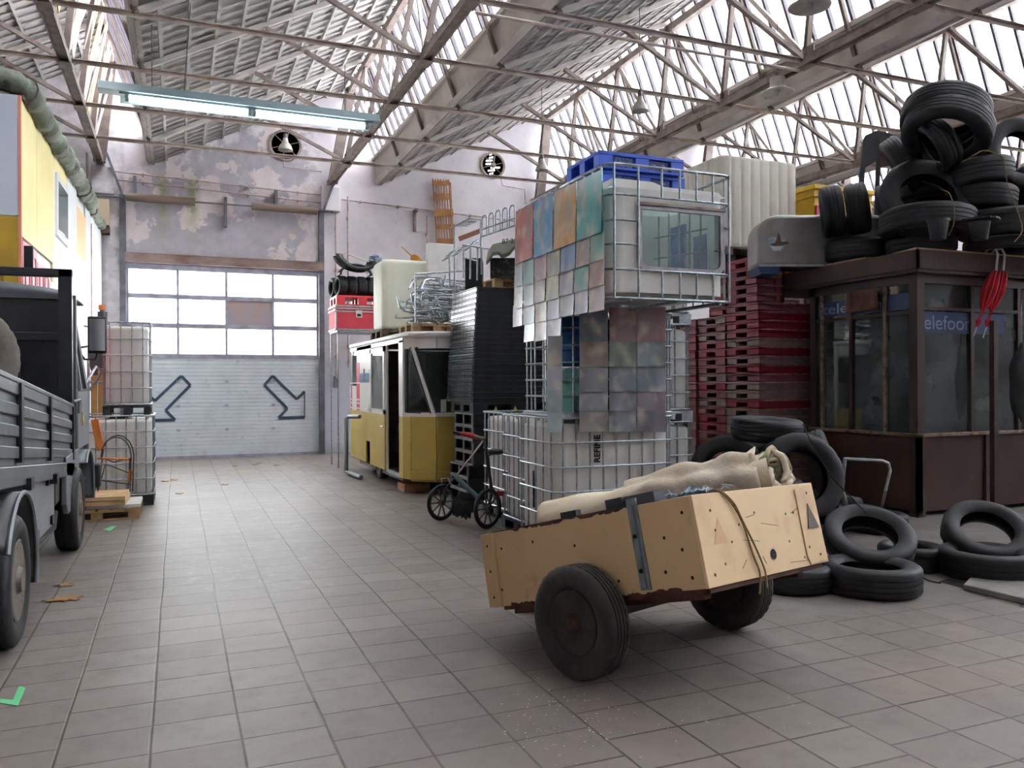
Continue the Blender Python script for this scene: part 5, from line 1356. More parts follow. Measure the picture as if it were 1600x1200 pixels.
# arched bicycle racks
def rack(lab, p, q, n, h, r=.012, lean=V((0, 0, 1)), feet=0.0, grp='arched cycle racks'):
    p, q, lean = V(p), V(q), V(lean).normalized(); d = (q-p); L = d.length; d.normalize(); t = thing('bicycle_rack', lab, 'bicycle rack', p, grp)
    MB().tube([p, q], r, 6).tube([p+lean*h*.35, q+lean*h*.35], r, 6).build('rail', M['steel'], t)
    w_ = L/n
    for i in range(n):
        c = p+d*w_*(i+.5); pts = [c-d*w_*.36]
        for k in range(9): a = pi*k/8; pts.append(c-d*w_*.36*cos(a)+lean*(h-w_*.36+w_*.36*sin(a)))
        pts.append(c+d*w_*.36); MB().tube(pts, r*.9, 6).build('arch', M['steel'], t)
    if feet:
        for e in (p, q): MB().tube([e, e-V((0, 0, feet))], r, 6).build('foot', M['steel'], t)
    return t
rack('long arched cycle rack standing above the black tray stack', P(752, 370, 10.9), P(806, 352, 10.4), 5, .27, feet=.36)
rack('arched cycle rack tilted over the heap, left of the long one', P(702, 396, 11.6), P(752, 372, 11.2), 3, .26, lean=V((-.6, -.3, -.5)), feet=0.5)
b = MB()
for k in range(3):
    x = 724+k*11; b.tube([P(x, 382+k*2, 10.9), P(x, 434+k*2, 10.9)], .013, 6)
b.tube([P(724, 402, 10.9), P(746, 408, 10.9)], .011, 6); b.tube([P(722, 382, 10.9), P(765, 389, 10.9)], .012, 6)
tag(b.build('rack_frame', M['steel'], None, loc=P(735, 434, 10.9)), 'upright grey tube frame at the rear left edge of the tray stack', 'frame')
b = MB(); q = [P(710, 353, 12.2), P(734, 341, 12.2), P(751, 343, 12.0), P(750, 363, 12.0)]
b.tube([V((q[0].x, q[0].y, RZ)), q[0], q[1], q[2], V((q[2].x, q[2].y, 2.9))], .013, 6); b.tube([q[0]+V((0, .2, 0)), q[1]+V((0, .25, 0)), q[2]+V((0, .2, 0))], .011, 6)
for k in range(5): a = q[0].lerp(q[1], k/5); b.tube([a, a+Rv*.2-V((0, 0, .0))], .009, 5)
tag(b.build('wire_basket', M['steel'], None, loc=q[0]), 'angular wire basket above the tube heap, before the trellis', 'basket')
o = tag(MB().obox(P(716, 372, 12.4), Rv*.36+V((0, 0, .14)), Fv*.3, (0, 0, .02)).build('orange_board', mat('orange board', 'b3714f', .6), None, loc=P(716, 372, 12.4)), 'orange brown board inside the angular wire basket', 'board')
# ================= BROWN GLAZED KIOSK =================
KX, KY, KYB, KXR = 8.1, 7.08, 8.82, 12.2
KZ = 3.13
M['kbrown'] = mat('dark brown kiosk wood', '3c2620', .55, 0, '2a1b17', 3, c3='58402f', scale3=14, lo3=.62, hi3=.7)
M['kpanel'] = mat('reddish brown panel', '40241b', .5, 0, '331c16', 2, c3='5a4034', scale3=6, lo3=.66, hi3=.75)
M['ksill'] = mat('worn sill wood', '8a7463', .7, 0, '5c4436', 12)
M['kfascia'] = mat('grey brown fascia', '554640', .7, 0, '473a35', 3)
M['kglass'] = glassmat('kiosk glass', 'a4adab', .1, .03, .5, '8a9292')  # grey film in the panes paints dirt and hazy reflection together
kio = thing('glazed_kiosk', 'dark brown wooden kiosk with large windows and a flat roof under the tyres', 'kiosk', (9.5, 8.0, 0))
b = MB(); b.bx(KX-.1, KXR, KY-.1, 9.85, KZ-.24, KZ); b.build('roof', M['kfascia'], kio, bev=.01)
b = MB(); b.bx(KX-.13, KX-.1, KY-.13, 9.87, KZ-.2, KZ+.02); b.bx(KX-.13, KXR, KY-.13, KY-.1, KZ-.2, KZ+.02); b.build('fascia', M['kfascia'], kio)
b = MB(); b.bx(KX, KX+.05, KY, KYB, .06, .95); b.bx(KX, KXR, KY, KY+.05, .06, .95); b.bx(KXR-.05, KXR, KY, KYB, .06, .95); b.bx(KX, KXR, KYB-.05, KYB, .06, .95); b.build('lower_panel', M['kpanel'], kio)
for x in (8.1, 9.25, 10.4):
    b = MB(); b.bx(x-.035 if x > 8.2 else x-.03, x+.05, KY-.03, KY+.0, .06, .95); b.build('panel_batten', M['kbrown'], kio)
b = MB(); b.bx(KX-.05, KX+.06, KY-.05, KYB+.02, .95, .99); b.bx(KX-.05, KXR, KY-.05, KY+.06, .95, .99); b.build('window_sill', M['ksill'], kio, bev=.008)
b = MB(); b.bx(KX-.02, KXR, KY-.02, KY+.08, 2.78, KZ-.24); b.bx(KX-.02, KX+.08, KY, KYB, 2.78, KZ-.24); b.bx(KX, KXR, KYB-.08, KYB, 2.78, KZ-.24); b.build('head_rail', M['kbrown'], kio)
b = MB(); b.bx(KX-.03, KX+.09, KY-.03, KY+.09, 0, 2.9); b.build('corner_post', M['kbrown'], kio)
MB().bx(KX-.02, KX+.08, KYB-.1, KYB, 0, 2.9).build('corner_post', M['kbrown'], kio)
MB().bx(KXR-.1, KXR, KYB-.1, KYB, 0, 2.9).build('corner_post', M['kbrown'], kio)
for yy, w_ in ((PA(0, KX, 1285, 600).y, .05), (PA(0, KX, 1330, 600).y, .045), (PA(0, KX, 1383, 600).y, .05)):
    MB().bx(KX-.012, KX+.05, yy-w_/2, yy+w_/2, .98, 2.8).build('mullion', M['ksill'] if w_ > .047 else M['kbrown'], kio)
for px in (1519, 1592): 
    xx = PA(1, KY, px, 600).x; MB().bx(xx-.03, xx+.03, KY-.012, KY+.05, .98, 2.8).build('mullion', M['kbrown'], kio)
for x in (10.6, 11.4): MB().bx(x-.03, x+.03, KY-.012, KY+.05, .98, 2.8).build('mullion', M['kbrown'], kio)
b = MB(); b.bx(KX-.01, KX+.04, KY, KYB, 2.42, 2.46); b.bx(KX, KXR, KY-.01, KY+.04, 2.46, 2.5); b.build('transom', M['kbrown'], kio)
ys = [KYB-.1, PA(0, KX, 1285, 600).y, PA(0, KX, 1330, 600).y, PA(0, KX, 1383, 600).y, KY+.08]
for y1, y0 in zip(ys[:-1], ys[1:]): MB().bx(KX+.02, KX+.026, y0, y1, .98, 2.8).build('pane', M['kglass'], kio)
xs_ = [KX+.08, PA(1, KY, 1519, 600).x, PA(1, KY, 1592, 600).x, 10.6, 11.4, KXR-.05]
for x0, x1 in zip(xs_[:-1], xs_[1:]): MB().bx(x0, x1, KY+.02, KY+.026, .98, 2.8).build('pane', M['kglass'], kio)
MB().bx(KX, KXR, KYB-.03, KYB-.024, .98, 2.8).build('pane', M['kglass'], kio)
for x in (8.9, 9.7, 10.5): MB().bx(x-.03, x+.03, KYB-.05, KYB, .98, 2.8).build('mullion', M['kbrown'], kio)
# blue lettered bands inside
M['signb'] = mat('blue sign band', '22365e', .4, 0, '1c2f54', 3)
b = MB().bx(8.19, 9.6, KY+.014, KY+.018, 2.19, 2.45).build('sign_band', M['signb'], kio)
text('lettering', 'telefoon', .24, mat('pale lettering', '71839f', .5), (8.13, KY+.012, 2.235), (1, 0, 0), (0, 0, 1), b, 1.12)
b = MB().bx(KX+.013, KX+.017, KY+.09, KYB-.12, 2.48, 2.68).build('sign_band', M['signb'], kio)
text('lettering', 'telefoon', .19, mat('pale lettering 2', '71839f', .5), (KX+.011, KYB-.2, 2.52), (0, -1, 0), (0, 0, 1), b, 1.6)
MB().bx(KX+.1, KXR-.1, KY+.1, KYB-.1, .04, .08).build('kiosk_floor', M['kbrown'], kio)
MB().bx(8.3, 11.6, KYB-.55, KYB-.12, .85, .9).build('counter', M['ksill'], kio)
# inside the kiosk
o = tag(MB().bx(8.5, 9.05, 8.0, 8.24, .905-.0, 1.5).build('dark_cabinet', mat('dark cabinet', '20242a', .4), None, loc=(8.8, 8.1, .9), bev=.01), 'dark box standing on the counter inside the kiosk, left', 'cabinet')
o.location.z = .905
for i, (x, lab) in enumerate(((9.35, 'grey cloth bundle on the kiosk counter, left'), (10.0, 'grey cloth bundle on the kiosk counter, right'))):
    o = thing('cloth_bundle', lab, 'bundle', (x, 8.5, .9)); lump((x, 8.5, 1.1), V((.25, 0, 0)), V((0, .15, 0)), V((0, 0, .18)), 'cloth', M['denim'], 50+i, o)
jk = thing('jacket', 'black jacket hanging inside the kiosk window at the right picture edge', 'jacket', P(1594, 600, 9.9))
jc = P(1596, 598, 9.75)
lump(jc, Rv*.13, Fv*.06, V((0, 0, .42)), 'jacket_body', M['black'], 60, jk, 4, .12)
MB().tube([jc+V((0, 0, .38)), jc+V((0, 0, 1.0))], .01, 6).build('hanger_hook', M['steel'], jk)
o = tag(MB().lathe([(.001, 0), (.14, 0), (.16, .32), (.15, .33), (.001, .05)], 20, (8.6, 7.5, .08)).build('bucket', mat('grey bucket', '7d8784', .5), None, loc=(8.6, 7.5, .08)), 'grey bucket on the kiosk floor', 'bucket')
# notices on the glass
# brown cloth at the left window
lc = thing('brown_cloth', 'brown cloth stretched behind the upper left kiosk window', 'cloth', P(1350, 470, 10.3))
q = [P(1327, 455, 10.55), P(1376, 448, 9.95), P(1378, 483, 9.95), P(1326, 488, 10.55)]
MB().grid(lambda u, v: (q[0].lerp(q[1], u)).lerp(q[3].lerp(q[2], u), v)+Fv*(.1+.03*sin(u*9)), 12, 6).build('cloth', mat('brown fabric', '6b4a3c', .9, 0, '54382c', 8), lc, solid=.01)
# free post before the kiosk
tag(MB().bx(*[v for v in (P(1553, 600, 9.3).x-.035, P(1553, 600, 9.3).x+.035)], P(1553, 600, 9.3).y-.03, P(1553, 600, 9.3).y+.03, 0, 2.3).build('dark_post', M['kbrown'], None, loc=(P(1553, 600, 9.3).x, P(1553, 600, 9.3).y, 0)), 'dark upright post just before the kiosk windows', 'post')
# board on the roof edge
o = MB(); o.obox((8.0, 7.0, KZ+.022), (1.9, -.0, 0), (.15, .55, 0), (0, 0, .03)); tag(o.build('loose_board', M['woodp'], None, loc=(8.3, 7.1, KZ)), 'pale loose board on the kiosk roof edge below the pots', 'board')
o = MB(); o.obox((8.0, 7.75, KZ+.022), (.45, 0, 0), (0, 2.0, 0), (0, 0, .025)); tag(o.build('loose_board', M['wood'], None, loc=(8.1, 8.6, KZ)), 'long board along the left edge of the kiosk roof', 'board')
# red umbrellas
M['redfab'] = mat('red umbrella cloth', 'c4182b', .6, 0, '96101f', 9)
def umb(px, lab, tipx):
    t = thing('umbrella', lab, 'umbrella', P(px, 400, 9.2), 'red umbrellas on the kiosk roof edge')
    YU = KY-.2
    hook = PA(1, YU, px, 391); s_ = PA(1, YU, px-3, 425); tp_ = PA(1, YU, tipx, 528)
    pts = [V((hook.x+.01, KY+.0, KZ+.04)), V((hook.x+.01, KY-.06, KZ+.1)), V((hook.x+.01, KY-.15, KZ+.1)), V((hook.x, YU, KZ+.02)), s_]
    MB().tube(pts, .014, 8).build('handle', mat('white umbrella handle', 'd9d9d9', .3), t)
    MB().tube([s_, tp_], .008, 6).build('shaft', M['steel'], t)
    d = (tp_-s_).normalized(); e1, e2 = perp(d); L = (tp_-s_).length*.93; o_ = s_
    def fn(u, v):
        a = 2*pi*u; r = (.012+.055*sin(pi*min(1, (v*1.25+.12)))**.7 if v < .85 else .012+.035*(1-v)/.15*.6)*(1+.28*cos(8*a+v*3)); return o_+d*L*v*.9+(e1*cos(a)+e2*sin(a))*r
    MB().grid(fn, 48, 26, closeu=True).build('canopy', M['redfab'], t, angle=60)
umb(1559, 'left one of two closed red umbrellas hooked on the kiosk roof', 1520)
umb(1570, 'right one of two closed red umbrellas hooked on the kiosk roof', 1536)

# ================= SILVER ROOF BOX =================
pod = thing('silver_pod', 'silver grey rounded trunk with a duck emblem overhanging the kiosk roof', 'trunk', P(1230, 430, 10.9))
pl = P(1184, 430, 10.9); pl.z = KZ+.03; ex = Rv*1.75
b = MB(); H_ = .7; D_ = .52
pf = []
N = 12
prof = [(0, 0), (0, H_-.3)]
for i in range(1, 7): a = pi/2*i/6; prof.append((.3*(1-cos(a)), H_-.3+.3*sin(a)))
prof += [(1.65, H_), (1.75, H_-.1), (1.75, 0)]
b.prism([pl+Rv*x+V((0, 0, z)) for x, z in prof], Fv*D_)
b.build('shell', mat('silver grey shell', '9c9a97', .35, .45, '86837f', 3), pod, bev=.05)
b = MB(); b.prism([pl+Rv*x+V((0, 0, z))-Fv*.012 for x, z in ((.02, -.0), (.02, .03), (1.7, .03), (1.7, 0))], Fv*(D_+.02)); b.build('rim', M['steel'], pod)
b = MB(); b.prism([pl+Rv*x+V((0, 0, z)) for x, z in ((.05, -.1), (0.0, -.0), (.3, -.0), (.28, -.1))], Fv*D_*.9); b.build('blue_foot', mat('dark blue foot', '1c3a5c', .5), pod)
ec = pl+Rv*.25+V((0, 0, .3))-Fv*.012
sh = [(-.12, .07), (-.08, .09), (.08, .09), (.12, .07), (.1, -.04), (.05, -.1), (-.05, -.1), (-.1, -.04)]
MB().prism([ec+Rv*x+V((0, 0, z)) for x, z in sh], -Fv*.003).build('emblem', mat('emblem pale blue', '8fa3b4', .4, 0, 'c3cdd4', 14), pod)
b = MB(); b.prism([ec+Rv*x+V((0, 0, z))-Fv*.004 for x, z in ((-.15, .02), (-.1, .0), (-.02, .01), (.0, .06), (.02, .16), (.05, .1), (.06, .03), (.15, .03), (.17, .005), (.06, -.02), (-.05, -.025))], -Fv*.003); b.build('emblem_bird', mat('emblem brown', '6a5334', .5), pod)
b = MB(); b.prism([ec+Rv*x+V((0, 0, z))-Fv*.004 for x, z in ((-.09, -.03), (.0, -.035), (.09, -.03), (.04, -.085), (-.04, -.085))], -Fv*.002); b.build('emblem_water', M['white'], pod)
MB().obox(pl+Rv*.85+V((0, 0, .44))-Fv*.03, Rv*.3, Fv*.03, (0, 0, .015)).build('strip_handle', M['steel'], pod)

# yellow bin on a caged pile
for i, z in enumerate((0, 1.17, 2.34)):
    ibc(['lowest', 'middle', 'topmost'][i]+' caged tank in the pile behind the kiosk, below the yellow bin', 9.72, 10.75, 10.3, 11.4, z, z+1.16, tmat=M['hdpe_old'], group='caged tanks behind the kiosk')
yb = thing('yellow_bin', 'bright yellow plastic bin between the cream tank and the tyres', 'bin', (10.2, 10.7, 3.5))
M['yel'] = mat('yellow bin plastic', 'e0b81c', .4, 0, 'd2a814', 4)
MB().prism([(9.55, 10.32, 3.52), (10.7, 10.32, 3.52), (10.78, 10.28, 4.78), (9.5, 10.28, 4.78)], (0, .9, 0)).build('bin_body', M['yel'], yb, bev=.02)
MB().bx(9.46, 10.82, 10.22, 11.22, 4.72, 4.8).bx(9.48, 10.8, 10.25, 11.2, 4.6, 4.64).build('bin_rim', M['yel'], yb, bev=.01)
MB().bx(9.54, 9.7, 10.25, 10.3, 4.3, 4.46).build('red_label', mat('red label', 'c0283a', .4), yb)

# ================= TYRES ON THE KIOSK ROOF =================
def D3(r, u, f): return (Rv*r+V((0, 0, 1))*u+Fv*f)
G1 = 'tyres heaped on the kiosk roof'
RT = KZ+.03
def lying(px, z, zb, R, w_, lab, grp, tilt=(0, 0)):
    c = P(px, 600, z); c.z = zb+w_/2; return tyre(c, D3(tilt[0], 1, tilt[1]), R, w_, lab, grp)
lying(1343, 10.75, RT+.04, .42, .26, 'bottom tyre at the left end of the kiosk roof heap', G1)
lying(1440, 10.0, RT+.03, .4, .17, 'bottom tyre under the big upright one in the kiosk roof heap', G1)
lying(1566, 9.9, RT+.02, .42, .15, 'bottom tyre of the right pile on the kiosk roof', G1)
lying(1449, 9.72, RT+.2, .53, .28, 'second tyre under the big upright one on the kiosk roof', G1, (.04, .06))
lying(1562, 9.8, RT+.18, .46, .3, 'second tyre of the right pile on the kiosk roof', G1, (-.03, 0))
lying(1541, 9.8, RT+.5, .34, .28, 'third tyre of the right pile on the kiosk roof', G1, (.1, 0))
lying(1535, 9.8, RT+.79, .35, .3, 'top lying tyre of the right pile, with the rope on it', G1, (-.05, .05))
tyre(P(1446, 312, 9.85), D3(-.08, .42, -.9), .54, .27, 'big tyre standing upright with its hole facing the camera, kiosk roof', G1)
tyre(P(1480, 205, 9.75), D3(.4, .85, .3), .5, .27, 'topmost tilted tyre of the kiosk roof heap, nearer one', G1)
tyre(P(1480, 205, 9.75)+D3(.4, .85, .3).normalized()*.24+V((-.05, .05, 0)), D3(.33, .88, .33), .5, .27, 'topmost tilted tyre of the kiosk roof heap, rear one', G1)
tyre(P(1466, 226, 9.8), D3(.85, .5, -.2), .32, .26, 'smaller tyre wedged inside the topmost tilted tyre', G1)
tyre(P(1590, 242, 10.0), D3(.1, .15, -.98), .45, .24, 'upright ring tyre at the right picture edge above the heap', G1)
tyre(P(1300, 331, 10.6), D3(.95, .12, -.3), .33, .26, 'leftmost upright tyre on the kiosk roof, seen edge on', G1)
tyre(P(1340, 326, 10.6), D3(.93, .15, -.35), .33, .26, 'second upright tyre from the left on the kiosk roof, edge on', G1)
tyre(P(1392, 330, 10.45), D3(.85, .2, -.5), .36, .24, 'dark upright tyre behind the left side of the big one', G1)
tyre(P(1412, 258, 10.5), D3(.7, .5, -.4), .4, .24, 'leaning tyre behind the top left of the big upright one', G1)
tyre(P(1480, 262, 10.5), D3(.1, .95, .2), .5, .28, 'lying tyre hidden deep in the heap below the topmost ones', G1)
tyre(P(1470, 300, 10.6), D3(.1, .95, .0), .5, .3, 'lying tyre behind the big upright one', G1)
tyre(P(1466, 345, 10.7), D3(.0, 1, .0), .5, .3, 'lower lying tyre behind the big upright one', G1)
for i, z in enumerate((0, .27, .54, .81)):
    lying(1632, 10.2, RT+.02+z, .45, .26, '%s tyre from the roof in the pile cut by the right picture edge' % ordn(i), G1)
# pots
def pot(px, z, lab, fl=False):
    c = P(px, 600, z); c.z = RT+.03; t = thing('plant_pot', lab, 'pot', c, 'black pots on the kiosk roof edge')
    MB().lathe([(.001, 0), (.08, 0), (.11, .2), (.12, .2), (.12, .23), (.105, .23), (.075, .02), (.001, .02)], 24, c).build('pot_body', M['black'], t)
    if fl: MB().lathe([(.12, .2), (.2, .215), (.2, .235), (.12, .23)], 32, c, closed=True, wob=lambda i, j: -.012 if i % 2 and j in (1, 2) else 0).build('toothed_rim', M['black'], t)
pot(1467, 9.1, 'plain black pot before the big tyre on the kiosk roof'); pot(1532, 9.12, 'black pot with a toothed rim near the red umbrellas', True)
# black panel behind
t = thing('black_panel', 'black upright panel with a cut-out left of the roof tyres', 'panel', P(1370, 290, 11.2))
def bp(px, py): return P(px, py, 11.3)
b = MB(); b.prism([bp(1349, 219), (bp(1353, 211)), bp(1372, 203), bp(1373, 250), bp(1352, 262), bp(1350, 300), bp(1341, 300)], Fv*.04); b.prism([bp(1372, 203), bp(1400, 212), bp(1400, 250), bp(1373, 252)], Fv*.04); b.prism([bp(1370, 250), bp(1376, 250), bp(1372, 420), bp(1364, 420)], Fv*.04); b.build('panel_frame', M['black'], t)
MB().obox(bp(1345, 300)-V((0, 0, .0)), Rv*.05, Fv*.04, V((0, 0, 3.2-bp(1345, 300).z))).build('panel_leg', M['black'], t)
MB().prism([bp(1374, 216), bp(1398, 222), bp(1396, 258), bp(1374, 262)], -Fv*.01).build('faded_print', mat('dark red print', '4a2222', .5, 0, '2a1c1c', 9), t)
# ropes over tyres
t = thing('rope', 'thin tan rope running over the tyres of the right pile', 'rope', P(1560, 300, 9.3))
rope([P(1503, 254, 9.45), P(1518, 245, 9.3), P(1537, 235, 9.3), P(1560, 242, 9.35), P(1568, 250, 9.35), P(1575, 290, 9.35), P(1590, 330, 9.3), P(1597, 360, 9.25), P(1585, 378, 9.2)], .006, 'strand', t, M['rope'])
t = thing('rope', 'thin tan rope looping out of the hole of the big upright tyre', 'rope', P(1490, 320, 9.2))
rope([P(1470, 296, 9.6), P(1483, 302, 9.4), P(1490, 322, 9.2), P(1490, 350, 9.15), P(1482, 368, 9.15)], .006, 'strand', t, M['rope'])

# ================= TYRES ON THE FLOOR =================
G2 = 'tyres piled on the floor by the kiosk'
def fly(px, py, zb, R, w_, lab, tilt=(0, 0)):
    d = PA(2, zb+w_/2, px, py); return tyre(d, D3(tilt[0], 1, tilt[1]), R, w_, lab, G2)
fly(1360, 900, .0, .365, .22, 'tyre lying flat in front of the floor pile, nearest the drain hole')
tyre(P(1357, 842, 6.75), D3(-.05, .86, -.5), .36, .21, 'tyre leaning back with its hole open, above the front flat tyre', G2)
fly(1236, 897, .0, .33, .2, 'flat tyre behind the right wheel of the hand cart')
fly(1543, 878, .0, .38, .22, 'flat tyre at the right, below the leaning one near the post')
tyre(P(1540, 834, 7.05), D3(-.12, .8, -.55), .345, .2, 'tyre leaning on the flat one at the right, near the dark post', G2)
fly(1424, 868, .0, .27, .2, 'small tyre lying in the shade between the two leaning ones')
tyre(P(1249, 745, 7.45), D3(.12, .25, -.95), .4, .22, 'large upright tyre facing the camera in the floor pile', G2)
tyre(P(1198, 671, 7.9), D3(.05, 1, -.05), .34, .22, 'tyre lying flat on top of the floor pile', G2)
tyre(P(1137, 738, 7.95), D3(-.35, .15, -.9), .36, .22, 'upright tyre at the left of the floor pile, before the red pallets', G2)
tyre(P(1288, 735, 8.0), D3(.85, .3, -.35), .4, .22, 'tyre leaning edge on at the right flank of the floor pile', G2)
fly(1290, 800, .0, .33, .2, 'lower flat tyre behind the large upright one')
fly(1296, 785, .2, .33, .2, 'upper flat tyre behind the large upright one', (.15, .1))
fly(1372, 815, .0, .3, .2, 'flat tyre behind the leaning one, by the silver tube frame')
tyre(P(1180, 720, 8.35), D3(.2, .9, .3), .34, .22, 'tyre deep in the pile under the topmost flat one', G2)
for i in range(3):
    c = P(1195, 600, 8.3); c.z = .11+.215*i; tyre(c, D3(0.02*i, 1, 0), .36, .21, '%s tyre from the floor in the hidden core of the floor pile' % ordn(i), G2)
fly(1130, 820, .0, .34, .2, 'flat tyre under the left upright one, behind the cart load'); fly(1150, 800, .2, .33, .18, 'second flat tyre under the left upright one')
# black cable over tyres
t = thing('cable', 'thin black cable hanging down over the floor tyre pile', 'cable', P(1290, 700, 7.3))
rope([P(1255, 662, 7.5), P(1272, 700, 7.2), P(1300, 745, 7.2), P(1325, 772, 7.2), P(1345, 792, 6.9), P(1352, 800, 6.8)], .006, 'strand', t, M['hole'])
# silver frame
t = thing('tube_frame', 'bent silver tube frame leaning by the floor tyres', 'frame', P(1370, 800, 7.9))
g0 = PA(2, .015, 1374, 812)
MB().tube([P(1319, 728, 7.7), P(1320, 716, 7.7), P(1324, 717, 7.7), P(1378, 720, 7.7), P(1388, 724, 7.7), P(1391, 735, 7.7), P(1384, 765, 7.65), g0], .016, 8).build('frame_tube', M['steel'], t)
MB().tube([P(1321, 718, 7.7), V((P(1312, 760, 7.75).x, P(1312, 760, 7.75).y, .4))], .014, 8).build('frame_leg', M['steel'], t)
# ================= PANELLED SHED AT LEFT =================
SN, SF = V((-1.63, 10.5, 0)), V((-1.47, 18.95, 0)); SZ = 4.84
sd = (SF-SN).normalized(); sn = V((sd.y, -sd.x, 0))
def sy(px):
    d = Rv*((px-800)/F_PX)+Fv; # intersect in plan
    a, b_ = d.x, d.y; # t*d = SN + s*sd
    det = -a*sd.y + b_*sd.x; s_ = (a*(-SN.y)-b_*(-SN.x))/det*-1
    t_ = (SN.x+s_*sd.x)/a; return abs(s_) if True else 0
def spos(px):
    d = (Rv*((px-800)/F_PX)+Fv); A = [[d.x, -sd.x], [d.y, -sd.y]]; det = A[0][0]*A[1][1]-A[0][1]*A[1][0]
    t_ = (SN.x*A[1][1]-A[0][1]*SN.y)/det; s_ = (A[0][0]*SN.y-A[1][0]*SN.x)/det; return s_, t_
def sz(px, py): s_, t_ = spos(px); return CAM_H+(600-py)/F_PX*t_
shed = thing('panelled_shed', 'two-storey shed of yellow, white and pink panels behind the truck', 'shed', (-3, 14, 0))
M['pyel'] = mat('pale yellow panel', 'e6d79a', .5, 0, 'dfcf8e', 1.5)
M['pwht'] = mat('white panel', 'e8ebea', .5, 0, 'dde2e2', 1.5)
M['pora'] = mat('orange beige panel', 'dcb98a', .55); M['pmus'] = mat('mustard door paint', 'b8962c', .5, 0, 'a6862a', 3)
M['ppink'] = mat('pink door paint', 'd98c94', .5, 0, 'cf7f88', 3); M['pblu'] = mat('pale blue panel', 'c3c8d4', .5)
def face(s0, s1, z0, z1, m_, th=.02, out=0.0, nm='panel', par=None, bev=.003):
    b = MB(); b.obox(SN+sd*s0+sn*out+V((0, 0, z0)), sd*(s1-s0), sn*th, (0, 0, z1-z0)); return b.build(nm, m_, par or shed, bev=bev)
L_ = (SF-SN).length
b = MB(); b.obox(SN-sn*3.2, sd*L_, sn*3.19, (0, 0, SZ-.02)); b.build('shed_body', M['pwht'], shed)
S = lambda px: spos(px)[0]
s55, s82, s103, s118, s133 = S(56), S(83), S(104), S(119), S(133)
zmid = sz(40, 372)
for s0, s1, z0, z1, m_ in ((0, s55, zmid, SZ, 'pyel'), (s55, s82, zmid, SZ, 'pyel'), (s82, s103, sz(95, 278), SZ, 'pyel'), (s82, s103, 1.2, sz(95, 278), 'pwht'), (s103, s118, 0, SZ, 'pwht'), (s118, s133, sz(125, 400), SZ-.25, 'pora'), (s118, s133, 0, sz(125, 400), 'pwht'), (s133, (s133+L_)/2, 0, SZ, 'pwht'), ((s133+L_)/2, L_, 0, SZ, 'pwht'), (s55+1.2, s82, 1.0, zmid, 'pyel')):
    face(s0+.008, s1-.008, z0, z1, M[m_])
# pink doors laid sideways
for i, (s0, s1) in enumerate(((-.0, .85), (.9, 1.75), (1.8, 2.9))):
    o = face(s0, s1, 1.4, zmid-.05-.12*i, M['ppink'], .04, .0, 'pink_door')
    zt = zmid-.15-.12*i; w_ = (s1-s0-.3)/2
    for j in range(2):
        b = MB(); sa = s0+.1+j*(w_+.1)
        for (a0, a1, c0, c1) in ((sa, sa+w_, zt-.02, zt), (sa, sa+w_, 1.75, 1.77), (sa, sa+.02, 1.75, zt), (sa+w_-.02, sa+w_, 1.75, zt)):
            b.obox(SN+sd*a0+sn*.04+V((0, 0, c0)), sd*(a1-a0), sn*.012, (0, 0, c1-c0))
        b.build('moulding', mat('rose moulding', 'b8646c', .5), o)
    if i == 0: text('door_number', '12', .12, M['tblack'], SN+sd*.52+sn*.045+V((0, 0, zmid-.14)), -sd*-1*-1, (0, 0, 1), o, 1) if False else text('door_number', '12', .13, M['tblack'], SN+sd*.32+sn*.045+V((0, 0, zmid-.15)), sd, (0, 0, 1), o, 1)
# window in the white panel
sa, sb = S(86.5), S(101); za, zb_ = sz(94, 352)-.1, sz(94, 285)-.05
o = face(sa-.1, sb+.1, za-.1, zb_+.1, M['twhite'], .03, .02, 'window_frame')
face(sa, sb, za, zb_, mat('dark shed glass', '6f7d80', .1, 0, '59666a', 2), .006, .05, 'pane', o)
# near end: pale blue upper, mustard door below
b = MB(); b.obox(SN-sn*3.2-sd*.02+V((0, 0, sz(31, 335))), sn*3.22, -sd*.02, (0, 0, SZ-sz(31, 335))); b.build('end_panel', M['pblu'], shed)
b = MB(); b.obox(SN-sn*1.2-sd*.02, sn*1.2, -sd*.03, (0, 0, sz(31, 335)-.01)); dr = b.build('mustard_door', M['pmus'], shed)
b = MB()
for z0, z1 in ((2.1, 2.9), (1.2, 2.0)):
    for a, c in (((.15, z0), (.95, z0)), ((.15, z1), (.95, z1)), ((.15, z0), (.15, z1)), ((.95, z0), (.95, z1))):
        b.beam(SN-sn*a[0]-sd*.055+V((0, 0, a[1])), SN-sn*c[0]-sd*.055+V((0, 0, c[1])), .03, .02, up=sn)
b.build('moulding', mat('dark mustard', '8a6f1c', .5), dr)
b = MB(); b.obox(SN-sn*0-sd*.045, sn*.03, sd*.05, (0, 0, SZ)); b.build('corner_strip', mat('salmon edge', 'd08a72', .6), shed)
MB().obox(SN-sn*3.2+V((0, 0, SZ-.02)), sd*L_, sn*3.25, (0, 0, .04)).build('shed_roof', M['woodd'], shed)
# second pale end section low at far end
# cable pipe on shed
tag(MB().tube([SN+sd*(S(139))+sn*.05+V((0, 0, z)) for z in (1.5, 3, 4.6)], .012, 6).build('cable', M['pipec'], None, loc=SN+sd*S(139)+V((0, 0, 3))), 'thin reddish cable down the white panels of the shed', 'cable')
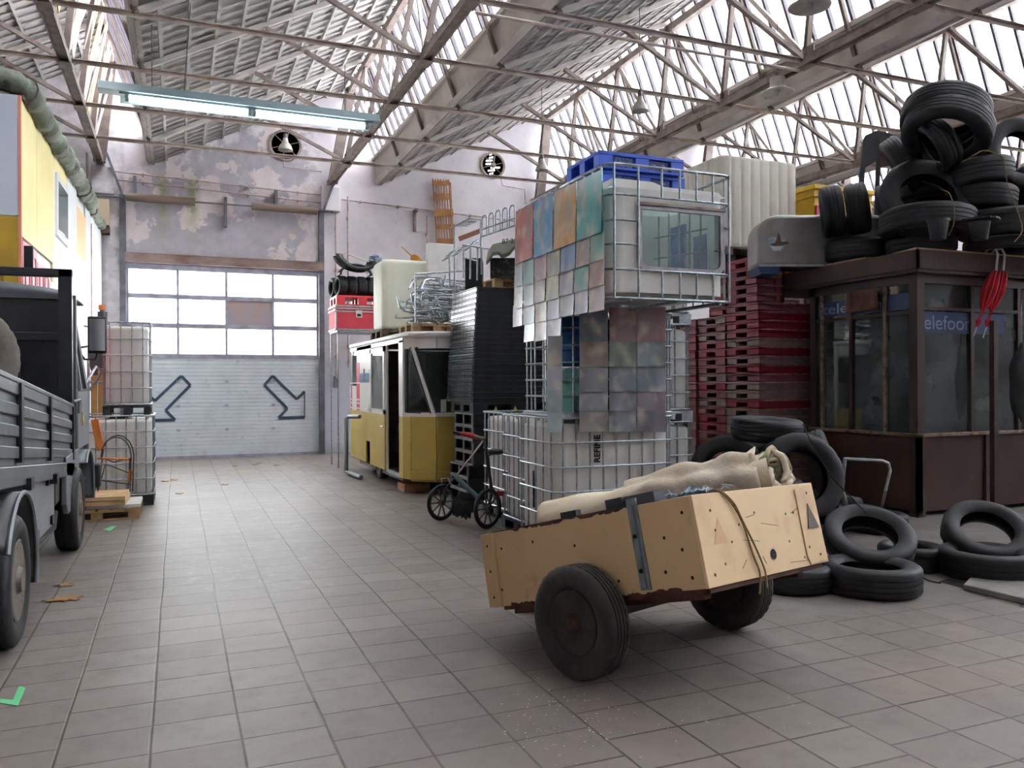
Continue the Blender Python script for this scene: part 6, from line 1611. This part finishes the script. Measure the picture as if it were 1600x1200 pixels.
# tarpaulin roll along the top edge
tp = thing('tarpaulin_roll', 'long rolled green grey tarpaulin along the top edge of the shed', 'tarpaulin', (-1.6, 14, SZ))
M['tarp'] = mat('camouflage tarpaulin', '575e50', .7, 0, '788070', 2.2, lo=.45, hi=.6, c3='3c433a', scale3=3.2, lo3=.55, hi3=.62, bump=.7, bscale=9, bdist=.03)
pts = [SN-sn*2.8+V((0, 0, SZ+.14)), SN-sn*1.2+V((0, -.02, SZ+.17)), SN-sn*.4+V((0, 0, SZ+.2)), SN-sn*.02+sd*.02+V((0, 0, SZ+.16))]
for i in range(1, 24):
    s_ = L_*i/23.5; pts.append(SN+sd*s_+sn*.05+V((0, 0, SZ+.1+.02*sin(i*1.7)-.06*(i > 17))))
b = MB(); pts2 = []
for i in range(len(pts)-1):
    for k in range(4): pts2.append(pts[i].lerp(pts[i+1], k/4))
pts2.append(pts[-1]); rr = random.Random(2)
def rollr(i): return .135+.02*sin(i*.9)+.015*sin(i*2.3)-.05*(i > len(pts2)*.78)
b.tube(pts2, [rollr(i) for i in range(len(pts2))], 14); b.build('roll', M['tarp'], tp, angle=180)
for i in (14, 40, 66, 84):
    if i < len(pts2): MB().tube([pts2[i], pts2[i]+(pts2[i+1]-pts2[i])*.35], rollr(i)+.02, 12).build('tie_band', M['cable'], tp)
bb = thing('blue_bag', 'blue plastic bag hanging below the tarpaulin at the left picture edge', 'bag', SN-sn*.3+V((0, -.1, SZ-.3)))
MB().grid(lambda u, v: SN-sn*(.2+.7*u)-sd*(.06+.05*sin(u*9+v*3))+V((0, 0, SZ+.02-.55*v)), 10, 8).build('bag', mat('blue bag', '2f86cf', .35, 0, '2470b4', 8), bb, solid=.02)
lump(SN+sd*6.2-sn*.3+V((0, 0, SZ+.18)), sd*.35, sn*.3, V((0, 0, .14)), 'blue_wrap', mat('blue wrap', '6f9fcf', .4, 0, 'dfe6ee', 8), 71, bb) if False else None
t = thing('plastic_wrap', 'pale blue plastic wrap on the shed roof before the back wall vent', 'plastic wrap', SN+sd*6.2+V((0, 0, SZ)))
lump(SN+sd*6.4-sn*.35+V((0, 0, SZ+.25)), sd*.3, sn*.22, V((0, 0, .22)), 'wrap', mat('blue wrap', '6f9fcf', .4, 0, 'dfe6ee', 8), 71, t)

# ================= GREY TRUCK =================
XR, XL = -.95, -3.05
def zt(y): return 1.69-.078*(y-5.5)
def zb(y): return zt(y)-.56
M['tgrey'] = mat('dark grey truck paint', '5b6064', .38, .15, '4d5256', 3, c3='6e7377', scale3=7)
M['tgreyl'] = mat('grey cab paint', '7c8084', .4, .15, '6e7276', 3)
M['tdark'] = mat('near black paint and cab shade', '1d1e21', .4, 0, '26272a', 5)
tk = thing('truck', 'dark grey flatbed truck with ribbed drop sides at the left edge', 'truck', (-2, 7, 0))
YR, YH = 4.2, 8.98
def ybar(mb, x0, x1, y0, y1, z0f, z1f):
    mb.prism([(x0, y0, z0f(y0)), (x0, y1, z0f(y1)), (x0, y1, z1f(y1)), (x0, y0, z1f(y0))], (x1-x0, 0, 0)); return mb
for X0, s_ in ((XR, 1), (XL, -1)):
    b = MB(); ybar(b, X0-.03*s_, X0-.005*s_, YR, YH-.02, zb, zt)
    n = 4
    for i in range(n):
        f0, f1 = .05+i*.24, .05+i*.24+.17
        ybar(b, X0-.005*s_, X0+.014*s_, YR, YH-.02, lambda y, f=f0: zb(y)+.56*f+.02, lambda y, f=f1: zb(y)+.56*f)
    ybar(b, X0-.03*s_, X0+.02*s_, YR, YH-.02, lambda y: zt(y)-.035, zt)
    side = b.build('drop_side', M['tgrey'], tk, bev=.006)
    for y in (6.05, 7.37, 8.88, 4.8):
        b = MB(); ybar(b, X0, X0+.03*s_, y-.05, y+.04, lambda q: zb(q)+.02, lambda q: zt(q)-.03); b.build('side_stake', M['tdark'], side)
b = MB(); ybar(b, XL, XR+.02, YR, YH, lambda y: zb(y)-.13, lambda y: zb(y)-.0); b.build('bed_floor', M['tgrey'], tk, bev=.008)
for y in (6.3, 7.55): 
    MB().bx(XR-.0, XR+.05, y-.08, y+.04, zb(y)-.16, zb(y)-.08).build('side_hinge', M['tdark'], tk)
MB().prism([(XL, YH-.03, zb(YH)), (XR, YH-.03, zb(YH)), (XR, YH-.03, zt(YH)+.02), (XL, YH-.03, zt(YH)+.02)], (0, .03, 0)).build('headboard', M['tdark'], tk)
MB().tube([(XR+.02, YH-.12, zt(YH)+.03), (XR+.07, YH-.05, zt(YH)+.05), (XR+.06, YH-.0, zt(YH)-.08)], .018, 6).build('latch', M['chrome'], tk)
# ladder frame behind the cab
b = MB(); yf_ = YH+.05
b.bx(XR-.12, XR, yf_-.04, yf_+.04, zb(YH), 2.74); b.bx(XL, XL+.1, yf_-.04, yf_+.04, zb(YH), 2.74); b.bx(XL, XR, yf_-.04, yf_+.04, 2.66, 2.74)
b.bx(XL, XR, yf_-.03, yf_+.03, 2.04, 2.12); b.bx(-1.36, -1.28, yf_-.03, yf_+.03, 2.74, 2.95); b.build('rack_frame', M['tdark'], tk, bev=.006)
MB().bx(XL+.3, -1.4, yf_-.02, yf_+.02, zb(YH), 1.95).build('bulkhead', M['tdark'], tk)
# cab
CB, CF = 9.16, 10.38; CXR, CXL = -.93, -2.98; zlow = .62; zw = 1.55; zr = 2.42
def cabx(z):
    return CXR-.0 if z < zw else CXR-.12*(z-zw)/(zr-zw)
b = MB()
# back wall with window opening
bw0, bw1, bz0, bz1 = -2.2, -1.62, 2.13, 2.42
for x0, x1, z0, z1 in ((CXL+.1, bw0, zlow, 2.5), (bw1, CXR-.1, zlow, 2.5), (bw0, bw1, zlow, bz0), (bw0, bw1, bz1, 2.5)): b.bx(x0, x1, CB, CB+.03, z0, z1)
# rounded corner posts
for sx, xc in ((1, CXR-.12), (-1, CXL+.12)):
    b.tube([(xc, CB+.1, zlow), (xc, CB+.1, 2.5)], .115, 16)
b.build('cab_back', M['tdark'], tk)  # cab back is backlit: its shade is put into the near black colour
def roofn(u, v):
    x = CXL-.02+(CXR-CXL+.0)*u; e = min(u, 1-u); k = math.sqrt(max(0, 1-(1-min(1, e/.12))**2)); e2 = min(v, 1-v); k2 = math.sqrt(max(0, 1-(1-min(1, e2/.15))**2))
    return (x, CB-.02+(CF-.25-CB)*v, 2.49+.05*k*k2+.1*sin(pi*u)*k2)
MB().grid(roofn, 30, 12).build('cab_roof', M['tgrey'], tk, solid=.02, angle=60)
MB().bx(CXL, CXR, CB-.03, CB, 2.46, 2.5).build('roof_gutter', M['tgrey'], tk)
# sides and doors
for X0, s_ in ((CXR, 1), (CXL, -1)):
    b = MB(); b.prism([(X0-.03*s_, CB+.12, .95), (X0-.03*s_, CF-.02, .95), (X0-.03*s_, CF-.06, zw), (X0-.03*s_, CB+.12, zw)], (.03*s_, 0, 0)); d_ = b.build('cab_door', M['tgreyl'], tk, bev=.01)
    b = MB()
    for (ya, yb2, za, zb2) in ((CB+.12, CB+.12, zw, 2.48), (CF-.06, CF-.42, zw, 2.48), (CB+.55, CB+.55, zw, 2.46)):
        b.beam((X0-.03*s_, ya, za), (X0-.14*s_, yb2, zb2), .05, .045)
    b.beam((X0-.14*s_, CB+.1, 2.46), (X0-.14*s_, CF-.4, 2.46), .06); b.build('window_pillars', M['tgreyl'], d_)
    b = MB(); b.poly([(X0-.035*s_, CB+.14, zw), (X0-.035*s_, CF-.09, zw), (X0-.14*s_, CF-.44, 2.45), (X0-.14*s_, CB+.14, 2.45)]); b.build('side_window', M['tglass'], d_, solid=.004, smooth=False)
    b = MB(); b.beam((X0+.005*s_, CB+.15, zw+.01), (X0+.005*s_, CF-.1, zw+.01), .03, .02); b.build('window_trim', M['chrome'], d_)
b = MB(); b.prism([(CXL, CF-.06, .7), (CXR, CF-.06, .7), (CXR, CF-.06, zw), (CXL, CF-.06, zw)], (0, .06, 0)); b.build('cab_front', M['tgreyl'], tk, bev=.02)
b = MB(); b.poly([(CXL+.05, CF-.03, zw), (CXR-.05, CF-.03, zw), (CXR-.15, CF-.38, 2.46), (CXL+.15, CF-.38, 2.46)]); b.build('windscreen', M['tglass'], tk, solid=.004, smooth=False)
MB().bx(CXL+.1, CXR-.1, CB+.03, CF-.06, .9, .95).bx(CXL+.2, CXR-.2, CB+.05, CB+.2, .95, 1.9).build('cab_seats', M['black'], tk)
MB().bx(CXL+.1, CXR-.05, CB-.0, CF, .62, .95).build('cab_floor', M['tdark'], tk)
b = MB(); b.prism([(CXR+.005, CB+.5, 1.33), (CXR+.005, CB+.6, 1.22), (CXR+.005, CB+.5, 1.18), (CXR+.005, CB+.42, 1.25)], (.005, 0, 0)); b.build('badge', mat('yellow badge', 'b39a3c', .4), tk)
# chassis, tool box, guards
MB().bx(-2.6, -2.45, YR+.2, CF-.1, .55, .78).build('chassis_rail', M['tdark'], tk); MB().bx(-1.55, -1.4, YR+.2, CF-.1, .55, .78).build('chassis_rail', M['tdark'], tk)
ya, yb2 = 6.72, 7.95
b = MB(); b.bx(XR-.4, XR-.03, ya, yb2, .42, .98); tb_ = b.build('tool_box', M['tgreyl'], tk, bev=.015)
b = MB(); b.bx(XR-.03, XR-.01, yb2-.5, yb2-.4, .8, .88); b.bx(XR-.03, XR-.01, ya+.2, ya+.28, .45, .52); b.bx(XR-.03, XR-.01, yb2-.25, yb2-.17, .45, .52); b.build('box_locks', M['tdark'], tb_)
MB().bx(XR-.35, XR-.03, 8.0, 8.32, .55, .95).build('fuel_tank', M['tdark'], tk, bev=.03)
MB().tube([(XR-.1, 7.2, .36), (XR-.05, 8.0, .38), (XR-.05, 8.1, .5)], .03, 8).build('exhaust_pipe', M['tdark'], tk)
wr, wf = V((-1.0, 5.82, .4)), V((-.98, 9.02, .4))
def guard(c, R, a0, a1, w_, mt, nm):
    def fn(u, v): a = a0+(a1-a0)*u; return (c.x-w_+w_*1.55*v, c.y+cos(a)*R, c.z+sin(a)*R)
    MB().grid(fn, 20, 2).build(nm, mt, tk, solid=.012)
    def f2(u, v): a = a0+(a1-a0)*u; return (c.x+w_*.55, c.y+cos(a)*(R-.03*v), c.z+sin(a)*(R-.03*v))
    pts = [V(fn(i/20, 1)) for i in range(21)]; MB().tube(pts, .014, 6).build(nm+'_edge', M['tgreyl'], tk)
guard(wr, .54, -.25, pi*.85, .2, M['tdark'], 'mudguard'); guard(V((-.98, 9.72, .42)), .5, -.15, pi*.72, .2, M['tgrey'], 'front_arch')
b = MB(); b.prism([(XR-.03, 8.36, .95), (XR-.03, 8.36, .52), (XR-.03, 8.5, .42), (XR-.03, 9.2, .44), (XR-.03, 9.3, .7), (XR-.03, 9.42, .97)], (.05, 0, 0)); b.build('cab_skirt', M['tgreyl'], tk, bev=.008)
def tw(c, s_, mt='rubber', double=False):
    c = V(c); w_ = tyre_mb(.4, .25, .2, 48, c, (s_, 0, 0)).build('wheel', M[mt], tk)
    MB().lathe([(.252, .085), (.24, .09), (.225, .05), (.19, .02), (.17, .05), (.12, .06), (.09, .08), (.07, .11), (.001, .11)], 36, c, (s_, 0, 0)).build('rim', mat('brown grey rim', '6e665e', .6, .1, '57504a', 9), w_)
    b = MB()
    for i in range(6): a = i*pi/3; b.lathe([(.001, .09), (.014, .085), (.014, .05)], 6, c+V((0, cos(a)*.15, sin(a)*.15)), (s_, 0, 0))
    b.build('wheel_nuts', M['rust'], w_)
tw(wr, 1); tw(wf, 1); tw((-3.0, 5.82, .4), -1); tw((-3.0, 9.02, .4), -1)
MB().tube([wr, (-3.0, 5.82, .4)], .05, 8).tube([wf, (-3.0, 9.02, .4)], .045, 8).build('axles', M['tdark'], tk)
# bumper with lamp block
MB().bx(CXL, CXR+.12, CF-.12, CF+.05, .45, .72).build('bumper', M['tdark'], tk, bev=.02)
# mirror
mc_ = P(152, 524, 9.45)
mr = rbox(MB(), mc_.x-.1, mc_.x+.1, mc_.y-.03, mc_.y+.05, mc_.z-.21, mc_.z+.22, .025, .02).build('wing_mirror', M['black'], tk)
MB().bx(mc_.x-.082, mc_.x+.082, mc_.y-.034, mc_.y-.028, mc_.z-.18, mc_.z+.19).build('mirror_glass', M['chrome'], mr)
MB().tube([mc_+V((.0, .0, -.2)), mc_+V((-.02, .0, -.28)), mc_+V((-.13, .0, -.28)), mc_+V((-.22, .02, -.15)), V((CXR-.04, mc_.y+.2, mc_.z-.12))], .014, 6).build('mirror_arm', M['black'], mr)
MB().tube([mc_+V((-.1, .02, .1)), V((CXR-.08, mc_.y+.2, mc_.z+.12))], .01, 6).build('mirror_arm', M['black'], mr)
# spare wheel in the bed
sp = thing('spare_wheel', 'brown dusty spare wheel leaning in the truck bed at the left edge', 'wheel', (-1.25, 6.9, 1.3))
sc = V((-1.52, 6.95, 1.8)); sa_ = V((.42, -.9, .1)).normalized()
w_ = tyre_mb(.44, .27, .22, 48, sc, sa_).build('tyre', mat('dusty tyre', '6d655c', .8, 0, '55504a', 5, bump=.3, bscale=60, bdist=.004), sp)
MB().lathe([(.272, .1), (.255, .105), (.24, .05), (.2, .0), (.17, .03), (.1, .05), (.06, .05)], 36, sc, sa_).build('rim', mat('brown rim', '8a7c6e', .6, .1, '6f6357', 8), sp)

# ================= LEFT FLOOR CLUTTER =================
wp = wpal(-1.35, -.43, 10.75, 11.55, 0, 'wooden pallet on the floor before the caged tanks at left')
tag(MB().bx(-1.0, -.42, 10.78, 11.5, .14, .175).build('white_board', M['white'], None, loc=(-.7, 11.1, .14)), 'white board on the floor pallet at left', 'board')
for i, (a, z, lab) in enumerate(((0.02, .18, 'lower of two pale boards on the floor pallet at left'), (-.03, .235, 'upper of two pale boards on the floor pallet at left'))):
    tag(MB().obox((-1.3, 10.72+.03*i, z), (.72, a, 0), (0.02, .7, 0), (0, 0, .05)).build('pale_board', M['woodp'], None, loc=(-1, 11, z), bev=.004), lab, 'board')
ch = thing('metal_chair', 'black wire chair with orange wooden back and arms on the floor pallet', 'chair', (-1.0, 11.2, .3))
M['owood'] = mat('orange varnished wood', 'c87a3c', .45, 0, 'b0662c', 5)
def cpz(px, py, z=10.15): return P(px, py, z)
MB().beam(cpz(148, 655), cpz(158, 703), .09, .03).build('backrest', M['owood'], ch, bev=.008)
MB().beam(cpz(153, 716, 10.2), cpz(206, 718, 10.2), .05, .025).build('armrest', M['owood'], ch, bev=.008)
MB().beam(cpz(204, 735), cpz(202, 752), .05, .03).build('leg_wood', M['owood'], ch)
MB().beam(cpz(155, 725, 10.3), cpz(150, 765, 10.3), .03, .03).build('leg_wood', M['owood'], ch)
for (x0, x1, y0, y1, dz) in ((158, 205, 712, 683, 0), (160, 209, 712, 680, .15)):
    pts = [cpz(x0, 716, 10.1+dz)]
    for k in range(9): a = pi*k/8; pts.append(cpz((x0+x1)/2-(x1-x0)/2*cos(a), y0-(y0-y1)*sin(a), 10.1+dz))
    pts.append(cpz(x1-2, 768, 10.1+dz)); MB().tube(pts, .008, 6).build('wire_loop', M['black'], ch)
MB().tube([cpz(155, 750), cpz(190, 755), cpz(205, 757)], .008, 6).tube([cpz(152, 770), cpz(165, 725), cpz(204, 740)], .008, 6).build('stretcher', M['black'], ch)
MB().tube([cpz(160, 716), cpz(153, 764, 10.2)], .009, 6).build('wire_leg', M['black'], ch); MB().tube([cpz(203, 716), cpz(200, 764, 10.2)], .009, 6).build('wire_leg', M['black'], ch)
MB().tube([cpz(160, 716, 10.4), cpz(178, 722, 10.3), cpz(204, 716, 10.2)], .008, 6).build('seat_wire', M['black'], ch)
# yellow boards and folded parasol behind the upper tank
for i, (px, h) in enumerate(((152, 1.75), (160, 1.85), (167, 1.7))):
    c = V((-1.1+.09*i, 12.05, 0)); b = MB().obox((c.x-.045, c.y+1.0, 0), (.085, 0, 0), (0, .03, 0), (0, 0, h)); tag(b.build('plank', mat('yellow plank', 'c9a765', .7, 0, 'b39152', 5), None, loc=(c.x, c.y+1, 0)), '%s upright yellow plank from the left, behind the truck mirror' % ordn(i), 'plank', 'upright planks near the roller door')
pr = thing('parasol', 'folded grey parasol standing behind the truck mirror', 'parasol', (-1.03, 13.5, 0))
c = V((-1.03, 13.5, 0)); MB().tube([c+V((0, 0, .0)), c+V((0, 0, 2.75))], .035, 8).build('pole', M['rail'], pr)
MB().grid(lambda u, v: c+V(((.06+.13*math.sin(pi*min(1, v+.15)))*cos(2*pi*u)*(1+.2*cos(10*pi*u)), (.05+.1*sin(pi*min(1, v+.15)))*sin(2*pi*u)*(1+.2*cos(10*pi*u)), 1.75+.95*v)), 30, 14, closeu=True).build('folded_cloth', mat('grey cloth', '5e6068', .9, 0, '4a4c54', 6), pr, angle=60)
MB().tube([c+V((0, 0, 2.73)), c+V((0, 0, 2.8))], .05, 8).build('finial', M['owood'], pr)
# folded grey metal stand behind the truck mirror
t = thing('metal_stand', 'grey tube stand leaning between truck cab and caged tanks', 'stand', (-1.2, 12, 0))
MB().tube([P(133, 600, 10.6), P(150, 573, 10.8), P(160, 580, 11), P(140, 610, 11)], .018, 6).tube([P(136, 597, 10.8), P(175, 597, 11.6)], .02, 6).tube([P(138, 560, 10.8), V((P(138, 560, 10.8).x, P(138, 560, 10.8).y, 0))], .018, 6).build('tubes', M['steel'], t)

# ================= FLOOR DETAILS =================
M['leaf'] = mat('dry leaf', 'a97f4e', .8, 0, '8a5f35', 20)
rr = random.Random(12)
def leaf(px, py, s_, lab, grp='dry leaves on the floor'):
    c = PA(2, .008, px, py); pts = []; a0 = rr.uniform(0, 6)
    for i in range(16):
        a = a0+2*pi*i/16; r = s_*(1 if i % 3 else .55)*rr.uniform(.8, 1.1); pts.append(c+V((cos(a)*r, sin(a)*r*.8, .006*sin(a*2))))
    b = MB(); b.prism(pts, (0, 0, .004)); tag(b.build('dry_leaf', M['leaf'], None, loc=c), lab, 'leaf', grp)
leaf(99, 914, .075, 'small brown leaf behind the truck front wheel'); leaf(90, 937, .1, 'large curled brown leaf, left half of the pair'); leaf(108, 935, .1, 'large curled brown leaf, right half of the pair')
for i, (x, y) in enumerate(((368, 728), (398, 726), (404, 724), (433, 727), (258, 752), (272, 750), (280, 771), (560, 742), (610, 765), (352, 757))):
    leaf(x, y, .06, 'small reddish leaf scrap on the floor near the roller door', 'leaf scraps near the roller door')
gp = mat('green marking paint', '5fbf7f', .7)
def mark(pts, lab):
    q = [PA(2, .002, x, y) for x, y in pts]; b = MB(); b.prism(q, (0, 0, .0015)); tag(b.build('paint_mark', gp, None, loc=q[0]), lab, 'paint mark')
mark([(0, 1098), (28, 1103), (40, 1075), (30, 1072), (20, 1094), (0, 1092)], 'green corner mark painted on the tiles at lower left')
mark([(160, 828), (176, 822), (182, 822), (172, 830)], 'small green mark painted behind the truck front wheel')
# pale chips near the cart
b = MB()
for i in range(150):
    x, y = rr.gauss(890, 60), rr.gauss(1130, 40)
    if rr.random() < .25: x, y = rr.uniform(860, 1270), rr.uniform(1090, 1150)
    c = PA(2, .001, x, y); s_ = rr.uniform(.003, .008); b.obox(c, (s_, rr.uniform(-.3, .3)*s_, 0), (0, s_*rr.uniform(.3, 1), 0), (0, 0, .002))
tag(b.build('paint_chips', mat('pale chips', 'd6cdb8', .8), None, loc=PA(2, 0, 890, 1130)), 'scatter of pale chips on the tiles before the cart wheel', 'chips', kind='stuff')
# lifted slab with the hole at right
q = [PA(2, .0, *p) for p in ((1505, 922), (1516, 910), (1600, 915), (1700, 925), (1700, 965), (1600, 945))]
tag(MB().prism(q, (0, 0, .045)).build('concrete_slab', mat('slab concrete', '8f8b85', .85, 0, '79756f', 4), None, loc=q[0], bev=.008), 'broken concrete slab edge at the right picture border', 'slab')
q = [PA(2, .001, *p) for p in ((1467, 909), (1480, 905), (1524, 912), (1506, 919))]
tag(MB().prism(q, (0, 0, .003)).build('drain_hole', M['hole'], None, loc=q[0]), 'dark square drain hole beside the broken slab', 'drain hole')
t = thing('cable', 'thin cable curving over the floor to the drain hole', 'cable', PA(2, 0, 1440, 900))
rope([PA(2, .01, 1436, 898), PA(2, .01, 1446, 905), PA(2, .01, 1458, 909), PA(2, .01, 1470, 911)], .006, 'strand', t, M['hole'])
